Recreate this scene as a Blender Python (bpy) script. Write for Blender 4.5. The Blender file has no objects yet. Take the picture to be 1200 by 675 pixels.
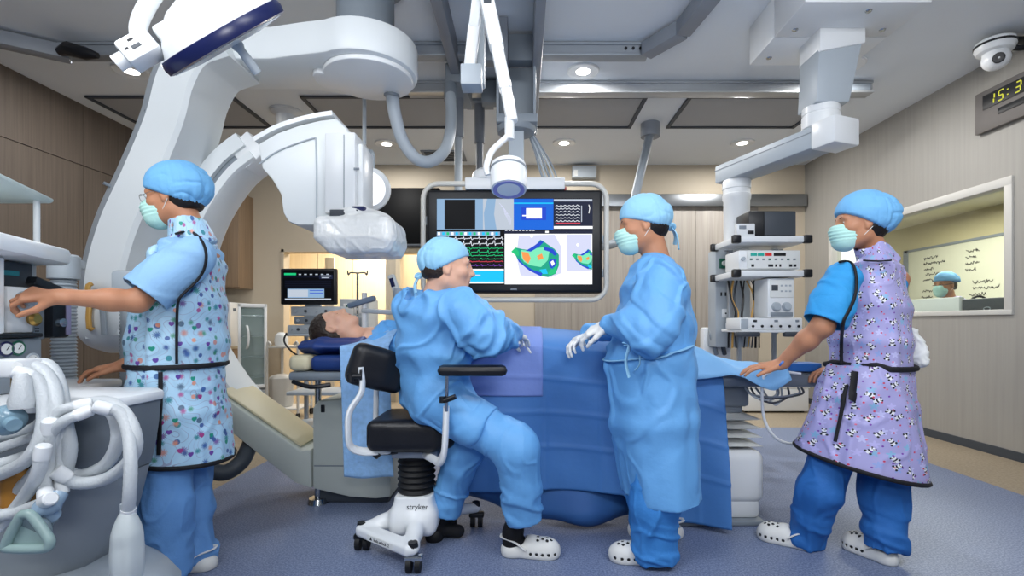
import bpy, bmesh, math, random
import numpy as np
from mathutils import Vector, Matrix

random.seed(7)
SC = bpy.context.scene
COL = SC.collection
PI = math.pi

# ------------------------------------------------------------------ camera, world, exposure
F, HCAM = 580.0, 1.05                     # focal length in pixels of the 1200 px frame, eye height
cam_d = bpy.data.cameras.new('camera')
cam = bpy.data.objects.new('camera', cam_d)
COL.objects.link(cam)
cam.location = (0, 0, HCAM)
cam.rotation_euler = (PI / 2, 0, 0)
cam_d.sensor_width = 36.0
cam_d.lens = F / 1200 * 36
cam_d.shift_x = -12 / 1200
cam_d.shift_y = 41.5 / 1200
cam_d.clip_start = 0.05
SC.camera = cam

SC.view_settings.view_transform = 'Standard'
SC.view_settings.look = 'None'
SC.view_settings.gamma = 1
SC.view_settings.use_curve_mapping = False
SC.view_settings.exposure = 0.0
SC.cycles.max_bounces = 6
SC.cycles.diffuse_bounces = 3
SC.cycles.glossy_bounces = 3
SC.cycles.transmission_bounces = 6
SC.cycles.transparent_max_bounces = 8
SC.cycles.caustics_reflective = False
SC.cycles.caustics_refractive = False
SC.cycles.sample_clamp_indirect = 4.0

world = bpy.data.worlds.new('world')
SC.world = world
world.use_nodes = True
world.node_tree.nodes['Background'].inputs[0].default_value = (0.70, 0.77, 0.88, 1)
world.node_tree.nodes['Background'].inputs[1].default_value = 0.30


def area_light(name, loc, size, energy, color, target=None, size_y=None, spread=None):
    l = bpy.data.lights.new(name, 'AREA')
    l.energy = energy
    l.color = color
    l.size = size
    if size_y:
        l.shape = 'RECTANGLE'
        l.size_y = size_y
    else:
        l.shape = 'DISK'
    if spread:
        l.spread = spread
    o = bpy.data.objects.new(name, l)
    COL.objects.link(o)
    o.location = loc
    if target is not None:
        o.rotation_euler = (Vector(target) - Vector(loc)).to_track_quat('-Z', 'Y').to_euler()
    return o


# soft fill added out of view: two broad area lights above the camera
area_light('soft_fill_light', (-1.6, 0.1, 3.1), 1.6, 84, (0.96, 0.98, 1.0), (-0.9, 2.3, 0.8), 0.9)
area_light('soft_fill_light', (1.4, 0.0, 3.1), 1.6, 72, (0.96, 0.98, 1.0), (0.9, 2.3, 0.8), 0.9)
area_light('bounce_flash', (0.2, -0.7, 1.7), 0.7, 46, (0.97, 0.98, 1.0), (0.2, 0.6, 3.17), 0.7)
area_light('corridor_light', (-2.4, 7.9, 2.7), 1.2, 75, (1.0, 0.93, 0.82), (-2.4, 8.2, 0), 0.8)
area_light('side_room_light', (-0.9, 7.8, 2.7), 0.8, 40, (1.0, 0.93, 0.82), (-0.9, 7.8, 0), 0.8)
area_light('control_room_light', (5.1, 6.0, 2.55), 1.0, 95, (1.0, 0.97, 0.88), (5.1, 6.0, 0), 2.5)


# ------------------------------------------------------------------ materials
def lin(c):
    return tuple(((x / 255) / 12.92 if x / 255 <= 0.04045 else ((x / 255 + 0.055) / 1.055) ** 2.4) for x in c) + (1.0,)


def mat(name, c, rough=0.5, metal=0.0, spec=0.5, var=0.06, scale=6.0, bump=0.0, bscale=40.0, emit=None, estr=0.0,
        alpha=1.0, trans=0.0, sheen=0.0, ior=1.45, stretch=(1, 1, 1), coat=0.0, sss=0.0, objcoord=True):
    m = bpy.data.materials.new(name)
    m.use_nodes = True
    nt = m.node_tree
    b = nt.nodes['Principled BSDF']
    b.inputs['Roughness'].default_value = rough
    b.inputs['Metallic'].default_value = metal
    b.inputs['Specular IOR Level'].default_value = spec
    b.inputs['IOR'].default_value = ior
    b.inputs['Alpha'].default_value = alpha
    b.inputs['Transmission Weight'].default_value = trans
    b.inputs['Sheen Weight'].default_value = sheen
    b.inputs['Coat Weight'].default_value = coat
    if sss:
        b.inputs['Subsurface Weight'].default_value = sss
        b.inputs['Subsurface Radius'].default_value = (0.01, 0.004, 0.002)
        b.inputs['Subsurface Scale'].default_value = 1.0
    L = lin(c)
    tc = nt.nodes.new('ShaderNodeTexCoord')
    mp = nt.nodes.new('ShaderNodeMapping')
    mp.inputs['Scale'].default_value = stretch
    nt.links.new(tc.outputs['Object'], mp.inputs[0])
    no = nt.nodes.new('ShaderNodeTexNoise')
    no.inputs['Scale'].default_value = scale
    no.inputs['Detail'].default_value = 4
    nt.links.new(mp.outputs[0], no.inputs['Vector'])
    mx = nt.nodes.new('ShaderNodeMix')
    mx.data_type = 'RGBA'
    mx.inputs['A'].default_value = tuple(max(0, x * (1 - var)) for x in L[:3]) + (1,)
    mx.inputs['B'].default_value = tuple(min(1, x * (1 + var)) for x in L[:3]) + (1,)
    nt.links.new(no.outputs['Fac'], mx.inputs['Factor'])
    nt.links.new(mx.outputs['Result'], b.inputs['Base Color'])
    if bump:
        n2 = nt.nodes.new('ShaderNodeTexNoise')
        n2.inputs['Scale'].default_value = bscale
        n2.inputs['Detail'].default_value = 3
        nt.links.new(mp.outputs[0], n2.inputs['Vector'])
        bp = nt.nodes.new('ShaderNodeBump')
        bp.inputs['Strength'].default_value = bump
        bp.inputs['Distance'].default_value = 0.01
        nt.links.new(n2.outputs['Fac'], bp.inputs['Height'])
        nt.links.new(bp.outputs[0], b.inputs['Normal'])
    if emit:
        b.inputs['Emission Color'].default_value = lin(emit)
        b.inputs['Emission Strength'].default_value = estr
    m['n'] = 1
    return m


def nodes_of(m):
    return m.node_tree, m.node_tree.nodes['Principled BSDF']


# ------------------------------------------------------------------ points and paths
def P(px, py, Y):
    """point of the room seen at a pixel of the photograph, at depth Y from the camera"""
    return Vector(((px - 612) / F * Y, Y, HCAM + (379 - py) / F * Y))


def V3(*a):
    return Vector(a)


def cr(pts, n=8, closed=False):
    """Catmull-Rom through points"""
    pts = [Vector(p) for p in pts]
    out = []
    N = len(pts)
    rng = range(N if closed else N - 1)
    for i in rng:
        if closed:
            p0, p1, p2, p3 = pts[(i - 1) % N], pts[i], pts[(i + 1) % N], pts[(i + 2) % N]
        else:
            p0, p1, p2, p3 = pts[max(i - 1, 0)], pts[i], pts[i + 1], pts[min(i + 2, N - 1)]
        for k in range(n):
            t = k / n
            out.append(0.5 * ((2 * p1) + (p2 - p0) * t + (2 * p0 - 5 * p1 + 4 * p2 - p3) * t * t
                              + (3 * p1 - p0 - 3 * p2 + p3) * t ** 3))
    if not closed:
        out.append(pts[-1])
    return out


def basis(d, up=None):
    d = Vector(d).normalized()
    up = Vector(up) if up is not None else (Vector((0, 0, 1)) if abs(d.z) < 0.95 else Vector((0, 1, 0)))
    x = up.cross(d)
    if x.length < 1e-6:
        x = Vector((1, 0, 0)).cross(d)
    x.normalize()
    return x, d.cross(x).normalized(), d


def world_loc(o):
    v = Vector((0, 0, 0))
    while o is not None:
        v += o.location
        o = o.parent
    return v


def tag(o, label=None, cat=None, group=None, kind=None):
    if label:
        o['label'] = label
    if cat:
        o['category'] = cat
    if group:
        o['group'] = group
    if kind:
        o['kind'] = kind
    return o


def thing(name, label, cat, loc=(0, 0, 0), group=None):
    o = bpy.data.objects.new(name, None)
    COL.objects.link(o)
    o.location = loc
    o.empty_display_size = 0.1
    return tag(o, label, cat, group)


def link_mesh(name, me, mats, parent):
    for m in (mats if isinstance(mats, (list, tuple)) else [mats]):
        me.materials.append(m)
    o = bpy.data.objects.new(name, me)
    COL.objects.link(o)
    if parent is not None:
        o.parent = parent
    return o


def copy_tree(o, parent=None):
    c = o.copy()
    COL.objects.link(c)
    if parent is not None:
        c.parent = parent
    for ch in list(o.children):
        copy_tree(ch, c)
    return c


class MB:
    """mesh builder: collects shapes (in room coordinates) and links them as one mesh object"""

    def __init__(s):
        s.v, s.f, s.m = [], [], []

    def add(s, verts, faces, mi=0):
        b = len(s.v)
        s.v += [tuple(v) for v in verts]
        for f in faces:
            s.f.append(tuple(b + i for i in f))
            s.m.append(mi)
        return s

    def bmadd(s, bm, mi=0, M=None):
        bm.verts.ensure_lookup_table()
        bm.verts.index_update()
        vs = [(M @ v.co if M is not None else v.co.copy()) for v in bm.verts]
        s.add(vs, [[v.index for v in f.verts] for f in bm.faces], mi)
        bm.free()
        return s

    def box(s, c, size, rot=None, bev=0.0, mi=0, seg=2):
        bm = bmesh.new()
        bmesh.ops.create_cube(bm, size=1)
        for v in bm.verts:
            v.co = Vector((v.co.x * size[0], v.co.y * size[1], v.co.z * size[2]))
        if bev:
            bmesh.ops.bevel(bm, geom=list(bm.edges), offset=min(bev, min(size) * 0.49), segments=seg, affect='EDGES', profile=0.5)
        M = Matrix.Translation(Vector(c))
        if rot is not None:
            M = M @ (rot.to_4x4() if isinstance(rot, Matrix) else Matrix.Rotation(rot, 4, 'Z'))
        return s.bmadd(bm, mi, M)

    def bb(s, x0, x1, y0, y1, z0, z1, bev=0.0, mi=0, seg=2):
        return s.box(((x0 + x1) / 2, (y0 + y1) / 2, (z0 + z1) / 2), (x1 - x0, y1 - y0, z1 - z0), None, bev, mi, seg)

    def beam(s, a, b, w, h, bev=0.0, up=None, mi=0):
        """box from point a to b, w wide across, h high along up"""
        a, b = Vector(a), Vector(b)
        x, y, d = basis(b - a, up)
        R = Matrix((x, y, d)).transposed()
        return s.box((a + b) / 2, (w, h, (b - a).length), R, bev, mi)

    def cyl(s, a, b, r0, r1=None, n=28, mi=0, caps=True):
        r1 = r0 if r1 is None else r1
        a, b = Vector(a), Vector(b)
        x, y, d = basis(b - a)
        vs = []
        for c, r in ((a, r0), (b, r1)):
            for i in range(n):
                t = 2 * PI * i / n
                vs.append(c + x * math.cos(t) * r + y * math.sin(t) * r)
        fs = [(i, (i + 1) % n, n + (i + 1) % n, n + i) for i in range(n)]
        if caps:
            fs += [tuple(reversed(range(n))), tuple(range(n, 2 * n))]
        return s.add(vs, fs, mi)

    def tube(s, pts, r, n=10, mi=0, closed=False, flat=1.0, up=None):
        pts = [Vector(p) for p in pts]
        N = len(pts)
        rs = r if isinstance(r, (list, tuple)) else [r] * N
        vs, fs = [], []
        px = None
        for i, p in enumerate(pts):
            if closed:
                d = pts[(i + 1) % N] - pts[(i - 1) % N]
            else:
                d = pts[min(i + 1, N - 1)] - pts[max(i - 1, 0)]
            if d.length < 1e-9:
                d = Vector((0, 0, 1))
            d.normalize()
            if px is None or up is not None:
                x, y, _ = basis(d, up)
            else:
                x = (px - d * px.dot(d))
                if x.length < 1e-6:
                    x, y, _ = basis(d)
                x.normalize()
                y = d.cross(x)
            px = x
            for k in range(n):
                t = 2 * PI * k / n
                vs.append(p + x * math.cos(t) * rs[i] + y * math.sin(t) * rs[i] * flat)
        M = N if closed else N - 1
        for i in range(M):
            j = (i + 1) % N
            for k in range(n):
                k2 = (k + 1) % n
                fs.append((i * n + k, i * n + k2, j * n + k2, j * n + k))
        if not closed:
            fs += [tuple(reversed(range(n))), tuple(range((N - 1) * n, N * n))]
        return s.add(vs, fs, mi)

    def lathe(s, prof, o, axis=(0, 0, 1), n=32, mi=0, up=None):
        """prof: list of (radius, height along axis)"""
        o = Vector(o)
        x, y, d = basis(axis, up)
        vs, fs = [], []
        for r, h in prof:
            for k in range(n):
                t = 2 * PI * k / n
                vs.append(o + d * h + (x * math.cos(t) + y * math.sin(t)) * max(r, 1e-4))
        for i in range(len(prof) - 1):
            for k in range(n):
                k2 = (k + 1) % n
                fs.append((i * n + k, i * n + k2, (i + 1) * n + k2, (i + 1) * n + k))
        fs += [tuple(reversed(range(n))), tuple(range((len(prof) - 1) * n, len(prof) * n))]
        return s.add(vs, fs, mi)

    def prism(s, poly, o, ux, uy, depth, bev=0.0, mi=0, seg=2):
        """polygon (2-D) in the plane ux,uy at o, extruded by depth along ux x uy"""
        o, ux, uy = Vector(o), Vector(ux).normalized(), Vector(uy).normalized()
        w = ux.cross(uy)
        bm = bmesh.new()
        vs = [bm.verts.new(o + ux * p[0] + uy * p[1]) for p in poly]
        f = bm.faces.new(vs)
        r = bmesh.ops.extrude_face_region(bm, geom=[f])
        for e in r['geom']:
            if isinstance(e, bmesh.types.BMVert):
                e.co += w * depth
        bmesh.ops.recalc_face_normals(bm, faces=bm.faces[:])
        if bev:
            ed = [e for e in bm.edges if len(e.link_faces) == 2 and e.calc_face_angle(0) > 0.6]
            bmesh.ops.bevel(bm, geom=ed, offset=bev, segments=seg, affect='EDGES', profile=0.5, clamp_overlap=True)
        return s.bmadd(bm, mi)

    def sweep(s, sec, path, depthdir, mi=0, caps=True, scale=None, mis=None):
        """section points (u across the path, v along depthdir) carried along path"""
        path = [Vector(p) for p in path]
        dd = Vector(depthdir).normalized()
        N, n = len(path), len(sec)
        vs, fs = [], []
        for i, p in enumerate(path):
            d = (path[min(i + 1, N - 1)] - path[max(i - 1, 0)]).normalized()
            u = dd.cross(d).normalized()
            k = scale[i] if scale else 1.0
            for a, b in sec:
                vs.append(p + u * a * k + dd * b)
        for i in range(N - 1):
            for k in range(n):
                k2 = (k + 1) % n
                fs.append((i * n + k, i * n + k2, (i + 1) * n + k2, (i + 1) * n + k))
        if caps:
            fs += [tuple(reversed(range(n))), tuple(range((N - 1) * n, N * n))]
        s.add(vs, fs, mi)
        if mis:
            k0 = len(s.m) - len(fs)
            for q in range((N - 1) * n):
                s.m[k0 + q] = mis[q % n]
        return s

    def grid(s, fn, nu, nv, mi=0, closed_u=False):
        vs = [fn(i / (nu if closed_u else nu - 1), j / (nv - 1)) for j in range(nv) for i in range(nu)]
        fs = []
        for j in range(nv - 1):
            for i in range(nu if closed_u else nu - 1):
                i2 = (i + 1) % nu
                fs.append((j * nu + i, j * nu + i2, (j + 1) * nu + i2, (j + 1) * nu + i))
        return s.add(vs, fs, mi)

    def build(s, name, mats, parent=None, label=None, smooth=35, solid=0.0, cat=None, group=None, kind=None, base=None, fixn=True, sub=0):
        xs = np.array([tuple(v) for v in s.v], dtype=float)
        if parent is not None:
            o0 = world_loc(parent)
        elif base is not None:
            o0 = Vector(base)
        else:
            mn, mx = xs.min(0), xs.max(0)
            o0 = Vector(((mn[0] + mx[0]) / 2, (mn[1] + mx[1]) / 2, mn[2]))
        xs = xs - np.array(o0)
        me = bpy.data.meshes.new(name)
        me.from_pydata([tuple(v) for v in xs], [], s.f)
        me.polygons.foreach_set('material_index', s.m)
        if fixn:
            bm = bmesh.new()
            bm.from_mesh(me)
            bmesh.ops.recalc_face_normals(bm, faces=bm.faces[:])
            bm.to_mesh(me)
            bm.free()
        me.polygons.foreach_set('use_smooth', [True] * len(me.polygons))
        me.set_sharp_from_angle(angle=math.radians(smooth))
        me.update()
        o = link_mesh(name, me, mats, parent)
        if parent is None:
            o.location = o0
        if solid:
            md = o.modifiers.new('solid', 'SOLIDIFY')
            md.thickness = solid
            md.offset = 0
        if sub:
            md = o.modifiers.new('sub', 'SUBSURF')
            md.levels = md.render_levels = sub
        return tag(o, label, cat, group, kind)


def text_mb(mb, txt, o, ux, uy, size, mi=0, depth=0.0006, align='CENTER'):
    cu = bpy.data.curves.new('lettering', 'FONT')
    cu.body = txt
    cu.size = size
    cu.align_x = align
    cu.extrude = depth
    tmp = bpy.data.objects.new('lettering', cu)
    COL.objects.link(tmp)
    me = bpy.data.meshes.new_from_object(tmp.evaluated_get(bpy.context.evaluated_depsgraph_get()))
    ux, uy = Vector(ux).normalized(), Vector(uy).normalized()
    w = ux.cross(uy)
    o = Vector(o)
    mb.add([o + ux * v.co.x + uy * v.co.y + w * v.co.z for v in me.vertices], [tuple(p.vertices) for p in me.polygons], mi)
    bpy.data.objects.remove(tmp)
    bpy.data.curves.remove(cu)
    bpy.data.meshes.remove(me)
    return mb


# ------------------------------------------------------------------ soft shapes: signed distance fields meshed on a grid
def _hash(ix, iy, iz, seed):
    h = (ix.astype(np.int64) * 374761393 + iy.astype(np.int64) * 668265263 + iz.astype(np.int64) * 2147483647 + seed * 974711) & 0xFFFFFFFF
    h = ((h ^ (h >> 13)) * 1274126177) & 0xFFFFFFFF
    h = h ^ (h >> 16)
    return (h & 0xFFFF).astype(np.float64) / 65535.0


def vnoise(p, seed=0):
    p = np.asarray(p, dtype=np.float64)
    i = np.floor(p)
    f = p - i
    f = f * f * f * (f * (f * 6 - 15) + 10)
    ix, iy, iz = i[:, 0], i[:, 1], i[:, 2]
    r = 0
    for dx in (0, 1):
        for dy in (0, 1):
            for dz in (0, 1):
                w = (f[:, 0] if dx else 1 - f[:, 0]) * (f[:, 1] if dy else 1 - f[:, 1]) * (f[:, 2] if dz else 1 - f[:, 2])
                r = r + w * _hash(ix + dx, iy + dy, iz + dz, seed)
    return r


def ridge(p, seed=0):
    """soft creases: sharp valleys, rounded crests, -0.5 .. 0.5"""
    n = np.abs(vnoise(p, seed) * 2 - 1)
    n = np.clip(n * 1.6, 0, 1)
    return np.sqrt(n + 0.003) - 0.6


def crest(p, seed=0, w=0.34):
    """pinched cloth folds: narrow crests on a calm ground, 0 .. 1"""
    n = np.abs(vnoise(p, seed) * 2 - 1)
    t = np.clip(1 - n / w, 0, 1)
    return t * t * (3 - 2 * t)


class SDF:
    def __init__(s):
        s.ops = []

    # shapes -----------------------------------------------------
    def cone(s, a, b, ra, rb=None, k=0.02, mode='u', flat=None):
        """round cone a-b; flat=(n, s) widens it along n by s"""
        a, b = np.array(a, float), np.array(b, float)
        rb = ra if rb is None else rb
        m = max(ra, rb) * (max(flat[1], 1) if flat else 1)
        lo, hi = np.minimum(a, b) - m, np.maximum(a, b) + m
        s.ops.append(('cone', mode, k, lo, hi, (a, b, ra, rb, (np.array(flat[0], float) / np.linalg.norm(flat[0]), flat[1]) if flat else None)))
        return s

    def chain(s, pts, rs, k=0.02, mode='u', flat=None):
        for i in range(len(pts) - 1):
            s.cone(pts[i], pts[i + 1], rs[i], rs[i + 1], k, mode, flat)
        return s

    def rings(s, R, fwd, k=0.02, mode='u', cap=0.5):
        """R: list of (centre, half depth along fwd, half width across); elliptic cones between"""
        for i in range(len(R) - 1):
            (a, fa, wa), (b, fb, wb) = R[i], R[i + 1]
            a, b = np.array(a, float), np.array(b, float)
            ax = (b - a) / max(np.linalg.norm(b - a), 1e-9)
            f = np.array(fwd, float)
            f = f - ax * f.dot(ax)
            f /= np.linalg.norm(f)
            sd = np.cross(ax, f)
            m = max(fa, fb, wa, wb)
            s.ops.append(('ring', mode, k, np.minimum(a, b) - m, np.maximum(a, b) + m, (a, b, fa, fb, wa, wb, f, sd, ax, cap)))
        return s

    def ell(s, c, r, R=None, k=0.02, mode='u'):
        c = np.array(c, float)
        m = max(r)
        s.ops.append(('ell', mode, k, c - m, c + m, (c, np.array(r, float), None if R is None else np.array(R, float))))
        return s

    def box(s, c, half, R=None, r=.02, k=0.02, mode='u'):
        """rounded box; columns of R are its axes"""
        c = np.array(c, float)
        m = float(np.linalg.norm(half))
        s.ops.append(('box', mode, k, c - m, c + m, (c, np.array(half, float) - r, None if R is None else np.array(R, float), r)))
        return s

    def ray(s, px, py, y0=1.4, off=.0, y1=3.4):
        """first point of the surface on the sight line of a pixel"""
        y = y0
        while y < y1:
            d = float(s.eval(np.array([tuple(P(px, py, y))]))[0]) - off
            if d < .0015:
                break
            y += max(d * .6, .0015)
        return P(px, py, y)

    def cut(s, n, o, lo=None, hi=None, k=0.004):
        """remove everything on the side n points to"""
        n = np.array(n, float)
        n /= np.linalg.norm(n)
        s.ops.append(('cut', 'i', k, lo, hi, (n, np.array(o, float))))
        return s

    # evaluation -------------------------------------------------
    @staticmethod
    def _d(kind, A, p):
        if kind == 'cone':
            a, b, ra, rb, fl = A
            q = p - a
            ba = b - a
            if fl is not None:
                n, sc = fl
                q = q + (q @ n)[..., None] * n * (1 / sc - 1)
                ba = ba + ba.dot(n) * n * (1 / sc - 1)
            t = np.clip((q @ ba) / max(ba.dot(ba), 1e-12), 0, 1)
            return np.sqrt(((q - t[..., None] * ba) ** 2).sum(-1)) - (ra + (rb - ra) * t)
        if kind == 'ring':
            a, b, fa, fb, wa, wb, f, sd, ax, cap = A
            ba = b - a
            q = p - a
            t = np.clip((q @ ba) / max(ba.dot(ba), 1e-12), 0, 1)
            q = q - t[..., None] * ba
            rf, rw = fa + (fb - fa) * t, wa + (wb - wa) * t
            rm = np.minimum(rf, rw) * cap
            u, v, w = q @ f, q @ sd, q @ ax
            k0 = np.sqrt((u / rf) ** 2 + (v / rw) ** 2 + (w / rm) ** 2)
            k1 = np.sqrt((u / rf ** 2) ** 2 + (v / rw ** 2) ** 2 + (w / rm ** 2) ** 2)
            return np.where(k1 > 1e-6, k0 * (k0 - 1) / np.maximum(k1, 1e-6), -np.minimum(rf, rw))
        if kind == 'ell':
            c, r, R = A
            q = p - c
            if R is not None:
                q = q @ R            # columns of R are the local axes
            k0 = np.sqrt(((q / r) ** 2).sum(-1))
            k1 = np.sqrt(((q / r ** 2) ** 2).sum(-1))
            return np.where(k1 > 1e-6, k0 * (k0 - 1) / np.maximum(k1, 1e-6), -r.min())
        if kind == 'box':
            c, hf, R, r = A
            q = p - c
            if R is not None:
                q = q @ R
            q = np.abs(q) - hf
            return np.sqrt((np.maximum(q, 0) ** 2).sum(-1)) + np.minimum(q.max(-1), 0) - r
        n, o = A
        return (p - o) @ n

    @staticmethod
    def _mix(mode, k, d, e):
        if mode == 'u':
            h = np.maximum(k - np.abs(d - e), 0) / k
            return np.minimum(d, e) - h * h * k * 0.25
        if mode == 'c':
            e = -e
        h = np.maximum(k - np.abs(d - e), 0) / k
        return np.maximum(d, e) + h * h * k * 0.25

    def eval(s, p):
        p = np.asarray(p, float)
        d = np.full(p.shape[:-1], 10.0)
        for kind, mode, k, lo, hi, A in s.ops:
            e = s._d(kind, A, p)
            if kind == 'cut' and lo is not None:
                msk = np.all((p >= lo) & (p <= hi), -1)
                d = np.where(msk, s._mix(mode, k, d, e), d)
            else:
                d = s._mix(mode, k, d, e)
        return d

    def project(s, pts, off=0.0, it=12):
        p = np.array([tuple(q) for q in pts], float)
        for _ in range(it):
            d = s.eval(p) - off
            g = np.stack([(s.eval(p + np.eye(3)[i] * 1e-3) - s.eval(p - np.eye(3)[i] * 1e-3)) / 2e-3 for i in range(3)], -1)
            g2 = np.maximum((g ** 2).sum(-1, keepdims=True), 0.05)
            p = p - g * (d[:, None] / g2) * 0.8
        return [Vector(q) for q in p]

    def mesh(s, h=0.006):
        los = [o[3] for o in s.ops if o[1] == 'u']
        his = [o[4] for o in s.ops if o[1] == 'u']
        lo = np.min(los, 0) - 4 * h
        hi = np.max(his, 0) + 4 * h
        n = np.ceil((hi - lo) / h).astype(int) + 1
        D = np.full(n, 1.0, dtype=np.float32)
        ax = [lo[i] + h * np.arange(n[i]) for i in range(3)]
        for kind, mode, k, l, u, A in s.ops:
            if l is None:
                i0, i1 = np.zeros(3, int), n
            else:
                m = k + 4 * h if kind != 'cut' else 0
                i0 = np.clip(np.floor((l - m - lo) / h).astype(int), 0, n)
                i1 = np.clip(np.ceil((u + m - lo) / h).astype(int) + 1, 0, n)
            if np.any(i1 <= i0):
                continue
            sl = tuple(slice(i0[i], i1[i]) for i in range(3))
            X, Y, Z = np.meshgrid(ax[0][sl[0]], ax[1][sl[1]], ax[2][sl[2]], indexing='ij')
            e = s._d(kind, A, np.stack([X, Y, Z], -1))
            D[sl] = s._mix(mode, k, D[sl], e)
        return surface_nets(D, lo, h)


def surface_nets(D, lo, h):
    S = D < 0
    c = [S[i:S.shape[0] - 1 + i, j:S.shape[1] - 1 + j, k:S.shape[2] - 1 + k] for i in (0, 1) for j in (0, 1) for k in (0, 1)]
    sm = np.zeros(c[0].shape, np.int8)
    for q in c:
        sm += q
    act = (sm > 0) & (sm < 8)
    idx = np.full(act.shape, -1, np.int64)
    I = np.argwhere(act)
    idx[act] = np.arange(len(I))
    acc = np.zeros((len(I), 3))
    cnt = np.zeros(len(I))
    corners = [(i, j, k) for i in (0, 1) for j in (0, 1) for k in (0, 1)]
    for a in range(8):
        for ax_ in range(3):
            ca = corners[a]
            if ca[ax_]:
                continue
            cb = list(ca)
            cb[ax_] = 1
            da = D[I[:, 0] + ca[0], I[:, 1] + ca[1], I[:, 2] + ca[2]].astype(float)
            db = D[I[:, 0] + cb[0], I[:, 1] + cb[1], I[:, 2] + cb[2]].astype(float)
            x = (da < 0) != (db < 0)
            t = np.where(x, da / np.where(x, da - db, 1), 0)
            pt = np.tile(np.array(ca, float), (len(I), 1))
            pt[:, ax_] += t
            acc += pt * x[:, None]
            cnt += x
    V = lo + h * (I + acc / np.maximum(cnt, 1)[:, None])
    quads = []
    for ax_ in range(3):
        b, c2 = (ax_ + 1) % 3, (ax_ + 2) % 3
        n = D.shape
        sl0 = [slice(1, n[0] - 1)] * 3
        sl0 = [slice(1, n[i] - 1) for i in range(3)]
        sl0[ax_] = slice(0, n[ax_] - 1)
        sl1 = list(sl0)
        sl1[ax_] = slice(1, n[ax_])
        A_, B_ = S[tuple(sl0)], S[tuple(sl1)]
        E = np.argwhere(A_ != B_)
        if not len(E):
            continue
        off = np.ones(3, int)
        off[ax_] = 0
        G = E + off
        sgn = A_[E[:, 0], E[:, 1], E[:, 2]]
        def cell(db, dc):
            q = G.copy()
            q[:, b] += db
            q[:, c2] += dc
            return idx[q[:, 0], q[:, 1], q[:, 2]]
        q = np.stack([cell(-1, -1), cell(0, -1), cell(0, 0), cell(-1, 0)], -1)
        q = np.where(sgn[:, None], q, q[:, ::-1])
        quads.append(q)
    Q = np.concatenate(quads)
    Q = Q[(Q >= 0).all(1)]
    return V, Q


def vnormals(V, Q):
    a = V[Q[:, 2]] - V[Q[:, 0]]
    b = V[Q[:, 3]] - V[Q[:, 1]]
    fn = np.cross(a, b)
    N = np.zeros_like(V)
    for i in range(4):
        np.add.at(N, Q[:, i], fn)
    return N / np.maximum(np.linalg.norm(N, axis=1, keepdims=True), 1e-12)


def np_build(name, V, Q, mats, parent=None, disp=None, uv=None, mi=None, label=None, cat=None, base=None, group=None):
    """link a numpy quad mesh; disp(V, N) moves it along its normals, uv(V) gives coordinates, mi(face centres) material numbers"""
    V = np.array(V, float)
    U = uv(V) if uv is not None else None
    if disp is not None:
        N = vnormals(V, Q)
        V = V + N * disp(V, N)[:, None]
    fc = V[Q].mean(1)
    o0 = world_loc(parent) if parent is not None else Vector(base)
    W = V - np.array(o0)
    me = bpy.data.meshes.new(name)
    me.vertices.add(len(W))
    me.vertices.foreach_set('co', W.astype(np.float32).ravel())
    me.loops.add(Q.size)
    me.loops.foreach_set('vertex_index', Q.astype(np.int32).ravel())
    me.polygons.add(len(Q))
    me.polygons.foreach_set('loop_start', np.arange(0, Q.size, 4, dtype=np.int32))
    me.polygons.foreach_set('use_smooth', np.ones(len(Q), bool))
    if mi is not None:
        me.polygons.foreach_set('material_index', mi(fc).astype(np.int32))
    if U is not None:
        l = me.uv_layers.new(name='pattern')
        l.data.foreach_set('uv', U[Q.ravel()].astype(np.float32).ravel())
    me.update(calc_edges=True)
    me.validate()
    o = link_mesh(name, me, mats, parent)
    if parent is None:
        o.location = o0
    return tag(o, label, cat, group)
# ------------------------------------------------------------------ shared materials
M = {}
M['white'] = mat('white_enamel', (234, 237, 239), 0.32, var=0.02)
M['cwhite'] = mat('white_gantry_shell', (230, 235, 237), 0.38, var=0.03, scale=2)
M['pgrey'] = mat('pale_grey_plastic', (176, 185, 193), 0.42, var=0.04)
M['mgrey'] = mat('mid_grey_plastic', (132, 141, 150), 0.45, var=0.05)
M['dgrey'] = mat('dark_grey_plastic', (66, 72, 80), 0.5, var=0.06)
M['black'] = mat('black_plastic', (20, 22, 27), 0.38, var=0.1)
M['leather'] = mat('black_vinyl', (17, 18, 24), 0.42, var=0.12, bump=0.1, bscale=90)
M['rubber'] = mat('black_rubber', (16, 17, 20), 0.6, var=0.1)
M['chrome'] = mat('chrome', (190, 195, 200), 0.18, metal=1.0, var=0.03)
M['steel'] = mat('brushed_steel', (158, 162, 166), 0.34, metal=1.0, var=0.08, scale=4, stretch=(1, 1, 60))
M['alu'] = mat('grey_aluminium', (158, 165, 173), 0.42, metal=0.3, var=0.06)
M['rail'] = mat('painted_rail_grey', (140, 146, 155), 0.45, var=0.05)
M['cream'] = mat('cream_cover', (219, 209, 176), 0.45, var=0.04)
M['beamgrey'] = mat('warm_grey_shell', (204, 210, 202), 0.45, var=0.04)
M['navy'] = mat('navy_plastic', (26, 34, 82), 0.3, var=0.08)
M['brass'] = mat('brass', (186, 150, 84), 0.3, metal=1.0)
M['orange'] = mat('tan_orange_pad', (222, 172, 92), 0.5, var=0.08)
M['red'] = mat('red_plastic', (170, 40, 45), 0.4)
M['green'] = mat('green_enamel', (24, 92, 74), 0.4)
M['paper'] = mat('white_paper', (232, 234, 232), 0.7, var=0.02)
M['ink'] = mat('black_ink', (26, 28, 34), 0.6)
M['lamp'] = mat('lamp_diffuser', (255, 255, 255), 0.6, emit=(255, 252, 244), estr=9.0)
M['beige'] = mat('beige_wall_paint', (198, 186, 166), 0.6, var=0.03, scale=2)
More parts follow.
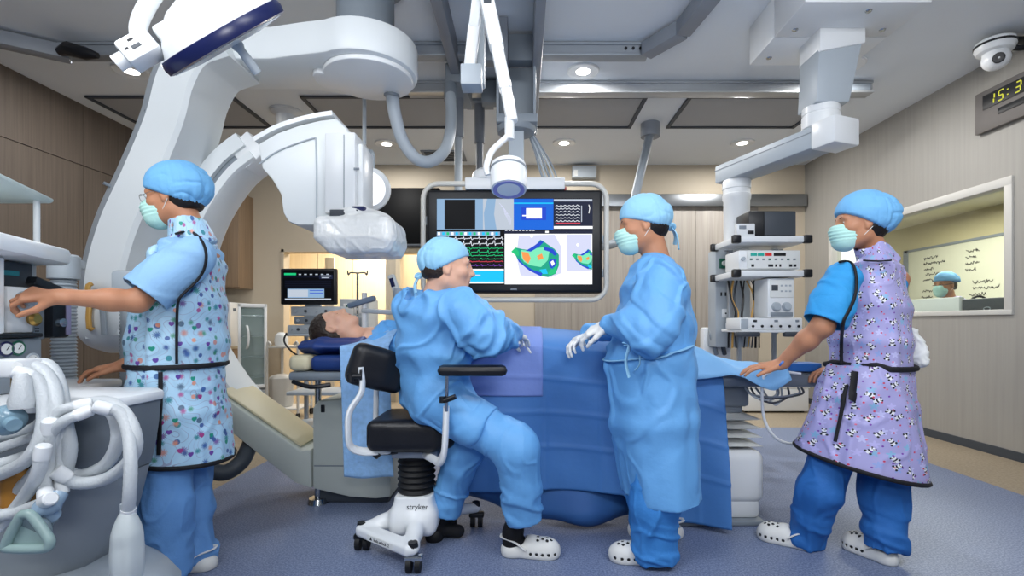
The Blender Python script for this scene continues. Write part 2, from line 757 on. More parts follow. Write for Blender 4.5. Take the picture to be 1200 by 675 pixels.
M['btrim'] = mat('pale_frame_paint', (206, 204, 198), 0.4, var=0.03)


def wood(name, c, c2, sc=1.0, rough=0.5, axis='Z'):
    m = bpy.data.materials.new(name)
    m.use_nodes = True
    nt, b = nodes_of(m)
    b.inputs['Roughness'].default_value = rough
    tc = nt.nodes.new('ShaderNodeTexCoord')
    mp = nt.nodes.new('ShaderNodeMapping')
    s = [42 * sc, 42 * sc, 42 * sc]
    s['XYZ'.index(axis)] = 1.1 * sc
    mp.inputs['Scale'].default_value = s
    nt.links.new(tc.outputs['Object'], mp.inputs[0])
    n = nt.nodes.new('ShaderNodeTexNoise')
    n.inputs['Scale'].default_value = 1.0
    n.inputs['Detail'].default_value = 5
    n.inputs['Roughness'].default_value = 0.6
    nt.links.new(mp.outputs[0], n.inputs['Vector'])
    r = nt.nodes.new('ShaderNodeValToRGB')
    r.color_ramp.elements[0].position = 0.3
    r.color_ramp.elements[0].color = lin(c2)
    r.color_ramp.elements[1].position = 0.7
    r.color_ramp.elements[1].color = lin(c)
    nt.links.new(n.outputs['Fac'], r.inputs[0])
    nt.links.new(r.outputs[0], b.inputs['Base Color'])
    return m


M['wood_left'] = wood('taupe_wood_panel', (98, 88, 80), (80, 71, 64))
M['wood_back'] = wood('grey_oak_panel', (176, 168, 158), (154, 146, 137))
M['wood_right'] = wood('pale_grey_panel', (166, 163, 157), (157, 154, 148), 0.8)
M['wood_cab'] = wood('walnut_cabinet', (158, 134, 108), (136, 113, 90))
M['wood_warm'] = wood('warm_maple', (232, 216, 186), (222, 204, 172))


def floor_material():
    m = bpy.data.materials.new('speckled_vinyl')
    m.use_nodes = True
    nt, b = nodes_of(m)
    b.inputs['Roughness'].default_value = 0.42
    b.inputs['Specular IOR Level'].default_value = 0.35
    tc = nt.nodes.new('ShaderNodeTexCoord')
    sx = nt.nodes.new('ShaderNodeSeparateXYZ')
    nt.links.new(tc.outputs['Object'], sx.inputs[0])

    def ramp_noise(scale, c0, c1, p0, p1, det=2):
        n = nt.nodes.new('ShaderNodeTexNoise')
        n.inputs['Scale'].default_value = scale
        n.inputs['Detail'].default_value = det
        nt.links.new(tc.outputs['Object'], n.inputs['Vector'])
        r = nt.nodes.new('ShaderNodeValToRGB')
        r.color_ramp.elements[0].position, r.color_ramp.elements[1].position = p0, p1
        r.color_ramp.elements[0].color, r.color_ramp.elements[1].color = lin(c0), lin(c1)
        nt.links.new(n.outputs['Fac'], r.inputs[0])
        return r.outputs[0]
    blue = ramp_noise(130, (92, 106, 138), (142, 154, 182), 0.36, 0.66)
    tan = ramp_noise(60, (146, 132, 112), (172, 158, 136), 0.3, 0.7)

    def math_(op, a, v):
        n = nt.nodes.new('ShaderNodeMath')
        n.operation = op
        for i, q in enumerate((a, v)):
            if isinstance(q, (int, float)):
                n.inputs[i].default_value = q
            else:
                nt.links.new(q, n.inputs[i])
        return n.outputs[0]
    # blue inlay: x from -1.95 to 3.05 and y up to 5.0 (floor object sits at the room's origin)
    w = nt.nodes.new('ShaderNodeTexNoise')
    w.inputs['Scale'].default_value = 0.35
    nt.links.new(tc.outputs['Object'], w.inputs['Vector'])
    inx = math_('MULTIPLY', math_('GREATER_THAN', sx.outputs[0], -1.95), math_('LESS_THAN', sx.outputs[0], 3.06))
    iny = math_('LESS_THAN', sx.outputs[1], 5.0)
    near = math_('MULTIPLY', math_('LESS_THAN', sx.outputs[1], 2.75), math_('LESS_THAN', sx.outputs[0], 3.06))
    fac = math_('MAXIMUM', math_('MULTIPLY', inx, iny), near)
    mx = nt.nodes.new('ShaderNodeMix')
    mx.data_type = 'RGBA'
    nt.links.new(fac, mx.inputs['Factor'])
    nt.links.new(tan, mx.inputs['A'])
    nt.links.new(blue, mx.inputs['B'])
    nt.links.new(mx.outputs['Result'], b.inputs['Base Color'])
    return m


M['floor'] = floor_material()
M['ceil'] = mat('ceiling_paint', (232, 238, 244), 0.75, var=0.02, scale=1.5)

# ------------------------------------------------------------------ room shell
XL, XR, YB, ZC, YF = -4.26, 3.78, 6.62, 3.17, -1.4


def struct(o):
    o['kind'] = 'structure'
    return o


mb = MB()
mb.bb(XL, XR, YF, YB + 3.2, -0.1, 0.0)
struct(mb.build('floor', M['floor'], base=(0, 0, 0)))
mb = MB()
mb.bb(XL - 0.1, XR + 0.1, YF, YB + 0.1, ZC, ZC + 0.1)
struct(mb.build('ceiling', M['ceil']))
# left wall: taupe wood sheets with a shadow gap
mb = MB()
for y0, y1 in ((YF, 2.3), (2.304, 4.8), (4.804, YB)):
    mb.bb(XL - 0.1, XL, y0, y1, 0, 2.575)
    mb.bb(XL - 0.1, XL, y0, y1, 2.583, ZC)
mb.bb(XL - 0.14, XL - 0.012, YF, YB, 0, ZC)
struct(mb.build('wall_left', M['wood_left'], smooth=20))
# right wall with the control room window (y 3.84 - 6.05, z 1.14 - 2.155)
WY0, WY1, WZ0, WZ1 = 3.84, 6.05, 1.13, 2.155
mb = MB()
mb.bb(XR, XR + 0.12, YF, WY0, 0, ZC)
mb.bb(XR, XR + 0.12, WY1, YB + 0.1, 0, ZC)
mb.bb(XR, XR + 0.12, WY0, WY1, 0, WZ0)
mb.bb(XR, XR + 0.12, WY0, WY1, WZ1, ZC)
struct(mb.build('wall_right', M['wood_right']))
mb = MB()
mb.bb(XR - 0.012, XR, 2.4 - 3.8, YB, 0, 0.07)
struct(mb.build('baseboard_right', M['dgrey']))
mb = MB()
mb.bb(XL, XL + 0.012, YF, YB, 0, 0.08)
struct(mb.build('baseboard_left', M['dgrey']))
# window frame and pane
mb = MB()
for z0, z1 in ((WZ0 - 0.012, WZ0 + 0.03), (WZ1 - 0.035, WZ1 + 0.035)):
    mb.bb(XR - 0.018, XR + 0.1, WY0 - 0.035, WY1 + 0.035, z0, z1, 0.004)
for y0, y1 in ((WY0 - 0.035, WY0 + 0.03), (WY1 - 0.03, WY1 + 0.035)):
    mb.bb(XR - 0.0175, XR + 0.1, y0, y1, WZ0, WZ1, 0.004)
win = struct(mb.build('window_1', M['btrim']))
glass = bpy.data.materials.new('window_glass')
glass.use_nodes = True
nt, b = nodes_of(glass)
gl = nt.nodes.new('ShaderNodeBsdfGlossy')
gl.inputs['Roughness'].default_value = 0.02
tr = nt.nodes.new('ShaderNodeBsdfTransparent')
tr.inputs['Color'].default_value = (0.93, 0.96, 0.94, 1)
fr = nt.nodes.new('ShaderNodeValue')
fr.outputs[0].default_value = 0.05
ms = nt.nodes.new('ShaderNodeMixShader')
nt.links.new(fr.outputs[0], ms.inputs[0])
nt.links.new(tr.outputs[0], ms.inputs[1])
nt.links.new(gl.outputs[0], ms.inputs[2])
nt.links.new(ms.outputs[0], nt.nodes['Material Output'].inputs[0])
M['glass'] = glass
mb = MB()
mb.bb(XR + 0.05, XR + 0.056, WY0, WY1, WZ0, WZ1)
mb.build('glass_pane', M['glass'], win)

# back wall: beige, with an opening to the corridor and a second lit doorway
OX0, OX1, OZ = -3.22, -1.79, 2.04
DX0, DX1, DZ = -1.66, -1.12, 2.02
mb = MB()
mb.bb(XL - 0.1, OX0, YB, YB + 0.15, 0, ZC)
mb.bb(OX0, OX1, YB, YB + 0.15, OZ, ZC)
mb.bb(OX1, DX0, YB, YB + 0.15, 0, ZC)
mb.bb(DX0, DX1, YB, YB + 0.15, DZ, ZC)
mb.bb(DX1, XR, YB, YB + 0.15, 0, ZC)
struct(mb.build('wall_back', M['beige']))
mb = MB()
for x0, x1 in ((OX0, OX0 + 0.035), (OX1 - 0.035, OX1)):
    mb.bb(x0, x1, YB - 0.012, YB + 0.16, 0, OZ)
mb.bb(OX0, OX1, YB - 0.012, YB + 0.16, OZ - 0.035, OZ)
struct(mb.build('trim_1', M['beige']))
mb = MB()
for x0, x1 in ((DX0 - 0.03, DX0 + 0.03), (DX1 - 0.03, DX1 + 0.03)):
    mb.bb(x0, x1, YB - 0.015, YB + 0.16, 0, DZ + 0.03)
mb.bb(DX0, DX1, YB - 0.015, YB + 0.16, DZ - 0.03, DZ + 0.03)
struct(mb.build('trim_2', M['wood_warm']))
# corridor beyond: warm maple panels, white floor-to-ceiling strip, side walls
mb = MB()
for i in range(7):
    x0 = XL + i * 0.62
    mb.bb(x0, x0 + 0.612, YB + 2.2, YB + 2.25, 0, ZC)
struct(mb.build('wall_corridor', M['wood_warm']))
mb = MB()
mb.bb(XL - 0.1, XL, YB + 0.1, YB + 2.3, 0, ZC)
mb.bb(-0.06, 0.0, YB + 0.15, YB + 2.3, 0, ZC)
mb.bb(-1.76, -1.71, YB + 0.15, YB + 2.2, 0, ZC)
struct(mb.build('wall_corridor_side', M['wood_warm']))
mb = MB()
mb.bb(XL - 0.1, 0.05, YB + 0.1, YB + 2.3, 2.75, 2.85)
struct(mb.build('ceiling_corridor', M['ceil']))
# door leaf standing in the corridor opening (pale oak, ajar) with a rail
mb = MB()
mb.bb(-3.0, -2.86, YB + 0.9, YB + 0.95, 0, 2.05, 0.004)
struct(mb.build('door_1', M['btrim']))
# grey oak wainscot of the back wall and the steel crash rail on it
mb = MB()
xs = [-0.17, 0.66, 1.49, 2.32, 3.15]
for a, c in zip(xs[:-1], xs[1:]):
    mb.bb(a if a > 0 else 1.1 - 0.93, c - 0.004, YB - 0.02, YB, 0, 2.66, 0.001) if a < 0 else mb.bb(a, c - 0.004, YB - 0.02, YB, 0, 2.66, 0.001)
struct(mb.build('trim_3', M['wood_back']))
mb = MB()
mb.bb(1.0, 3.76, YB - 0.09, YB - 0.02, 2.60, 2.76, 0.006)
steel_rail = mb.build('wall_rail', M['steel'], label='brushed steel rail running high along the wood-panelled back wall', cat='rail')
mb = MB()
mb.bb(0.0, XR, YB - 0.03, YB - 0.02, 0, 0.08)
struct(mb.build('baseboard_back', M['dgrey']))

# ------------------------------------------------------------------ control room beyond the window
CX = 6.3
mb = MB()
mb.bb(CX, CX + 0.1, 2.0, 9.4, 0, 2.7)
mb.bb(XR + 0.12, CX, 9.3, 9.4, 0, 2.7)
mb.bb(XR + 0.12, CX, 2.0, 2.1, 0, 2.7)
struct(mb.build('wall_control', mat('olive_beige_paint', (206, 196, 156), 0.6, var=0.03)))
mb = MB()
mb.bb(XR + 0.12, CX + 0.1, 2.0, 9.4, 2.62, 2.7)
struct(mb.build('ceiling_control', mat('cream_ceiling', (222, 216, 190), 0.7, var=0.02)))
mb = MB()
mb.bb(XR + 0.12, CX + 0.1, 2.0, 9.4, -0.1, 0)
struct(mb.build('floor_control', mat('control_floor', (120, 118, 112), 0.6)))

mb = MB()
mb.bb(5.55, 6.26, 9.28, 9.3, .95, 2.55)
struct(mb.build('bright_panel', mat('glowing_white', (250, 250, 250), .7, emit=(250, 252, 255), estr=1.3)))  # glowing panel added for the bright white patch beyond the glass

# whiteboard with handwriting
wb = thing('whiteboard', 'long whiteboard with handwritten notes seen through the window', 'whiteboard', (CX - 0.02, 7.0, 0.95))
mb = MB()
mb.bb(CX - 0.02, CX - 0.001, 5.4, 8.05, 0.9, 2.2)
mb.build('writing_surface', mat('whiteboard_enamel', (226, 226, 206), 0.35, var=0.02), wb)
mb = MB()
mb.bb(CX - 0.035, CX - 0.001, 5.4, 8.12, 2.2, 2.235)
mb.bb(CX - 0.035, CX - 0.001, 5.4, 8.12, 0.86, 0.9)
mb.bb(CX - 0.035, CX - 0.001, 8.05, 8.14, 0.86, 2.235)
mb.build('frame', M['mgrey'], wb)
rng = random.Random(3)


def scribble(y, z, n, size):
    pts = []
    for i in range(n * 5):
        pts.append(V3(CX - 0.023, y - i * size * 0.16, z + rng.uniform(-0.5, 0.5) * size * (1.3 if rng.random() < 0.15 else 0.7)))
    mb.tube(cr(pts, 2), 0.0042, 4)


for (y, z, lines) in ((7.75, 2.06, (6, 9, 4, 7, 5)), (7.05, 2.06, (5, 4, 5, 4)), (7.8, 1.55, (8, 5, 9, 6, 8, 9)), (6.95, 1.62, (7, 9, 6, 4)),
                      (6.1, 2.12, (9, 7, 8)), (6.2, 1.5, (8, 5, 6))):
    for k, nn in enumerate(lines):
        mb = MB()
        scribble(y - rng.uniform(0, .06), z - k * 0.085, nn, 0.055)
        mb.build('handwriting', M['ink'], wb)

# ------------------------------------------------------------------ ceiling: grey access panels, down-lights
def ceiling_panel():
    t = thing('ceiling_panel', 'grey recessed ceiling panel, far left beyond the gantry', 'ceiling panel', (0, 0, ZC), 'grey ceiling panels')
    mb = MB()
    mb.bb(-0.675, 0.675, -0.35, 0.35, ZC - 0.006, ZC - 0.002)
    mb.build('panel', mat('panel_grey', (170, 172, 175), 0.65, var=0.03), t)
    mb = MB()
    for x0, x1, y0, y1 in ((-0.69, -0.655, -0.37, 0.37), (0.655, 0.69, -0.37, 0.37), (-0.69, 0.69, -0.37, -0.34), (-0.69, 0.69, 0.34, 0.37)):
        mb.bb(x0, x1, y0, y1, ZC - 0.02, ZC - 0.001)
    mb.build('frame', M['dgrey'], t)
    return t


cp = ceiling_panel()
cp.location = (-3.38, 4.97, ZC)
for x, lb in ((-1.38, 'grey recessed ceiling panel behind the U-shaped grey cable hose'), (0.48, 'grey recessed ceiling panel right of the monitor carriage'),
              (2.24, 'grey recessed ceiling panel behind the ceiling supply column')):
    c = copy_tree(cp)
    c.location = (x, 4.97, ZC)
    c['label'] = lb


def downlight():
    t = thing('downlight', '', 'ceiling light', (0, 0, ZC), 'round ceiling downlights')
    mb = MB()
    mb.lathe([(0.105, 0.0), (0.135, 0.0), (0.135, -0.012), (0.125, -0.016), (0.105, -0.01)], (0, 0, ZC), n=36)
    mb.build('trim_ring', M['white'], t)
    mb = MB()
    mb.lathe([(0.112, 0.0), (0.112, -0.004), (0.09, -0.009), (0.0, -0.012)], (0, 0, ZC), n=36)
    mb.build('diffuser', M['lamp'], t)
    return t


dl = downlight()
spots = [(0.51, 4.15, 'round ceiling downlight between the two cross rails'), (0.49, 5.8, 'round ceiling downlight right of the monitor column'),
         (2.58, 5.8, 'round ceiling downlight above the shelf column arm'), (-1.6, 5.83, 'round ceiling downlight inside the curve of the U-shaped hose'),
         (-3.28, 4.15, 'round ceiling downlight peeking past the big curved arm'), (2.66, 4.05, 'round ceiling downlight half behind the ceiling supply box')]
for i, (x, y, lb) in enumerate(spots):
    c = dl if i == 0 else copy_tree(dl)
    c.location = (x, y, ZC)
    c['label'] = lb
    area_light('downlight_beam', (x, y, ZC - 0.03), 0.2, 26, (1.0, 0.985, 0.96), (x, y, 0))

# ------------------------------------------------------------------ ceiling rails
def rail_profile(mb, x0, x1, y, z0, z1, w):
    mb.bb(x0, x1, y - w / 2, y + w / 2, z1 - 0.02, z1)
    mb.bb(x0, x1, y - w / 2 + .012, y + w / 2 - .012, z0 + .02, z1 - .015)
    mb.bb(x0, x1, y - w / 2 - .008, y + w / 2 + .008, z0, z0 + 0.022, .003)


cross = thing('ceiling_cross_rail', 'nearer grey cross rail on the ceiling, bent conduit at its right end', 'ceiling rail', (-0.5, 3.78, 3.04))
mb = MB()
rail_profile(mb, -3.5, 0.945, 3.755, 3.06, 3.165, 0.08)
mb.build('rail', M['alu'], cross)
for i in range(3):
    mb = MB()
    mb.cyl((0.78 + i * 0.055, 3.718, 3.12), (0.78 + i * 0.055, 3.73, 3.12), 0.011, n=12)
    mb.build('screw', M['black'], cross)
mb = MB()
for a, c in (((0.93, 3.72, 3.12), P(800, 43, 3.45)), (P(800, 43, 3.45), P(836, -8, 3.05))):
    a, c = Vector(a), Vector(c)
    a.z = c.z = 3.10
    mb.beam(a, c, 0.11, 0.10, 0.006, up=(0, 0, 1))
mb.build('cable_duct', M['rail'], cross)
mb = MB()
for a, c in (((-3.45, 3.78), (-3.95, 3.45)), ((-3.95, 3.45), (-4.1, 2.6))):
    mb.beam((a[0], a[1], 3.10), (c[0], c[1], 3.10), 0.11, 0.1, 0.006, up=(0, 0, 1))
mb.build('cable_duct', M['rail'], cross)
mb = MB()
mb.tube([(-3.42, 3.66, 3.06), (-3.34, 3.64, 3.07), (-3.2, 3.63, 3.03), (-3.12, 3.64, 3.02)], [0.03, 0.05, 0.045, 0.02], 10)
mb.build('cable_plug', M['black'], cross)

c2 = thing('ceiling_cross_rail', 'farther bright metal cross rail on the ceiling reaching behind the supply column', 'ceiling rail', (0.8, 4.23, 3.04))
mb = MB()
rail_profile(mb, -1.0, 3.06, 4.36, 3.06, 3.165, 0.10)
mb.build('rail', mat('satin_aluminium', (186, 190, 194), .3, metal=.6), c2)
mb = MB()
mb.bb(2.82, 3.03, 4.30, 4.325, 3.08, 3.14, 0.004)
mb.build('end_bracket', M['mgrey'], c2)

c3 = thing('ceiling_long_rail', 'grey ceiling beam running away from the camera to the hose trolley', 'ceiling rail', (-0.52, 3.0, 2.96))
mb = MB()
mb.bb(-0.555, -0.485, -0.5, 4.3, 2.99, 3.165, 0.004)
mb.build('rail', M['rail'], c3)
mb = MB()
mb.bb(-0.60, -0.44, 3.85, 4.35, 2.93, 3.08, 0.01)
mb.build('trolley', M['mgrey'], c3)

c4 = thing('ceiling_long_rail', 'pair of grey ceiling beams carrying the large monitor, running away from camera', 'ceiling rail', (0, 3.0, 2.9))
for x in (-0.13, 0.105):
    mb = MB()
    mb.bb(x - 0.03, x + 0.03, 1.2 if x > 0 else 3.4, 4.7, 2.86, 3.165 if x > 0 else 3.16, 0.004)
    mb.build('rail', M['rail'], c4)
for y in (2.85, 3.62, 4.3):
    mb = MB()
    mb.bb(-0.55 if y < 3 else -0.35, 0.075, y - 0.05, y + 0.05, 3.03 if y < 3 else 2.95, 3.14, 0.004)
    mb.build('cross_tie', M['mgrey'], c4)
# ------------------------------------------------------------------ people: shared pieces
M['skin'] = mat('skin', (206, 152, 122), 0.5, var=0.07, scale=30, sss=0.15, bump=0.05, bscale=200)
M['skin_pale'] = mat('fair_skin', (222, 172, 146), 0.48, var=0.07, scale=30, sss=0.15, bump=0.05, bscale=200)
M['skin_tan'] = mat('tan_skin', (190, 134, 102), 0.5, var=0.07, scale=30, sss=0.15, bump=0.05, bscale=200)
M['lip'] = mat('lip_skin', (186, 112, 100), 0.45)
M['hair'] = mat('black_hair', (24, 19, 18), 0.45, var=0.3, scale=60, bump=0.3, bscale=120)
M['hair_brown'] = mat('dark_brown_hair', (40, 28, 22), 0.5, var=0.35, scale=60, bump=0.4, bscale=120)
M['eye'] = mat('eye_white', (230, 228, 224), 0.2)
M['iris'] = mat('dark_iris', (34, 24, 20), 0.15)
M['gown'] = mat('light_blue_gown_fabric', (106, 170, 228), 0.55, var=0.04, bump=0.3, bscale=26)
M['gownlt'] = mat('pale_blue_cap_fabric', (150, 204, 236), 0.7, var=0.04, bump=0.25, bscale=40)
M['capblue'] = mat('sky_blue_cap_fabric', (118, 184, 234), 0.7, var=0.04, bump=0.25, bscale=40)
M['scrub_light'] = mat('light_blue_scrub_cloth', (146, 190, 230), 0.75, var=0.05, bump=0.2, bscale=60)
M['scrub_pants'] = mat('mid_blue_scrub_cloth', (100, 150, 208), 0.75, var=0.05, bump=0.2, bscale=60)
M['scrub_blue'] = mat('bright_blue_scrub_cloth', (48, 152, 218), 0.75, var=0.05, bump=0.2, bscale=60)
M['pants_blue'] = mat('royal_blue_scrub_cloth', (40, 106, 180), 0.75, var=0.05, bump=0.2, bscale=60)
M['pants_sky'] = mat('sky_blue_scrub_cloth', (62, 138, 212), 0.75, var=0.05, bump=0.2, bscale=60)
M['mask'] = mat('mint_mask_fabric', (184, 228, 220), 0.8, var=0.04, bump=0.15, bscale=80)
M['glove'] = mat('white_latex_glove', (232, 232, 230), 0.42, var=0.03)
M['clog'] = mat('white_foam_clog', (226, 226, 222), 0.5, var=0.03)
M['piping'] = mat('black_binding_tape', (16, 16, 22), 0.7)
M['sock'] = mat('black_sock', (14, 14, 18), 0.8)
M['wire'] = mat('thin_silver_wire', (150, 150, 150), 0.3, metal=1)


def frame_from(fwd, up):
    f = Vector(fwd).normalized()
    u = Vector(up)
    u = (u - f * u.dot(f)).normalized()
    l = u.cross(f)
    return f, l, u


class Head:
    """head whose origin lies between the ears; f forward, l left, u up"""

    def __init__(s, o, fwd, up=(0, 0, 1), sc=0.94):
        s.o, s.sc = Vector(o), sc
        s.f, s.l, s.u = frame_from(fwd, up)
        s.R = np.array([tuple(s.f), tuple(s.l), tuple(s.u)]).T

    def w(s, x, y, z):
        return s.o + (s.f * x + s.l * y + s.u * z) * s.sc

    def loc(s, p):
        return (np.asarray(p) - np.array(s.o)) @ s.R / s.sc

    def ell(s, S, c, r, k=0.015, mode='u', R=None):
        RR = s.R if R is None else s.R @ np.array(R)
        S.ell(s.w(*c), [q * s.sc for q in r], RR, k, mode)

    def cone(s, S, a, b, ra, rb=None, k=0.015, mode='u', flat=None):
        if flat:
            flat = (s.R @ np.array(flat[0], float), flat[1])
        S.cone(s.w(*a), s.w(*b), ra * s.sc, (ra if rb is None else rb) * s.sc, k, mode, flat)

    def skin(s, S, nose=True):
        s.ell(S, (-.022, 0, .035), (.098, .076, .092), .02)
        s.ell(S, (.022, 0, .0), (.072, .066, .085), .03)
        s.ell(S, (.03, 0, -.045), (.062, .056, .07), .03)
        s.cone(S, (.0, .038, -.062), (.062, .016, -.095), .028, .02, .03)
        s.cone(S, (.0, -.038, -.062), (.062, -.016, -.095), .028, .02, .03)
        s.ell(S, (.075, 0, -.098), (.02, .024, .018), .02)
        s.cone(S, (.076, -.036, .026), (.076, .036, .026), .014, .014, .02)
        for q in (1, -1):
            s.ell(S, (.098, q * .033, .004), (.02, .019, .013), .014, 'c')
            s.ell(S, (.072, q * .033, .003), (.014, .014, .013), .006)
            s.ell(S, (.062, q * .045, -.022), (.02, .018, .016), .025)
            # ear: shell with a hollow
            s.ell(S, (-.006, q * .074, -.004), (.02, .011, .031), .006)
            s.ell(S, (-.002, q * .085, .0), (.011, .007, .02), .005, 'c')
            s.ell(S, (.002, q * .074, -.03), (.009, .008, .009), .006)
        s.cone(S, (.09, 0, .018), (.112, 0, -.024), .008, .0115, .012)
        for q in (1, -1):
            s.ell(S, (.1, q * .012, -.03), (.012, .009, .009), .008)
        s.ell(S, (.088, 0, -.052), (.012, .022, .014), .015)
        s.cone(S, (.088, -.019, -.059), (.088, .019, -.059), .0075, .0075, .006)
        s.cone(S, (.087, -.015, -.069), (.087, .015, -.069), .008, .008, .006)
        s.ell(S, (.103, 0, -.064), (.014, .024, .0025), .004, 'c')

    def extras(s, root, both=True, brow='hair'):
        for q in (1, -1):
            mb = MB()
            for r_, d_, mi in ((.0125, .0745, 0), (.0062, .0815, 1)):
                bm = bmesh.new()
                bmesh.ops.create_uvsphere(bm, u_segments=16, v_segments=10, radius=r_ * s.sc)
                mb.bmadd(bm, mi, Matrix.Translation(s.w(d_, q * .033, .003)))
            mb.build('eye', [M['eye'], M['iris']], root)
            mb = MB()
            mb.tube(cr([s.w(.091, q * .014, .024), s.w(.09, q * .03, .031), s.w(.074, q * .05, .026)], 4), 0.0042, 8, flat=0.6)
            mb.build('eyebrow', M[brow], root)


def hand(S, wrist, d, n, side, sc=1.0, curl=(12, 18, 12), spread=1.0, thumb=(35, 20), k=0.006, fing=None):
    """wrist, d: direction of the fingers, n: back-of-hand normal, side: +1 thumb towards d x n"""
    d = Vector(d).normalized()
    n = Vector(n)
    n = (n - d * n.dot(d)).normalized()
    t = d.cross(n) * side                      # thumb side
    w = Vector(wrist)
    q = lambda a, b, c: w + (d * a + t * b + n * c) * sc
    S.cone(q(-.02, 0, 0), q(.02, 0, 0), .019 * sc, .018 * sc, .02, flat=(t, 1.4))
    for b0, b1, L in ((.0, .027, .086), (.0, .009, .09), (-.002, -.009, .086), (-.006, -.026, .08)):
        S.cone(q(.012, b0 * .6, 0), q(L, b1, 0), .0135 * sc, .0115 * sc, .012)
    base = [(.086, .028, .0), (.09, .009, .002), (.086, -.010, .001), (.079, -.027, -.002)]
    lens = [(.040, .024, .021), (.045, .028, .022), (.041, .026, .022), (.032, .020, .019)]
    for i, ((a, b, c), L) in enumerate(zip(base, lens)):
        cu = fing[i] if fing else curl
        p = q(a, b, c)
        ang = 0
        sp = (1.5 - i) * math.radians(5) * spread
        dd = (d * math.cos(sp) + t * math.sin(sp)).normalized()
        r = .0088 if i < 3 else .0078
        for j in range(3):
            ang += math.radians(cu[j])
            dr = dd * math.cos(ang) - n * math.sin(ang)
            p2 = p + dr * L[j] * sc
            S.cone(p, p2, (r - .0006 * j) * sc, (r - .0006 * (j + 1)) * sc, .004)
            p = p2
    # thumb from the side of the palm near its base
    p = q(.022, .022, -.006)
    a1, a2 = math.radians(thumb[0]), math.radians(thumb[1])
    dr = (d * math.cos(a1) + t * math.sin(a1) * .8 - n * math.sin(a1) * .45).normalized()
    p2 = p + dr * .042 * sc
    S.cone(p, p2, .0145 * sc, .0115 * sc, .012)
    dr = (d * math.cos(a1 - a2) + t * math.sin(a1 - a2) * .8 - n * math.sin(a1) * .5).normalized()
    p3 = p2 + dr * .031 * sc
    S.cone(p2, p3, .0108 * sc, .0095 * sc, .004)
    p4 = p3 + (dr - n * .25 - t * .15).normalized() * .024 * sc
    S.cone(p3, p4, .0095 * sc, .0078 * sc, .004)


def mask(root, hd, ears=True, h=0.004):
    S = SDF()
    hd.ell(S, (.058, 0, -.055), (.068, .063, .064), .01)
    hd.cone(S, (.085, 0, .0), (.112, 0, -.03), .018, .02, .03)
    hd.ell(S, (.07, 0, -.09), (.045, .045, .04), .02)
    hd.cone(S, (.1, 0, -.03), (.096, 0, -.085), .024, .02, .03, flat=((0, 1, 0), 1.5))
    S.cut(-hd.R[:, 0] - hd.R[:, 2] * .12, hd.w(.032, 0, -.04))
    S.cut(hd.R[:, 2] + hd.R[:, 0] * .1, hd.w(.06, 0, .004))
    V, Q = S.mesh(h)
    def dsp(V, N):
        z = hd.loc(V)[:, 2]
        m = np.clip((.045 - np.abs(z + .045)) / .02, 0, 1)
        return .0016 * np.sin(z * 380) * m
    o = np_build('face_mask', V, Q, M['mask'], root, dsp)
    mb = MB()
    for q in (1, -1):
        mb.tube(S.project(cr([hd.w(.04, q * .06, -.01), hd.w(.02, q * .074, .004)], 2)) + [hd.w(.004, q * .079, .022), hd.w(-.022, q * .082, .02)], .0014, 6)
        mb.tube([hd.w(.035, q * .056, -.085), hd.w(.01, q * .07, -.06), hd.w(-.018, q * .082, -.03)], .0014, 6)
        mb.build('ear_loop', M['paper'], o)
        mb = MB()
    return o


def cap(root, hd, mt, front=.055, back=-.06, puff=.0, ties=False, h=0.005, brim=0.0, seed=1):
    """theatre cap: covers the crown down to a line from forehead to nape"""
    S = SDF()
    hd.ell(S, (-.018, 0, .045), (.112 + puff * .2, .09 + puff * .25, .097 + puff * .4), .02)
    hd.ell(S, (-.05 - puff * .55, 0, .03 + puff * .1), (.088 + puff * .35, .086 + puff * .3, .085 + puff * .3), .03)
    a, b = np.array((.1, front)), np.array((-.12, back))
    dv = b - a
    n = np.array((-dv[1], dv[0]))
    n = n if n[1] < 0 else -n
    n /= np.linalg.norm(n)
    S.cut(hd.R[:, 0] * n[0] + hd.R[:, 2] * n[1], hd.w(.1, 0, front), k=.008)
    V, Q = S.mesh(h)

    def dsp(V, N):
        L = hd.loc(V)
        e = (L[:, 0] - .1) * n[0] + (L[:, 2] - front) * n[1]
        ang = np.arctan2(L[:, 1], L[:, 0] + .02)
        g = np.clip(1 + e / .03, 0, 1)                # 1 at the rim: gathered band
        w1 = ridge(np.stack([L[:, 0] * 14, L[:, 1] * 14, L[:, 2] * 22], 1), seed)
        w2 = ridge(np.stack([ang * 6, L[:, 2] * 5, L[:, 0] * 5], 1), seed + 3)
        back_ = np.clip((-L[:, 0] + .02) / .1, 0, 1)
        return .006 * w1 * (1 - g * .7) * (.35 + back_) + .006 * w2 * back_ + .002 * g * np.sin(ang * 40) * (.2 + back_)
    o = np_build('theatre_cap', V, Q, mt, root, dsp)
    if ties:
        mb = MB()
        c = hd.w(-.135, 0, back + .012)
        mb.tube(cr([hd.w(-.12, 0, back + .014), hd.w(-.14, .014, back + .022), hd.w(-.147, .0, back + .008), hd.w(-.13, -.016, back + .006), hd.w(-.125, 0, back + .015)], 4), .009, 8)
        for q, L in ((.012, .10), (-.014, .07)):
            mb.tube(cr([c, hd.w(-.15, q, back - .03), hd.w(-.142, q * 2, back - L)], 4), [.006] + [.011] * 7 + [.012], 8, flat=.3)
        mb.build('cap_tie', mt, o)
    return o


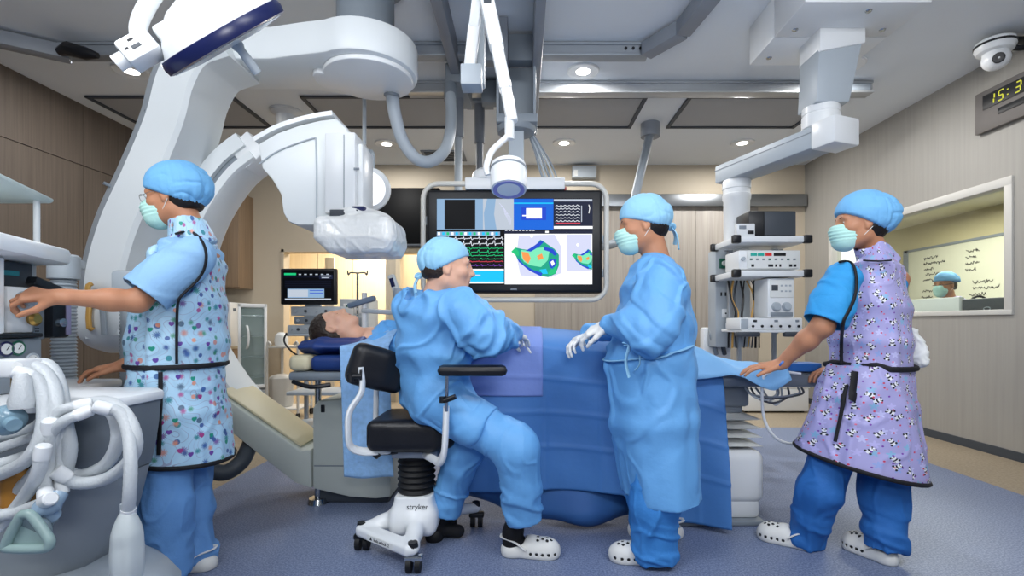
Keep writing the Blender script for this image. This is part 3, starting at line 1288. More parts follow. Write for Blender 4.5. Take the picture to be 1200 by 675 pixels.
def hair_under(root, hd, mt, low=-.075, h=0.006):
    """hair that shows below the cap at temple and nape"""
    S = SDF()
    hd.ell(S, (-.03, 0, .02), (.094, .08, .095), .02)
    hd.ell(S, (-.055, 0, -.02), (.066, .068, .07), .03)
    S.cut(-hd.R[:, 2], hd.w(0, 0, low))
    S.cut(hd.R[:, 0] * .9 - hd.R[:, 2] * .25, hd.w(.045, 0, .02))
    for q in (1, -1):
        hd.ell(S, (.012, q * .085, -.018), (.028, .03, .042), .006, 'c')
        hd.ell(S, (.055, q * .07, -.05), (.05, .05, .07), .006, 'c')
    hd.ell(S, (.06, 0, -.03), (.075, .08, .09), .006, 'c')
    V, Q = S.mesh(h)
    return np_build('hair', V, Q, mt, root, lambda V, N: .002 * ridge(V * 60, 2))


def clog(root, heel, toe, mt=None, sc=1.0, name='clog', up=(0, 0, 1)):
    """foam clog with vent holes, sole on the floor; heel and toe are floor points"""
    heel, toe = Vector(heel), Vector(toe)
    f = (toe - heel).normalized()
    u = Vector(up)
    u = (u - f * u.dot(f)).normalized()
    l = u.cross(f)
    L = (toe - heel).length
    q = lambda x, y, z: heel + f * x * L + l * y + u * z
    S = SDF()
    # sole
    S.cone(q(.16, 0, .018), q(.16, 0, .02), .036, .036, .01, flat=None)
    S.chain([q(.15, 0, .02), q(.45, .004, .02), q(.78, 0, .02)], [.037, .036, .046], .02)
    # upper: toe box
    S.ell(q(.72, 0, .03), (.28 * L, .05, .058), np.array([tuple(f), tuple(l), tuple(u)]).T, .02)
    S.ell(q(.5, 0, .035), (.2 * L, .044, .06), np.array([tuple(f), tuple(l), tuple(u)]).T, .02)
    S.ell(q(.22, 0, .03), (.22 * L, .042, .04), np.array([tuple(f), tuple(l), tuple(u)]).T, .02)
    S.ell(q(.22, 0, .075), (.2 * L, .033, .05), np.array([tuple(f), tuple(l), tuple(u)]).T, .008, 'c')
    S.cut(-np.array(u), q(0, 0, 0.0))
    holes = []
    for a, b in ((.62, 0), (.7, .016), (.7, -.016), (.78, 0), (.78, .028), (.78, -.028), (.86, .014), (.86, -.014), (.62, .03), (.62, -.03)):
        holes.append(S.project([q(a, b, .09)])[0])
    side = []
    for sgn in (1, -1):
        for a in (.5, .6, .7, .8, .9):
            side.append(q(a, sgn * (.052 - .02 * max(0, a - .75) / .2), .028))
    side = S.project(side)
    for p in holes + side:
        S.ell(p, (.0062,) * 3, None, .002, 'c')
    V, Q = S.mesh(.004)
    hs = np.array([tuple(p) for p in holes + side])

    def mi(fc):
        return (np.min(np.linalg.norm(fc[:, None] - hs[None], axis=2), 1) < .0068).astype(int)  # hole insides coloured black: their shade is put into the colour
    o = np_build(name, V, Q, [mt or M['clog'], M['rubber']], root, mi=mi)
    mb = MB()
    mb.tube(cr([q(.42, .05, .045), q(.25, .046, .075), q(.02, .02, .085), q(.0, 0, .086), q(.02, -.02, .085), q(.25, -.046, .075), q(.42, -.05, .045)], 4),
            .008, 8, flat=.45)
    mb.build('heel_strap', mt or M['clog'], o)
    return o


def folds(scale, amp, stretch=(1, 1, 1), seed=0, extra=None):
    """loose cloth: broad swells, pinched slanting folds, fine creases"""
    st = np.array(stretch, float)

    def f(V, N):
        w = (V + 0.06 * np.stack([vnoise(V * 5, seed + 11), vnoise(V * 5, seed + 12), vnoise(V * 5, seed + 13)], 1)) * st
        a = np.stack([w[:, 0] * .8 + w[:, 2] * .6, w[:, 1], w[:, 2] * .45 - w[:, 0] * .35], 1) * scale
        b = np.stack([w[:, 0] * .7 - w[:, 2] * .7, w[:, 1], w[:, 2] * .4 + w[:, 0] * .4], 1) * scale * 1.5
        d = amp * (1.1 * crest(a, seed) - .3) + amp * .7 * (crest(b, seed + 1, .26) - .2) + amp * .9 * (vnoise(V * scale * .5, seed + 2) - .5)
        if extra is not None:
            d = d + extra(V, N)
        return d
    return f


def limb_folds(a, b, c, amp=.008, seed=0, base=None):
    """broken creases across a bent limb, thickest round the joint b"""
    a, b, c = np.array(a, float), np.array(b, float), np.array(c, float)

    def f(V, N):
        d = base(V, N) if base is not None else 0
        ax = (c - a) / np.linalg.norm(c - a)
        w = np.exp(-(np.linalg.norm(V - b, axis=1) / .15) ** 2)
        t = (V - b) @ ax
        q = (V - b) - t[:, None] * ax
        p = np.concatenate([q * 6, (t * 19)[:, None]], 1)
        p3 = np.stack([p[:, 0] + p[:, 3] * .9, p[:, 1] * 1.0 + p[:, 3] * .35, p[:, 2] - p[:, 3] * .3], 1)
        return d + amp * w * (1.5 * crest(p3, seed, .4) - .5)
    return f


def add_f(*fs):
    return lambda V, N: sum(f(V, N) for f in fs)


def trousers(root, legs, mt, waist=None, h=.0075, seed=0, amp=.009, name='trousers', hollow=True):
    """legs: list of (hip, knee, ankle, r_hip, r_knee, r_hem)"""
    S = SDF()
    if waist:
        S.rings(*waist)
    for hip, knee, ank, r0, r1, r2 in legs:
        hip, knee, ank = Vector(hip), Vector(knee), Vector(ank)
        S.chain([hip, knee, ank + (ank - knee).normalized() * .03], [r0, r1, r2], .04)
    for hip, knee, ank, r0, r1, r2 in legs:
        hip, knee, ank = Vector(hip), Vector(knee), Vector(ank)
        d = (ank - knee).normalized()
        lo, hi = np.array(ank) - .16, np.array(ank) + .16
        lo[2] = ank.z - .2
        hi[2] = ank.z + .08
        S.cut(d, ank, lo, hi)
        if hollow:
            S.cone(ank - d * .05, ank + d * .08, r2 - .02, r2 - .006, .004, 'c')
    V, Q = S.mesh(h)

    def dsp(V, N):
        w = V + .05 * np.stack([vnoise(V * 6, seed + 5), vnoise(V * 6, seed + 6), vnoise(V * 6, seed + 7)], 1)
        d = amp * (1.2 * crest(w * np.array((8, 8, 2.2)), seed) - .3) + amp * .6 * (crest(w * np.array((13, 13, 7)) + 3, seed + 1, .28) - .2)
        for hip, knee, ank, r0, r1, r2 in legs:
            az = V[:, 2] - Vector(ank).z
            near = np.exp(-((V[:, 0] - ank[0]) ** 2 + (V[:, 1] - ank[1]) ** 2) / .03)
            d = d + .017 * np.exp(-((az - .07) / .10) ** 2) * near * (crest(np.stack([V[:, 0] * 5 + V[:, 2] * 4, V[:, 1] * 5, V[:, 2] * 17 + V[:, 0] * 5], 1), seed + 4, .45) - .35)
        return d
    return np_build(name, V, Q, mt, root, dsp)
# ------------------------------------------------------------------ ceiling-hung gantry with the big curved arm (left)
g = thing('ceiling_gantry', 'big white ceiling-hung curved scanner arm with round pivot drum, behind the left nurse', 'x-ray gantry', (-0.96, 3.0, 2.55))
DX, DY = -0.955, 3.02
mb = MB()
mb.cyl((DX, DY, 2.74), (DX, DY, 3.17), 0.17, n=40)
mb.cyl((DX, DY, 3.13), (DX, DY, 3.168), 0.24, n=40)
mb.build('ceiling_mount', M['mgrey'], g)
# drum housing with the horizontal arm: rounded plan outline extruded upwards
mb = MB()
plan = []
for i in range(25):
    t = math.radians(-118 + 236 * i / 24)
    plan.append((DX + .31 * math.cos(t), DY + .31 * math.sin(t)))
plan += [(DX - .30, DY + .21), (DX - .45, DY + .175), (-1.92, DY + .175), (-1.92, DY - .205), (DX - .48, DY - .205), (DX - .30, DY - .245)]
mb.prism(plan, (0, 0, 2.555), (1, 0, 0), (0, 1, 0), 0.19, 0.018)
arm = mb.build('horizontal_arm', M['cwhite'], g)
mb = MB()
lid = []
for i in range(33):
    t = math.radians(-150 + 300 * i / 32)
    lid.append((DX + .02 + .265 * math.cos(t), DY + .265 * math.sin(t)))
for i in range(9):
    t = math.radians(60 + 240 * i / 8)
    lid.append((DX - .25 + .06 * math.cos(t), DY + .0 + .11 * math.sin(t)))
mb.prism(lid, (0, 0, 2.525), (1, 0, 0), (0, 1, 0), 0.035, 0.012)
mb.build('drum_cover', M['white'], g)
# curved arm
YA = 2.72
pts = [P(258, 40, YA), P(222, 55, YA), P(201, 90, YA), P(187, 140, YA), P(160, 205, YA), P(134, 262, YA), P(118, 320, YA), P(116, 372, YA), P(118, 395, YA)]
path = cr(pts, 8)
sec = [(-.155, .34), (.115, .34), (.115, .02), (.095, .0), (-.085, .0), (-.175, .07), (-.175, .32)]
mb = MB()
mb.sweep([(-a, b) for a, b in sec], path, (0, 1, 0), mis=[0, 0, 0, 0, 1, 1, 0])
arm2 = mb.build('curved_arm', [M['cwhite'], M['pgrey']], g, smooth=30)
mb = MB()
for px, py in ((176, 132), (128, 217)):
    c = P(px - 2, py, YA + .03)
    mb.cyl(c + V3(-.012, -.012, .01), c + V3(.01, .02, -.005), .009, n=12)
    mb.build('bolt', M['mgrey'], arm2)
    mb = MB()
# tube housing at the lower end, facing the table
hc = P(112, 372, YA) + V3(0, .17, 0)
mb = MB()
mb.lathe([(.06, -.15), (.13, -.145), (.185, -.11), (.205, -.04), (.205, .06), (.19, .11), (.155, .15), (.15, .2), (.0, .2)], hc, (1, 0, 0), 44)
hs = mb.build('tube_housing', M['cwhite'], g)
mb = MB()
mb.lathe([(.1505, .12), (.158, .123), (.158, .128), (.1505, .131)], hc, (1, 0, 0), 44)
mb.build('seam_ring', M['black'], hs)
for px, py, h in ((108, 372, .13), (107, 338, .05)):
    mb = MB()
    a = P(px, py, YA - .035)
    mb.tube([a + V3(0, .0, h / 2), a + V3(-.006, -.012, h / 2 - .01), a + V3(-.006, -.016, 0), a + V3(-.006, -.012, -h / 2 + .01), a + V3(0, 0, -h / 2)], .02, 10, flat=.6)
    mb.build('grip_pad', M['orange'], hs)
mb = MB()
mb.tube([P(119, 350, 2.675), P(121, 372, 2.67), P(122, 392, 2.675)], .016, 10, flat=.6)
mb.build('grip_recess', M['pgrey'], hs)

# ------------------------------------------------------------------ floor-mounted C-arm with detector over the patient
c = thing('c_arm', 'white floor-standing C-shaped scanner arm reaching over the patient head', 'x-ray c-arm', (-1.2, 3.2, 0))
YC = 2.98
DEP = .26
ring = [P(288, 172, YC), P(263, 192, YC), P(240, 222, YC), P(221, 258, YC), P(208, 302, YC), P(208, 350, YC), P(222, 405, YC), P(250, 452, YC), P(272, 478, YC)]
path = cr(ring, 8)
sec = [(-.10, DEP), (.055, DEP), (.055, .0), (-.10, .0)]
mb = MB()
mb.sweep([(-a, b) for a, b in [(-.11, DEP), (-.02, DEP), (-.015, .0), (-.105, .0), (-.11, .015)]], path, (0, 1, 0))
cr_ = mb.build('c_ring', M['cwhite'], c, smooth=30)
mb = MB()
mb.sweep([(-a, b) for a, b in [(-.02, DEP - .02), (.035, DEP - .02), (.035, .03), (-.02, .03)]], path, (0, 1, 0))
mb.build('running_groove', M['mgrey'], cr_, smooth=30)
mb = MB()
mb.sweep([(-a, b) for a, b in [(.03, DEP), (.075, DEP), (.085, DEP - .02), (.085, .02), (.075, .0), (.03, .0)]], path, (0, 1, 0))
mb.build('inner_rim', M['cwhite'], cr_, smooth=30)
mb = MB()
e0 = P(288, 168, YC)
mb.beam(e0 + V3(-.01, .02, -.03), e0 + V3(-.01, .24, -.03), .17, .16, .012, up=(.75, 0, .66))
mb.build('end_cap', M['white'], cr_)
# carriage over the patient: curved body and upright detector column
def uc(px, py):
    p = P(px, py, 2.62)
    return (p.x, p.z)
mb = MB()
poly = [uc(*q) for q in ((297, 165), (320, 152), (345, 143), (370, 137), (390, 134), (405, 148), (408, 250), (396, 262), (345, 262), (333, 258), (327, 247), (324, 225), (314, 208), (302, 194))]
mb.prism(poly, (0, 2.66 + .26, 0), (1, 0, 0), (0, 0, 1), .26, .014)
body = mb.build('carriage', M['cwhite'], c, smooth=40)
mb = MB()
pp = [P(*q, 2.655) for q in ((304, 192), (322, 179), (345, 169), (370, 161))]
mb.tube(cr(pp, 4), .004, 6)
mb.tube([P(370, 161, 2.655), P(371, 200, 2.655), P(371, 255, 2.655)], .004, 6)
mb.build('panel_seam', M['pgrey'], body)
mb = MB()
tp = [P(*q, 2.65) for q in ((297, 163), (320, 150), (345, 141), (370, 135), (389, 132))]
mb.sweep([(.012, 0), (.012, .25), (-.012, .25), (-.012, 0)], cr(tp, 4), (0, 1, 0))
mb.build('top_cover', M['white'], body)
mb = MB()
a, b = P(380, 250, 2.60), P(423, 152, 2.60)
mb.bb(a.x, b.x - .03, 2.60, 2.84, a.z, b.z - .01, .012)
mb.bb(b.x - .032, b.x, 2.63, 2.82, a.z, b.z - .06, .01)
dh = mb.build('detector_column', M['white'], c)
mb = MB()
x_ = P(403, 0, 2.598).x
mb.bb(x_ - .002, x_ + .002, 2.5975, 2.605, P(0, 250, 2.6).z, P(0, 158, 2.6).z)
mb.build('column_seam', M['mgrey'], dh)
mb = MB()
k0 = P(418, 198, 2.6)
mb.bb(k0.x - .014, k0.x + .014, 2.594, 2.602, k0.z - .005, k0.z + .005)
mb.build('name_plate', M['mgrey'], dh)
mb = MB()
a, b = P(378, 262, 2.6), P(425, 246, 2.6)
mb.bb(b.x - .06, b.x + .015, 2.59, 2.80, a.z + .03, b.z + .02, .01)
mb.build('detector_neck', M['navy'], c)
mb = MB()
k1 = P(386, 248, 2.585)
mb.bb(k1.x, k1.x + .15, 2.585, 2.6, k1.z - .03, k1.z + .012, .004)
mb.build('switch_bar', M['dgrey'], c)
# detector in its clear sterile bag
S = SDF()
dc = P(424, 277, 2.72)
S.box(dc + V3(.0, 0, .012), (.205, .175, .07), None, .04, .02)
S.box(dc + V3(.025, 0, -.055), (.165, .155, .055), None, .035, .08)
S.cut((0, 0, -1), dc + V3(0, 0, -.11))
S.cut((.0, 0, 1), dc + V3(0, 0, .10))
S.ell(dc + V3(-.02, -.02, .11), (.11, .12, .045), None, .03)
S.ell(dc + V3(.08, -.05, .085), (.09, .10, .04), None, .03)
V, Q = S.mesh(.0065)
bagm = mat('crinkled_sterile_bag', (246, 247, 245), 0.3, var=.02, bump=.25, bscale=45, spec=.6, trans=.0, coat=.3)
np_build('sterile_bag', V, Q, bagm, c, lambda V, N: .0035 * crest(np.stack([V[:, 0] * 9 + V[:, 2] * 9, V[:, 1] * 9, V[:, 2] * 7], 1), 61, .25) + .0025 * crest(V * 17, 62, .25))
# floor stand: sloping beam and block
YB1 = 2.86
def xz(px, py, Y=YB1):
    p = P(px, py, Y)
    return (p.x, p.z)
mb = MB()
poly = [xz(256, 462), xz(352, 528), xz(364, 527), xz(365, 573), xz(345, 566), xz(258, 497), xz(250, 480)]
mb.prism(poly, (0, YB1 + .36, 0), (1, 0, 0), (0, 0, 1), .36, .012)
beam_ = mb.build('sloping_beam', M['beamgrey'], c, smooth=40)
mb = MB()
p0, p1 = P(258, 457, YB1 + .02), P(352, 523, YB1 + .02)
dvec = (p1 - p0).normalized()
up = Vector((-dvec.z, 0, dvec.x))
if up.z < 0:
    up = -up
mb.beam(p0 + V3(0, .16, 0) - up * .002, p1 + V3(0, .16, 0) - up * .002, .30, .014, .005, up=up)
mb.build('beam_cover', M['cream'], beam_)
mb = MB()
poly = [xz(366, 527), xz(366, 478), xz(372, 470), xz(398, 468), xz(414, 470), xz(420, 527), xz(458, 528), xz(458, 583), xz(440, 585), xz(410, 583), xz(366, 573)]
mb.prism(poly, (0, YB1 + .42, 0), (1, 0, 0), (0, 0, 1), .42, .014)
blk = mb.build('floor_block', M['beamgrey'], c, smooth=40)
mb = MB()
q0 = P(378, 479, YB1 - .004)
mb.bb(q0.x - .012, q0.x + .012, YB1 - .004, YB1 + .01, q0.z - .022, q0.z + .022, .004)
mb.build('socket', M['black'], blk)
mb = MB()
q0, q1 = P(368, 546, YB1 - .003), P(458, 546, YB1 - .003)
mb.bb(q0.x, q1.x, YB1 - .0025, YB1 + .01, q0.z - .003, q0.z + .003)
mb.build('panel_seam', M['mgrey'], blk)
mb = MB()
q0 = P(410, 560, YB1)
mb.bb(q0.x - .2, q0.x + .22, YB1 + .03, YB1 + .38, 0, .10, .02)
mb.build('foot', M['dgrey'], c)

# thick black cable bow by the beam
mb = MB()
mb.tube(cr([P(296, 512, 3.05), P(290, 528, 2.9), P(281, 543, 2.82), P(262, 554, 2.76), P(240, 546, 2.74), P(226, 520, 2.8), P(216, 484, 3.0)], 8), .045, 14)
mb.build('cable_hose', M['dgrey'], c)

# grey corrugated hoses hanging left
def corrugated(name, px, py0, py1, Y, r, label, head=True):
    t = thing(name, label, 'hose', P(px, py1, Y), 'grey corrugated hoses at the left')
    top, bot = P(px, py0, Y), P(px, py0, Y)
    bot.z = .004
    n = 2 * int((top.z - bot.z) / .017)
    mb = MB()
    mb.lathe([(r * (1.0 if i % 2 else .86), top.z - (top.z - bot.z) * i / n) for i in range(n + 1)], (top.x, Y, 0), (0, 0, 1), 24)
    mb.build('hose', M['pgrey'], t, smooth=70)
    return t


h1 = corrugated('corrugated_hose', 75, 328, 560, 2.36, .05, 'grey corrugated hose with wide cuff, left of the round tube housing')
mb = MB()
a = P(75, 306, 2.36)
mb.lathe([(.05, -.09), (.062, -.085), (.062, .02), (.05, .03), (0, .03)], a, (0, 0, 1), 28)
mb.build('cuff', M['pgrey'], h1)
mb = MB()
mb.beam(a + V3(0, .03, .005), P(94, 311, 2.56), .05, .045, .012, up=(0, 0, 1))
mb.build('bracket', M['pgrey'], h1)
h2 = corrugated('corrugated_hose', 152, 355, 560, 2.42, .042, 'grey corrugated hose hanging below a small box beside the nurse sleeve')
mb = MB()
a = P(152, 333, 2.42)
mb.box(a, (.12, .10, .13), 0.2, .02)
mb.build('connector_box', M['pgrey'], h2)
mb = MB()
mb.beam(a + V3(0, .03, 0), P(143, 331, 2.60), .05, .045, .012, up=(0, 0, 1))
mb.build('bracket', M['pgrey'], h2)
# ------------------------------------------------------------------ round surgical light dish at the upper left
sl = thing('surgical_light', 'large white dish surgical light with navy rim, upper left in front of the gantry', 'surgical light', P(262, 40, 1.72))
ax = Vector((.50, .76, -.86)).normalized()     # the dish looks down to the table
dc = P(259, 39, 1.74)
R_ = .222
mb = MB()
mb.lathe([(0, -.135), (.06, -.131), (.11, -.115), (.155, -.085), (.19, -.045), (R_ - .006, .0)], dc, ax, 56)
dome = mb.build('dome', M['white'], sl, smooth=60)
mb = MB()
mb.lathe([(R_ - .012, -.008), (R_ + .004, -.006), (R_ + .010, .012), (R_ + .006, .034), (R_ - .006, .038), (R_ - .012, .03)], dc, ax, 64)
mb.build('rim', M['navy'], sl, smooth=50)
mb = MB()
mb.lathe([(0, .034), (.12, .036), (R_ - .01, .03), (R_ - .01, .04), (.12, .048), (0, .048)], dc, ax, 56)
mb.build('lens', mat('frosted_lens', (206, 214, 222), .15, spec=.7), sl)
mb = MB()
mb.lathe([(.0, .045), (.022, .046), (.02, .06), (.0145, .07), (.0165, .10), (.0155, .15), (.0, .155)], dc + Vector((.03, -.02, 0)), ax, 20)
mb.build('handle', M['pgrey'], sl)
mb = MB()
k = dc + ax * -.07 + V3(-.02, -.02, .02)
bm = bmesh.new()
bmesh.ops.create_uvsphere(bm, u_segments=20, v_segments=12, radius=.022)
mb.bmadd(bm, 0, Matrix.Translation(dc - ax * .10 + V3(.03, -.09, .02)) @ Matrix.Scale(.4, 4, ax))
mb.build('indicator', M['paper'], sl)
# yoke, joint box and bent tube to the ceiling
jb = P(164, 60, 1.66)
e1 = P(204, 38, 1.69)
mb = MB()
d_ = (e1 - jb).normalized()
mb.beam(jb + d_ * .075, e1 + d_ * .03, .075, .06, .012, up=(0, 0, 1))
mb.prism([(0, -.04), (.07, -.075), (.11, -.04), (.10, .085), (.05, .06), (0, .03)], e1 + V3(0, .04, 0), d_, Vector((-d_.z, 0, d_.x)), .07, .008)
mb.build('yoke', M['white'], sl)
mb = MB()
mb.beam(P(206, 65, 1.66), P(237, 22, 1.665), .012, .01, .002)
mb.build('yoke_edge', M['navy'], sl)
mb = MB()
mb.beam(jb - d_ * .05, jb + d_ * .06, .085, .08, .012, up=(0, 0, 1))
bx = mb.build('joint_box', M['white'], sl)
mb = MB()
mb.cyl(jb - d_ * .085, jb - d_ * .045, .026, n=20)
mb.build('knob', M['white'], bx)
mb = MB()
n_ = Vector((d_.x, 0, d_.z))
f0 = jb + V3(.0, -.0435, 0)
mb.box(f0 + d_ * .02 + V3(.0, 0, -.012), (.03, .003, .022), Matrix((d_, (0, 1, 0), (-d_.z, 0, d_.x))).transposed())
mb.build('display', M['dgrey'], bx)
mb = MB()
mb.box(f0 + d_ * .0 + V3(0, 0, .016), (.018, .003, .012), Matrix((d_, (0, 1, 0), (-d_.z, 0, d_.x))).transposed())
mb.box(f0 + d_ * -.012 + V3(0, 0, -.008), (.012, .003, .010), Matrix((d_, (0, 1, 0), (-d_.z, 0, d_.x))).transposed())
mb.build('button', M['ink'], bx)
mb = MB()
mb.tube(cr([jb + V3(0, 0, .03), P(162, 34, 1.66), P(168, 15, 1.66), P(184, -12, 1.66), P(215, -60, 1.66), P(255, -130, 1.7), P(262, -300, 1.74)], 8), .026, 16)
tb = P(262, -300, 1.74)
mb.cyl((tb.x, tb.y, tb.z - .02), (tb.x, tb.y, ZC), .03, n=20)
mb.build('arm_tube', M['white'], sl)

# ------------------------------------------------------------------ lamp on a folding spring arm (middle)
lp = thing('examination_lamp', 'small white drum lamp on a folding ceiling arm before the big screen', 'examination lamp', P(596, 205, 2.2))
lc = P(596, 206, 2.15)
la = Vector((.02, -.30, -1)).normalized()
mb = MB()
mb.lathe([(.0, -.06), (.055, -.06), (.076, -.05), (.079, -.02), (.079, .055), (.076, .068), (.066, .07)], lc, la, 48)
hd_l = mb.build('lamp_head', M['white'], lp, smooth=40)
mb = MB()
mb.lathe([(.0, .058), (.05, .06), (.068, .062), (.068, .072), (.05, .070), (0, .068)], lc, la, 40)
mb.build('lens', mat('violet_lens', (120, 118, 178), .12, spec=.7, emit=(120, 120, 190), estr=.12), hd_l)
mb = MB()
mb.lathe([(.0795, -.03), (.0815, -.03), (.0815, -.022), (.0795, -.022)], lc, la, 48)
mb.build('seam_ring', M['mgrey'], hd_l)
mb = MB()
a0 = P(597, 158, 2.2)
mb.tube(cr([a0, P(588, 166, 2.19), P(576, 178, 2.17), P(570, 195, 2.16), P(572, 205, 2.16)], 6), .014, 12)
mb.build('yoke', M['white'], lp)
mb = MB()
mb.cyl(P(575, 205, 2.16), P(600, 203, 2.16), .02, n=16)
mb.build('pivot', M['white'], lp)
mb = MB()
mb.cyl(a0 + V3(0, 0, -.02), P(597, 138, 2.2), .021, n=20)
mb.build('drop_tube', M['white'], lp)
el = P(566, -22, 2.3)
pb = P(553, 92, 2.42)
mb = MB()
for s_, w_ in ((0, .058), (.55, .05)):
    pass
A_, B_ = el, P(600, 140, 2.2)
mb.beam(A_, A_.lerp(B_, .5), .066, .07, .012, up=(0, 1, 0))
mb.beam(A_.lerp(B_, .47), A_.lerp(B_, .80), .056, .06, .01, up=(0, 1, 0))
mb.beam(A_.lerp(B_, .77), B_ + (B_ - A_) * .02, .05, .05, .012, up=(0, 1, 0))
fa = mb.build('fore_arm', M['white'], lp)
mb = MB()
q_ = A_.lerp(B_, .18)
mb.box(q_ + V3(0, -.037, 0), (.034, .004, .03))
mb.build('label_plate', M['dgrey'], fa)
mb = MB()
C_ = P(550, 82, 2.42)
mb.beam(el + V3(-.02, .03, 0), (el + V3(-.02, .03, 0)).lerp(C_, .5), .05, .056, .01, up=(0, 1, 0))
mb.beam((el + V3(-.02, .03, 0)).lerp(C_, .46), C_ + V3(0, 0, -.02), .058, .05, .01, up=(0, 1, 0))
mb.build('upper_arm', M['white'], lp)
mb = MB()
mb.cyl(el + V3(-.05, .02, 0), el + V3(.04, -.02, 0), .04, n=24)
mb.build('elbow', M['white'], lp)
mb = MB()
mb.box(pb + V3(0, 0, 0), (.10, .10, .10), None, .006)
mb.build('pivot_block', M['pgrey'], lp)
mb = MB()
ps = P(564, 90, 2.48)
mb.box((ps.x, ps.y, (ps.z - .05 + ZC) / 2), (.035, .06, ZC - ps.z + .05), None, .006)
mb.cyl((ps.x, ps.y, ZC - .03), (ps.x, ps.y, ZC), .09, n=28)
mb.build('ceiling_post', M['pgrey'], lp)

# ------------------------------------------------------------------ large wall screen in a tube frame, hung from the ceiling rails
YM = 3.5
mon = thing('large_monitor', 'large ceiling-hung widescreen showing scans and heart maps in a white tube frame', 'monitor', P(603, 345, YM))
a, b = P(499.5, 343.5, YM), P(706, 222, YM)
mb = MB()
mb.bb(a.x, b.x, YM, YM + .11, a.z, b.z, .022, seg=3)
mb.build('bezel', M['black'], mon)
# picture: a set of windows as the photograph shows them
Zs = 3.4985


def em(name, c, s=1.0):
    return mat(name, (4, 4, 5), .4, spec=.12, emit=c, estr=s * 1.15, var=0)


scr_m = [em('screen_white', (250, 252, 255)), em('screen_black', (6, 8, 14), .6), em('screen_blue', (16, 104, 222), .9), em('screen_pale', (150, 186, 222), .8),
         em('screen_cyan', (20, 190, 240)), em('screen_navy', (30, 38, 66), .7), em('screen_grey', (196, 206, 220), .85), em('screen_line_white', (220, 225, 235)),
         em('screen_green', (30, 190, 120)), em('screen_teal', (20, 160, 130)), em('screen_orange', (240, 150, 80)), em('screen_red', (200, 60, 80)),
         em('screen_violet', (110, 60, 170)), em('screen_deep_blue', (30, 70, 200)), em('screen_mint', (120, 226, 180)), em('screen_lilac', (206, 210, 236))]
W_, K_, B_l, PL, CY, NV, GR, LW, GN, TL, OR, RD, VI, DB, YE, LI = range(16)
mb = MB()
z0 = [0]


def px_rect(x0, y0, x1, y1, mi, lift=0):
    p, q = P(x0, y1, YM), P(x1, y0, YM)
    y = Zs - lift * .0004
    mb.add([(p.x, y, p.z), (q.x, y, p.z), (q.x, y, q.z), (p.x, y, q.z)], [(0, 1, 2, 3)], mi)


def px_poly(pts, mi, lift):
    y = Zs - lift * .0004
    v = [P(px, py, YM) for px, py in pts]
    mb.add([(p.x, y, p.z) for p in v], [tuple(range(len(v)))], mi)


def px_line(pts, w, mi, lift):
    for (x0, y0), (x1, y1) in zip(pts[:-1], pts[1:]):
        L = math.hypot(x1 - x0, y1 - y0) or 1
        nx, ny = -(y1 - y0) / L * w / 2, (x1 - x0) / L * w / 2
        px_poly([(x0 + nx, y0 + ny), (x1 + nx, y1 + ny), (x1 - nx, y1 - ny), (x0 - nx, y0 - ny)], mi, lift)


px_rect(511.5, 232.5, 694.5, 333.5, K_)
# top row
px_rect(512, 233, 566, 269, PL, 1)
px_rect(521, 234, 557, 268.5, K_, 2)
px_rect(566, 233, 602, 269, GR, 1)
px_poly([(571, 233), (581, 233), (579, 251), (582, 269), (568, 269), (567, 250)], PL, 2)
for k in range(7):
    px_line([(585 + k * 2, 238 + k * 3), (590 + k * 1.5, 243 + k * 2), (592 + k, 252 + k * 2)], .5, LI, 2)
px_rect(602, 233, 648.5, 269, B_l, 1)
px_rect(602, 237.5, 648.5, 239, CY, 2)
px_rect(611, 243, 640, 258, DB, 2)
px_rect(616.5, 244, 635, 256, W_, 3)
px_rect(612, 252, 617, 253.5, W_, 3)
px_rect(648.5, 233, 694.5, 269, NV, 1)
px_rect(649, 233.5, 694, 236, GR, 2)
px_rect(649, 265, 694.5, 268, W_, 2)
rs = random.Random(5)
for k in range(6):
    y = 241.5 + k * 3.6
    pts = []
    for i in range(19):
        pts.append((651 + i * 1.6, y + (rs.uniform(-1.5, -.8) if i % 3 == 1 else rs.uniform(-.2, .3))))
    px_line(pts, .7, LW, 2)
px_rect(681, 241, 682, 260, GR, 2)
px_line([(690, 240), (691, 244), (690, 250)], .8, W_, 2)
px_rect(651, 261, 680, 262.6, RD, 2)
# traces
px_rect(512, 271, 590.5, 331, K_, 1)
px_rect(512, 271.5, 586, 276.5, PL, 2)
for k in range(14):
    px_rect(513 + k * 5.2, 272.2, 516 + k * 5.2, 275.5, (W_, CY, GN)[k % 3], 3)
for y, mi, amp, per in ((279.5, LW, 2.0, 9), (285.5, LW, 3.4, 9), (291, GN, 1.4, 11), (295.5, GN, 2.6, 11), (299.5, GN, 1.0, 9), (303.5, GN, .8, 8), (306.5, RD, .7, 9), (311, VI, 1.4, 7)):
    pts = []
    x = 513
    while x < 590:
        ph = ((x - 513) % per) / per
        pts.append((x, y - (amp if .28 < ph < .42 else (-amp * .7 if .42 <= ph < .55 else rs.uniform(-.25, .25)))))
        x += .95
    px_line(pts, .75, mi, 2)
px_rect(512, 315.2, 590.5, 317, W_, 2)
px_rect(512, 317, 590.5, 330.5, CY, 2)
px_rect(553, 322, 563, 323.2, LI, 3)
px_rect(512, 330.2, 590.5, 332.2, W_, 2)
# right map window
px_rect(591, 270.3, 694.5, 273.8, NV, 1)
for k in range(9):
    px_rect(592 + k * 4, 269.4, 594.5 + k * 4, 270.6, LW, 2)
px_rect(639, 270.7, 643, 273, W_, 3)
px_rect(591.5, 274, 694, 333.2, W_, 1)
px_poly([(608, 276), (650, 275), (658, 290), (658, 320), (646, 325), (610, 323), (605, 300)], LI, 2)
px_poly([(664, 275), (693, 275), (693, 318), (664, 318)], LI, 2)


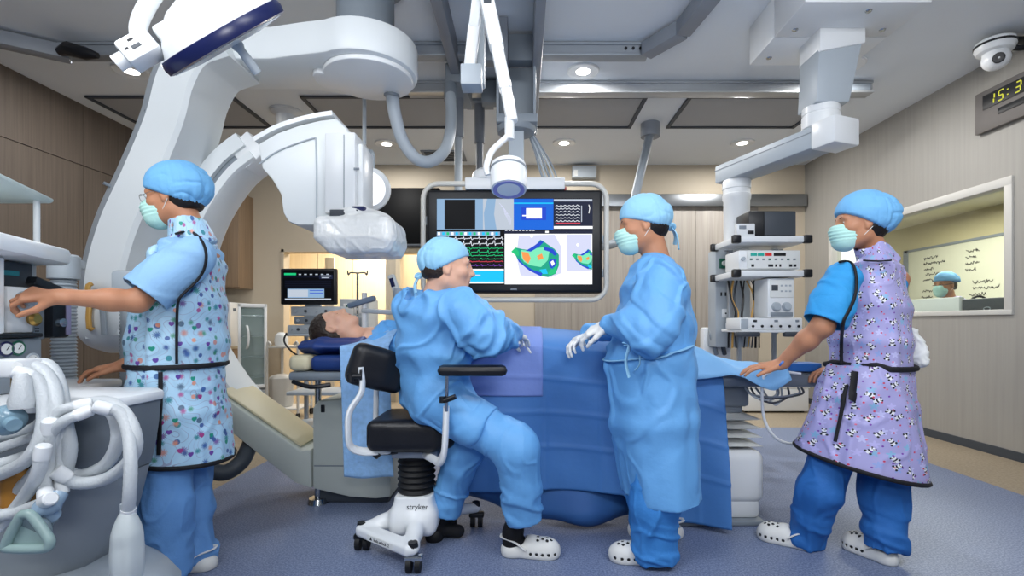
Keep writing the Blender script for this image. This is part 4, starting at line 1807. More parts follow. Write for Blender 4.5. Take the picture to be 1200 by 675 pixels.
def heart(ox, oy, s, clip=999):
    T = lambda pts: [(min(ox + x * s, clip), oy + y * s) for x, y in pts]
    px_poly(T([(-29, -8), (-24, -13), (-16, -11), (-8, -10), (2, -18), (5, -22), (9, -20), (16, -15), (22, -11), (27, -4), (27, 8), (23, 18), (14, 22), (6, 20), (-6, 14), (-14, 8), (-21, 2), (-24, -4)]), TL, 3)
    px_poly(T([(-29, -8), (-24, -13), (-20, -8), (-20, -3), (-24, -4)]), GN, 4)
    px_poly(T([(-17, -10), (-8, -9), (0, -12), (8, -13), (16, -10), (14, 2), (6, 10), (-6, 8), (-14, 4), (-18, -3)]), YE, 4)
    px_poly(T([(-17, -8), (-9, -7), (-6, 0), (-9, 6), (-15, 1)]), OR, 5)
    px_poly(T([(1, -3), (7, -6), (9, 0), (3, 2)]), OR, 5)
    px_poly(T([(-2, -15), (6, -21), (9, -19), (4, -14), (-6, -8), (-12, -9)]), DB, 5)
    px_poly(T([(-22, -1), (-14, 7), (-4, 13), (8, 17), (6, 21), (-8, 14), (-20, 4)]), DB, 5)
    px_poly(T([(10, -14), (20, -11), (25, -5), (22, -3), (16, -8), (9, -10)]), DB, 5)
    px_poly(T([(13, 3), (17, -2), (24, -1), (26, 6), (23, 14), (17, 17), (13, 12)]), TL, 5)
    px_poly(T([(15, 4), (18, 0), (23, 1), (24, 7), (20, 13), (16, 10)]), DB, 6)
    px_poly(T([(17, 4), (20, 2), (22, 6), (19, 9)]), W_, 7)
    px_poly(T([(20, 10), (25, 7), (23, 17), (16, 20), (14, 17)]), GN, 6)
    px_poly(T([(4, 13), (12, 12), (14, 18), (8, 18)]), CY, 6)


heart(628, 303, 1.0)
heart(686, 304, .55, 693.8)
for x_ in (623, 677):
    px_poly([(x_ + 1.8 * math.cos(i * PI / 5), (277 if x_ < 650 else 287) + 1.8 * math.sin(i * PI / 5)) for i in range(10)], W_, 3)
mb.build('screen_picture', scr_m, mon, fixn=False)
mb = MB()
q = P(602, 339, YM - .0005)
mb.bb(q.x - .022, q.x + .022, YM - .0008, YM + .001, q.z - .005, q.z + .005)
mb.build('maker_plate', M['mgrey'], mon)
# tube frame
mb = MB()
x0, x1, zt, zb = P(495, 0, YM).x, P(711.5, 0, YM).x, P(0, 214, YM).z, P(0, 351, YM).z
pts = []
rr = .11
for cx_, cz_, a0_ in ((x1 - rr, zt - rr, 0), (x0 + rr, zt - rr, 90), (x0 + rr, zb + rr, 180), (x1 - rr, zb + rr, 270)):
    for i in range(8):
        t = math.radians(a0_ + 90 * i / 7)
        pts.append(V3(cx_ + rr * math.cos(t), YM + .03, cz_ + rr * math.sin(t)))
mb.tube(pts, .019, 12, closed=True)
fr_ = mb.build('tube_frame', mat('ivory_tube_enamel', (222, 220, 212), .35, var=.02), mon)
mb = MB()
for (px, py) in ((497, 258), (709, 280), (709, 320)):
    p = P(px, py, YM + .03)
    s_ = 1 if px < 600 else -1
    mb.box(p + V3(s_ * .03, .02, 0), (.05, .03, .06), None, .005)
    mb.build('clamp', M['pgrey'], fr_)
    mb = MB()
# hanging block, arm box and column
mb = MB()
a, b = P(545, 222, YM), P(662, 208, YM)
mb.bb(a.x, b.x, YM - .01, YM + .17, a.z, b.z, .008)
mb.build('hanger_bar', M['white'], mon)
mb = MB()
a, b = P(551, 210, YM + .05), P(585, 199, YM + .05)
mb.lathe([(.0, .09), (.05, .085), (.085, .06), (.10, .0)], ((a.x + b.x) / 2, YM + .08, a.z - .005), (0, 0, 1), 28)
mb.build('bar_dome', M['white'], mon)
mb = MB()
cx_ = P(605, 0, YM + .05).x
mb.bb(cx_ - .055, cx_ + .055, YM + .0, YM + .14, P(0, 214, YM).z, 2.44, .012)
mb.build('column', M['pgrey'], mon)
mb = MB()
mb.lathe([(.05, -.03), (.13, -.02), (.14, 0), (.14, .02), (.0, .02)], (cx_, YM + .07, 2.44), (0, 0, 1), 36)
mb.build('swivel_ring', M['mgrey'], mon)
mb = MB()
mb.bb(cx_ - .14, cx_ + .15, YM - .04, YM + .22, 2.46, 2.52, .006)
mb.bb(cx_ - .14, cx_ - .12, YM - .02, YM + .22, 2.50, 3.0, .004)
mb.bb(cx_ + .12, cx_ + .14, YM - .02, YM + .22, 2.50, 3.0, .004)
mb.bb(cx_ - .13, cx_ + .13, YM + .18, YM + .2, 2.50, 2.95, .004)
mb.build('carriage', M['mgrey'], mon)
mb = MB()
for i, (dx, r_) in enumerate(((.10, .010), (.12, .008), (.14, .009), (.165, .007), (.185, .006))):
    mb.tube(cr([V3(cx_ + .06 + dx * .3, YM + .16, 2.46), V3(cx_ + .06 + dx * .8, YM + .17, 2.32), V3(cx_ + .05 + dx * 1.2, YM + .16, 2.20), V3(cx_ + .09 + dx * 1.2, YM + .17, 2.09)], 5), r_, 8, mi=0)
    mb.build('cable', [M['mgrey'], M['pgrey']][i % 2], mon)
    mb = MB()
mb = MB()
a = P(655, 222, YM)
for dx, m_ in ((.0, 'red'), (.035, 'red'), (-.06, 'green')):
    mb.bb(a.x + dx + .24 * 0, a.x + dx + .02, YM + .02, YM + .08, a.z - .0, a.z + .025, .003)
    mb.build('plug', M[m_], mon)
    mb = MB()

# box on wall behind and the two thin hanging poles
jbx = thing('junction_box', 'small grey junction box on back wall above the big screen', 'box', P(686, 205, 6.5))
mb = MB()
a, b = P(670, 210, 6.6), P(698, 196, 6.6)
mb.bb(a.x, b.x, 6.52, 6.62, a.z, b.z, .006)
mb.build('housing', M['pgrey'], jbx)
mb = MB()
mb.bb(a.x + .02, a.x + .07, 6.515, 6.522, a.z + .02, a.z + .1, .002)
mb.build('label_plate', M['paper'], jbx)

# U-shaped grey hose from drum to trolley
hu = thing('ceiling_hose', 'fat grey hose hanging in a U between gantry drum and ceiling trolley', 'hose', P(497, 195, 3.4))
mb = MB()
up_ = [P(459, 108, 3.2), P(463, 135, 3.25), P(472, 165, 3.3), P(488, 186, 3.35), P(505, 189, 3.42), P(521, 176, 3.52), P(528, 150, 3.65), P(528, 112, 3.8)]
mb.tube(cr(up_, 9), .041, 18)
mb.build('hose', M['pgrey'], hu)
mb = MB()
mb.cyl(P(459, 92, 3.18), P(459, 113, 3.2), .05, n=24)
mb.build('cuff', M['mgrey'], hu)
mb = MB()
mb.cyl(P(528, 100, 3.85), P(528, 118, 3.8), .05, n=24)
mb.build('cuff', M['mgrey'], hu)
for px, pt_, py, Yh, r_, lb in ((537, 150, 222, 4.15, .032, 'straight grey pipe hanging right of the U-shaped hose'), (562, 158, 222, 4.7, .034, 'dark grey ceiling pipe left of the lamp arm')):
    t = thing('ceiling_pipe', lb, 'pipe', P(px, py, Yh))
    mb = MB()
    top = P(px, pt_, Yh)
    mb.cyl((top.x, Yh, 2.0), (top.x, Yh, top.z), r_, n=18)
    mb.build('pipe', M['rail'] if px > 550 else M['pgrey'], t)
    mb = MB()
    mb.cyl((top.x, Yh, top.z - .08), (top.x, Yh, ZC - .002 if px > 550 else 2.95), r_ * 1.45, n=18)
    mb.build('collar', M['rail'], t)
    if px > 550:
        mb = MB()
        mb.bb(top.x - .13, top.x + .13, Yh - .1, Yh + .1, ZC - .05, ZC - .001, .006)
        mb.build('ceiling_plate', M['mgrey'], t)
# slanted pole right of the screen
t = thing('slanted_pole', 'grey slanted ceiling pole between the big screen and the standing surgeon', 'pole', P(757, 155, 5.25))
mb = MB()
A_, B_ = P(762, 155, 5.25), P(742, 240, 5.0)
mb.tube([A_, A_.lerp(B_, .5), B_], .045, 16)
mb.build('pole', M['mgrey'], t)
mb = MB()
mb.cyl((A_.x, A_.y, A_.z - .05), (A_.x, A_.y, ZC), .10, .10, n=24)
mb.build('ceiling_flange', M['rail'], t)
mb = MB()
C_ = P(716, 285, 4.9)
mb.tube(cr([B_, P(735, 268, 4.95), P(722, 284, 4.9), P(706, 288, 4.6), P(696, 288, 4.0), P(690, 287, 3.63)], 5), .042, 14)
mb.build('lower_bend', M['mgrey'], t)

# ------------------------------------------------------------------ ceiling supply unit: box, column, arm, shelf tower
bo = thing('ceiling_supply_unit', 'white ceiling supply arm with equipment shelf tower, right of the standing surgeon', 'supply unit', (1.95, 3.2, 2.9))
mb = MB()
mb.bb(1.63, 2.36, 2.85, 3.20, 2.90, ZC - .001, .004)
mb.bb(1.63, 2.36, 3.203, 3.55, 2.90, ZC - .001, .004)
box = mb.build('ceiling_box', M['white'], bo)
for x, y in ((1.72, 3.12), (1.72, 3.45), (2.05, 2.93), (2.27, 3.12), (2.27, 3.45)):
    mb = MB()
    mb.lathe([(0, -.008), (.016, -.006), (.02, 0), (0, 0)], (x, y, 2.9), (0, 0, 1), 14)
    mb.build('screw', M['chrome'], box)
YK = 3.22
mb = MB()
a, b = P(948, 72, YK), P(1000, 35, YK)
poly = [uc2 for uc2 in ((a.x, 2.91), (b.x, 2.91), (b.x, P(0, 62, YK).z), (a.x, P(0, 72, YK).z))]
mb.prism(poly, (0, YK + .12, 0), (1, 0, 0), (0, 0, 1), .24, .01)
mb.build('column_collar', M['white'], bo)
mb = MB()
poly = [(P(948, 0, YK).x, P(0, 70, YK).z + .02), (P(998, 0, YK).x, P(0, 62, YK).z + .02), (P(983, 0, YK).x, P(0, 128, YK).z), (P(945, 0, YK).x, P(0, 128, YK).z)]
mb.prism(poly, (0, YK + .11, 0), (1, 0, 0), (0, 0, 1), .22, .012)
mb.build('column_shaft', M['pgrey'], bo)
mb = MB()
cc = P(962, 140, YK)
mb.lathe([(.105, .075), (.11, .07), (.11, .03), (.106, .027), (.106, .02), (.112, .016), (.112, -.06), (.10, -.07)], (cc.x, YK, cc.z), (0, 0, 1), 36)
mb.build('swivel_ring', M['white'], bo)
A_, B_ = V3(1.955, 3.12, 2.235), V3(1.675, 3.88, 2.235)
d_ = (B_ - A_).normalized()
mb = MB()
mb.beam(A_ + d_ * .06, B_ + d_ * .12, .20, .14, .012)
arm_ = mb.build('swing_arm', M['pgrey'], bo)
mb = MB()
mb.beam(A_ - d_ * .10, A_ + d_ * .065, .22, .17, .014)
mb.build('arm_end_cap', M['white'], arm_)
mb = MB()
mb.beam(A_ + d_ * .07 + V3(0, 0, .03), B_ + d_ * .121 + V3(0, 0, .03), .204, .006, 0)
mb.build('arm_seam', M['mgrey'], arm_)
mb = MB()
cx_, cy_ = B_.x + .005, B_.y
mb.lathe([(.10, 2.17), (.105, 2.16), (.105, 2.10), (.10, 2.095), (.10, 2.06), (.106, 2.055), (.104, 2.02), (.097, 2.01), (.095, 1.62), (.0, 1.62)], (cx_, cy_, 0), (0, 0, 1), 36)
mb.build('drop_column', M['white'], bo)
# media panel behind the shelves
mb = MB()
mb.bb(1.55, 1.83, 3.97, 4.13, .86, 1.64, .006)
pn = mb.build('media_panel', M['pgrey'], bo)
for z, mi_, sz in ((1.54, 'green', .05), (1.47, 'navy', .05)):
    mb = MB()
    x_ = 1.578 if mi_ == 'green' else 1.65
    mb.bb(x_, x_ + .07, 3.955, 3.972, z - sz, z + sz * .6, .004)
    o_ = mb.build('gas_outlet', M[mi_], pn)
    mb = MB()
    mb.cyl((x_ + .035, 3.955, z - .01), (x_ + .035, 3.94, z - .01), .02, n=18)
    mb.build('socket_ring', M['paper'], o_)
for x_, z in ((1.60, 1.13), (1.63, 1.02)):
    mb = MB()
    mb.bb(x_, x_ + .085, 3.958, 3.972, z - .035, z + .035, .004)
    o_ = mb.build('power_socket', M['white'], pn)
    mb = MB()
    for dx in (.028, .055):
        mb.cyl((x_ + dx, 3.956, z), (x_ + dx, 3.960, z), .007, n=10)
    mb.build('socket_hole', M['black'], o_)
for dx in (0, .035):
    mb = MB()
    mb.bb(1.59 + dx, 1.60 + dx, 3.963, 3.972, 1.27, 1.30)
    mb.build('marking', M['ink'], pn)


def shelf(z, nm='shelf'):
    mb = MB()
    mb.bb(1.515, 2.02, 3.5, 3.9, z - .022, z + .022, .006)
    s_ = mb.build(nm, M['white'], bo)
    for x, y in ((1.515, 3.5), (2.02, 3.5), (1.515, 3.9), (2.02, 3.9)):
        mb = MB()
        mb.bb(x - .028, x + .032, y - .012, y + .03, z - .03, z + .03, .01)
        mb.build('bumper', M['black'], s_)
    return s_


ZS = (1.647, 1.405)
for z in ZS:
    shelf(z)
mb = MB()
mb.bb(1.56, 2.01, 3.52, 3.88, .985, 1.005, .004)
s3 = mb.build('shelf', M['white'], bo)
for x in (1.52, 1.86):
    mb = MB()
    mb.bb(x, x + .17, 3.50, 3.55, .955, .99, .012)
    mb.build('bumper', M['dgrey'], s3)
for x, y in ((1.62, 3.86), (1.97, 3.86)):
    mb = MB()
    mb.bb(x - .018, x + .018, y - .02, y + .02, .97, 1.64, .004)
    mb.build('upright', M['alu'], bo)
rs = random.Random(11)
for i in range(9):
    x = 1.60 + i * .03
    mb = MB()
    mb.tube(cr([V3(x + rs.uniform(-.01, .01), 3.84, 1.38), V3(x + rs.uniform(-.04, .04), 3.80, 1.25), V3(x + rs.uniform(-.04, .04), 3.79, 1.12), V3(x + rs.uniform(-.02, .02), 3.82, 1.0), V3(x, 3.84, .86)], 5),
            rs.choice((.005, .006, .008)), 8)
    mb.build('cable', [M['black'], M['orange'], M['dgrey'], M['black']][i % 4], bo)
mb = MB()
mb.bb(1.66, 1.98, 3.60, 3.84, .60, .64, .006)
mb.build('lower_tray', M['pgrey'], bo)
for x in (1.68, 1.95):
    mb = MB()
    mb.bb(x - .012, x + .012, 3.82, 3.85, .62, .99)
    mb.build('tray_hanger', M['alu'], bo)

# things on the shelves
t = thing('black_console', 'black boxy console on the top shelf of the supply tower', 'console', (1.80, 3.7, 1.669))
mb = MB()
mb.bb(1.63, 1.97, 3.56, 3.77, 1.675, 1.86, .008)
mb.build('housing', M['black'], t)
mb = MB()
mb.bb(1.74, 1.965, 3.553, 3.562, 1.682, 1.852, .003)
mb.build('front_panel', M['dgrey'], t)
mb = MB()
mb.bb(1.77, 1.87, 3.60, 3.7, 1.858, 1.868, .003)
mb.build('blue_lid', mat('teal_lid', (30, 96, 110), .4), t)
for x in (1.66, 1.94):
    mb = MB()
    mb.cyl((x, 3.6, 1.669), (x, 3.6, 1.678), .012, n=12)
    mb.build('foot', M['rubber'], t)
t = thing('white_adapter', 'small white box in front of the black console on the top shelf', 'device', (1.60, 3.56, 1.669))
mb = MB()
mb.bb(1.525, 1.655, 3.515, 3.555, 1.6695, 1.76, .006)
mb.build('housing', M['white'], t)
mb = MB()
mb.bb(1.60, 1.645, 3.511, 3.517, 1.685, 1.71, .003)
mb.build('port', M['black'], t)
mb = MB()
mb.bb(1.54, 1.59, 3.511, 3.516, 1.72, 1.745, .002)
mb.build('badge', M['mgrey'], t)
# generator with displays
t = thing('generator_unit', 'white generator with red and green displays on the middle shelf', 'generator', (1.77, 3.7, 1.427))
mb = MB()
mb.bb(1.545, 1.985, 3.53, 3.77, 1.436, 1.572, .008)
mb.build('housing', M['white'], t)
mb = MB()
mb.bb(1.60, 1.975, 3.523, 3.532, 1.442, 1.566, .004)
fp = mb.build('front_panel', M['paper'], t)
led = [mat('led_teal', (10, 60, 60), emit=(40, 200, 190), estr=.5), mat('led_red', (60, 10, 14), emit=(230, 50, 50), estr=.6), mat('led_dark', (16, 16, 20))]
for x0_, w_, mi_ in ((1.625, .045, 0), (1.676, .045, 0), (1.73, .045, 1), (1.79, .085, 2)):
    mb = MB()
    mb.bb(x0_, x0_ + w_, 3.519, 3.524, 1.53, 1.553, .001)
    mb.build('display', led[mi_], fp)
rs = random.Random(2)
for i in range(8):
    mb = MB()
    x_ = 1.62 + i * .044
    mb.bb(x_, x_ + .018, 3.519, 3.524, 1.50, 1.512, .001)
    mb.build('button', M['mgrey'] if i % 3 else M['green'], fp)
for x_, z_, w_ in ((1.63, 1.462, .02), (1.75, 1.462, .035), (1.80, 1.462, .012), (1.83, 1.462, .012), (1.90, 1.462, .02), (1.93, 1.462, .02)):
    mb = MB()
    mb.bb(x_, x_ + w_, 3.519, 3.524, z_ - .009, z_ + .009, .001)
    mb.build('socket', M['ink'], fp)
mb = MB()
mb.cyl((1.572, 3.53, 1.51), (1.572, 3.512, 1.51), .014, n=16)
mb.build('knob', M['pgrey'], t)
for x in (1.6, 1.94):
    mb = MB()
    mb.cyl((x, 3.6, 1.427), (x, 3.6, 1.438), .012, n=12)
    mb.build('foot', M['rubber'], t)
# amplifier strip on the low shelf
t = thing('amplifier_strip', 'long white unit with a row of round jacks on the lowest shelf', 'device', (1.77, 3.7, 1.006))
mb = MB()
mb.bb(1.55, 2.0, 3.53, 3.77, 1.0055, 1.09, .008)
mb.build('housing', M['white'], t)
mb = MB()
mb.bb(1.56, 1.61, 3.523, 3.532, 1.012, 1.084, .002)
mb.build('side_plate', M['pgrey'], t)
for i in range(6):
    mb = MB()
    x_ = 1.645 + i * .065
    mb.cyl((x_, 3.531, 1.03), (x_, 3.522, 1.03), .009, n=12)
    mb.build('jack', M['ink'], t)
for i in range(3):
    mb = MB()
    x_ = 1.66 + i * .15
    mb.bb(x_ - .012, x_ + .012, 3.524, 3.531, 1.06, 1.075, .001)
    mb.build('badge', M['ink'] if i == 0 else M['mgrey'], t)
# pump standing on the strip
t = thing('pump_unit', 'white pump with dials standing on the long unit below the middle shelf', 'pump', (1.86, 3.7, 1.0905))
mb = MB()
mb.bb(1.76, 1.955, 3.55, 3.76, 1.091, 1.375, .01)
mb.build('housing', M['white'], t)
mb = MB()
mb.bb(1.775, 1.945, 3.543, 3.552, 1.235, 1.362, .004)
f_ = mb.build('key_panel', M['paper'], t)
mb = MB()
mb.bb(1.785, 1.83, 3.540, 3.545, 1.285, 1.325, .001)
mb.build('display', M['dgrey'], f_)
for i in range(6):
    mb = MB()
    x_, z_ = 1.85 + (i % 3) * .03, 1.275 + (i // 3) * .04
    mb.bb(x_, x_ + .016, 3.540, 3.545, z_, z_ + .012, .001)
    mb.build('button', M['pgrey'], f_)
for x_ in (1.82, 1.895):
    mb = MB()
    mb.lathe([(.0, .03), (.024, .028), (.032, .015), (.034, 0)], (x_, 3.552, 1.17), (0, -1, 0), 24)
    mb.build('rotor', M['pgrey'], t)
mb = MB()
mb.bb(1.78, 1.94, 3.543, 3.552, 1.10, 1.13, .003)
mb.build('drip_tray', M['mgrey'], t)
# ------------------------------------------------------------------ wall clock and dome camera, right
ck = thing('wall_clock', 'grey digital clock panel reading 15:36 high on the right wall', 'clock', (XR - .03, 3.55, 2.55))
mb = MB()
q0, q1 = P(1149, 159, 0), None
ya = XR * F / (1149 - 612)
z1_, z0_ = HCAM + (379 - 112) / F * ya, HCAM + (379 - 159) / F * ya
mb.bb(XR - .045, XR - .001, ya - 1.05, ya, z0_, z1_, .004)
mb.build('housing', mat('clock_grey', (112, 108, 106), .5, metal=.3), ck)
mb = MB()
zt = z1_ - .04
mb.bb(XR - .049, XR - .044, ya - .98, ya - .07, zt - .115, zt, .002)
mb.build('display_window', M['black'], ck)
mb = MB()
mb.bb(XR - .049, XR - .044, ya - .85, ya - .2, zt - .20, zt - .15, .002)
mb.build('lower_window', M['black'], ck)
ledm = mat('clock_led', (90, 90, 20), emit=(206, 206, 60), estr=.9)
segs = {'1': 'bc', '5': 'acdfg', '3': 'abcdg', '6': 'acdefg'}


def digit(ch, y, h=.075):
    mb = MB()
    w = h * .52
    zc = zt - .058
    geo = {'a': (0, h / 2, 1), 'g': (0, 0, 1), 'd': (0, -h / 2, 1), 'f': (-w / 2, h / 4, 0), 'b': (w / 2, h / 4, 0), 'e': (-w / 2, -h / 4, 0), 'c': (w / 2, -h / 4, 0)}
    for s_ in segs[ch]:
        u, v, hor = geo[s_]
        u += v * .15
        a_, b_ = ((w * .8, .009) if hor else (.009, h * .42))
        mb.bb(XR - .0515, XR - .0485, y - u - a_ / 2, y - u + a_ / 2, zc + v - b_ / 2, zc + v + b_ / 2)
    mb.build('digit', ledm, ck)


for i, chh in enumerate('15'):
    digit(chh, ya - .15 - i * .075)
for i, chh in enumerate('36'):
    digit(chh, ya - .36 - i * .085)
for dz in (-.02, .02):
    mb = MB()
    mb.bb(XR - .0515, XR - .0485, ya - .285, ya - .275, zt - .058 + dz - .004, zt - .058 + dz + .004)
    mb.build('colon_dot', ledm, ck)


dm = thing('dome_camera', 'white pan-tilt camera on a black bracket under the ceiling, right wall', 'camera', (XR - .2, 3.55, 2.9))
yc = 3.62
cc = P(1166, 66, yc)
mb = MB()
mb.lathe([(.0, .125), (.085, .122), (.115, .105), (.12, .06), (.105, .03), (.08, .02), (.0, .02)], (cc.x, yc, cc.z), (0, 0, 1), 32)
mb.build('base', M['white'], dm)
mb = MB()
mb.lathe([(.1205, .085), (.122, .085), (.122, .07), (.1205, .07)], (cc.x, yc, cc.z), (0, 0, 1), 32)
mb.build('slot', M['black'], dm)
S = SDF()
S.cone(cc + V3(0, 0, .03), cc + V3(0, 0, -.02), .075, .07, .02)
S.ell(cc + V3(-.0, -.01, -.03), (.08, .085, .072), None, .02)
V, Q = S.mesh(.007)
np_build('turret', V, Q, M['white'], dm)
mb = MB()
vd = Vector((-.55, -.8, -.25)).normalized()
mb.lathe([(.034, .05), (.036, .085), (.026, .088), (.0, .08)], cc + V3(0, -.01, -.03), vd, 24)
mb.build('lens', M['black'], dm)
mb = MB()
mb.bb(cc.x + .03, XR - .001, yc - .035, yc + .035, cc.z + .105, cc.z + .13, .004)
mb.bb(XR - .04, XR - .001, yc - .12, yc + .06, cc.z - .0, cc.z + .14, .006)
mb.tube(cr([cc + V3(.09, -.02, .06), cc + V3(.14, -.04, .04), V3(XR - .03, yc - .05, cc.z + .05)], 4), .02, 10)
mb.build('bracket', M['black'], dm)

# ------------------------------------------------------------------ control room desk things seen through the window
dk = thing('control_desk', 'desk below the window in the control room', 'desk', (4.3, 4.5, 0))
mb = MB()
mb.bb(3.92, 4.12, 3.2, 6.0, .72, .75, .004)
mb.build('desk_top', M['pgrey'], dk)
for x in (3.95, 4.09):
    for y in (3.25, 5.95):
        mb = MB()
        mb.bb(x - .025, x + .025, y - .025, y + .025, 0, .72)
        mb.build('leg', M['alu'], dk)


def desk_monitor(label, y0, y1, x, zt, shell, dark):
    t = thing('desktop_monitor', label, 'monitor', (x, (y0 + y1) / 2, .75), 'monitor backs in the control room')
    mb = MB()
    mb.bb(x, x + .05, y0, y1, zt - .42, zt, .01)
    mb.build('back_shell', shell, t)
    mb = MB()
    mb.bb(x + .02, x + .05, (y0 + y1) / 2 - .03, (y0 + y1) / 2 + .03, .76, zt - .2, .004)
    mb.build('stand_neck', dark, t)
    mb = MB()
    mb.bb(x - .05, x + .16, (y0 + y1) / 2 - .12, (y0 + y1) / 2 + .12, .7505, .765, .004)
    mb.build('stand_foot', dark, t)
    return t


X_ = 3.97
ym = lambda px: X_ * F / (px - 612)
t = desk_monitor('white-backed monitor in the window, left of the dark one', ym(1124), ym(1066), X_, HCAM + (379 - 348) / F * ym(1120), M['paper'], M['pgrey'])
mb = MB()
for k in range(2):
    mb.bb(X_ - .004, X_ + .002, ym(1118), ym(1072), 1.15 - k * .03, 1.16 - k * .03)
    mb.build('vent_slot', M['pgrey'], t)
    mb = MB()
t = desk_monitor('dark-backed monitor with oval badge in the window corner', ym(1183) - .12, ym(1127), X_, HCAM + (379 - 350) / F * ym(1140), M['dgrey'], M['black'])
mb = MB()
yb_ = ym(1157)
mb.tube([V3(X_ - .003, yb_ + .03 * math.cos(i * PI / 10), 1.175 + .014 * math.sin(i * PI / 10)) for i in range(20)], .003, 6, closed=True)
mb.build('oval_badge', M['pgrey'], t)
# chair of the colleague
t = thing('office_chair', 'dark office chair under the colleague in the control room', 'chair', (4.4, 5.0, 0))
hx, hy = P(1107, 334, 5.35).x, 5.35
mb = MB()
mb.bb(hx - .12, hx + .33, hy - .22, hy + .22, .38, .44, .02)
mb.build('seat', M['black'], t)
mb = MB()
mb.bb(hx + .36, hx + .40, hy - .2, hy + .2, .5, 1.0, .015)
mb.build('backrest', M['black'], t)
mb = MB()
mb.beam((hx + .38, hy, .55), (hx + .25, hy, .40), .06, .03)
mb.build('back_strut', M['black'], t)
mb = MB()
mb.cyl((hx + .1, hy, .06), (hx + .1, hy, .38), .025)
mb.build('post', M['chrome'], t)
for i in range(5):
    mb = MB()
    t_ = 2 * PI * i / 5
    mb.beam((hx + .1, hy, .08), (hx + .1 + .26 * math.cos(t_), hy + .26 * math.sin(t_), .05), .04, .03, .005)
    mb.cyl((hx + .1 + .25 * math.cos(t_), hy + .25 * math.sin(t_) - .012, .025), (hx + .1 + .25 * math.cos(t_), hy + .25 * math.sin(t_) + .012, .025), .025)
    mb.build('leg', M['black'], t)
# ------------------------------------------------------------------ patient table
TY0, TY1 = 2.60, 3.10
tb = thing('patient_table', 'long patient table with blue mattress, white pedestal and grey foot end', 'operating table', (0.9, 2.85, 0))
mb = MB()
mb.bb(-1.24, 1.60, TY0 + .01, TY1 - .01, .745, .795, .02)
mb.bb(.95, 1.66, TY0 - .03, TY1 + .03, .715, .80, .03)
mb.build('table_top', M['mgrey'], tb)
mb = MB()
mb.bb(-1.12, 1.0, TY0, TY1, .797, .88, .03, seg=3)
mb.build('mattress', mat('blue_vinyl_mattress', (32, 58, 118), .42, var=.06, bump=.1, bscale=30), tb)
mb = MB()
mb.bb(-1.235, -1.122, TY0, TY1, .797, .882, .03, seg=3)
mb.build('mattress_end', M['cream'], tb)
for y in (TY0 - .015, TY1 + .015):
    mb = MB()
    mb.beam((-.9, y, .765), (1.0, y, .765), .012, .03, .003, up=(0, 0, 1))
    mb.build('side_rail', M['chrome'], tb)
# head-end strut and lever
mb = MB()
p = P(360, 440, 2.8)
mb.cyl((p.x + .02, 2.9, .745), (p.x + .02, 2.9, .02), .018, n=18)
mb.cyl((p.x + .02, 2.9, .03), (p.x + .02, 2.9, .001), .05, .06, n=24)
mb.build('support_leg', M['chrome'], tb)
mb = MB()
mb.tube(cr([V3(-1.2, TY0 - .01, .745), V3(-1.1, TY0 - .03, .72), V3(-1.0, TY0 - .02, .73)], 4), .012, 8)
mb.build('lever', M['black'], tb)
# pedestal: grey head, pale bellows, white cover
mb = MB()
mb.bb(.80, 1.225, 2.66, 3.04, .60, .72, .02)
mb.bb(.84, 1.20, 2.68, 3.02, .56, .61, .02)
mb.build('lift_head', M['mgrey'], tb)
mb = MB()
prof = []
for i in range(9):
    z = .565 - i * .0235
    prof.append((.165 if i % 2 == 0 else .255 + i * .001, z))
vs, fs = [], []
for (r, z) in prof:
    for (sx, sy) in ((1, 1), (-1, 1), (-1, -1), (1, -1)):
        vs.append((1.0 + sx * (r + .01), 2.85 + sy * (r - .02), z))
for i in range(len(prof) - 1):
    for k in range(4):
        k2 = (k + 1) % 4
        fs.append((i * 4 + k, i * 4 + k2, (i + 1) * 4 + k2, (i + 1) * 4 + k))
fs += [(3, 2, 1, 0), tuple(range((len(prof) - 1) * 4, len(prof) * 4))]
mb.add(vs, fs)
mb.build('bellows', M['paper'], tb, smooth=10)
mb = MB()
poly = []
mb.bb(.70, 1.275, 2.585, 3.1, .10, .38, .05, seg=4)
mb.bb(.72, 1.255, 2.60, 3.08, .02, .16, .03)
mb.build('pedestal_cover', M['white'], tb)
mb = MB()
mb.bb(.66, 1.26, 2.56, 3.1, .001, .025, .006)
mb.build('floor_plate', M['mgrey'], tb)

# pillow, dented by the head
S = SDF()
S.rings([(V3(-1.20, 2.86, .922), .04, .22), (V3(-1.1, 2.86, .925), .052, .245), (V3(-.88, 2.86, .925), .05, .245), (V3(-.78, 2.86, .92), .04, .22)], (0, 0, 1), .03, cap=.6)
S.cut((0, 0, -1), (0, 0, .8815))
hc_ = P(393, 384, 2.86)
S.ell(hc_ + V3(.0, 0, .01), (.11, .085, .125), None, .015, 'c')
V, Q = S.mesh(.008)
np_build('pillow', V, Q, mat('blue_vinyl_pillow', (34, 60, 122), .5, var=.06, bump=.1, bscale=30), base=(-1.0, 2.86, .88), disp=folds(6, .006),
         label='blue pillow dented by the patient head', cat='pillow')

# ------------------------------------------------------------------ drapes
dr_m = mat('blue_surgical_drape', (74, 130, 196), .6, var=.06, scale=3, bump=.12, bscale=30)
dr_m2 = mat('deep_blue_surgical_drape', (58, 108, 172), .62, var=.06, scale=3, bump=.12, bscale=30)
rs = random.Random(4)


def top_z(x):
    """height of the covered body along the table"""
    pts = [(-.5, 1.05), (.1, 1.03), (.35, 1.0), (.7, .96), (.95, .90), (1.08, .835), (1.2, .815)]
    for (a, za), (b, zb) in zip(pts[:-1], pts[1:]):
        if x <= b:
            t = max(0, (x - a) / (b - a))
            return za + (zb - za) * t
    return pts[-1][1]


def n1d(x, s=0):
    return float(vnoise(np.array([[x, s * 3.7, s * 1.3]]), s)[0]) * 2 - 1


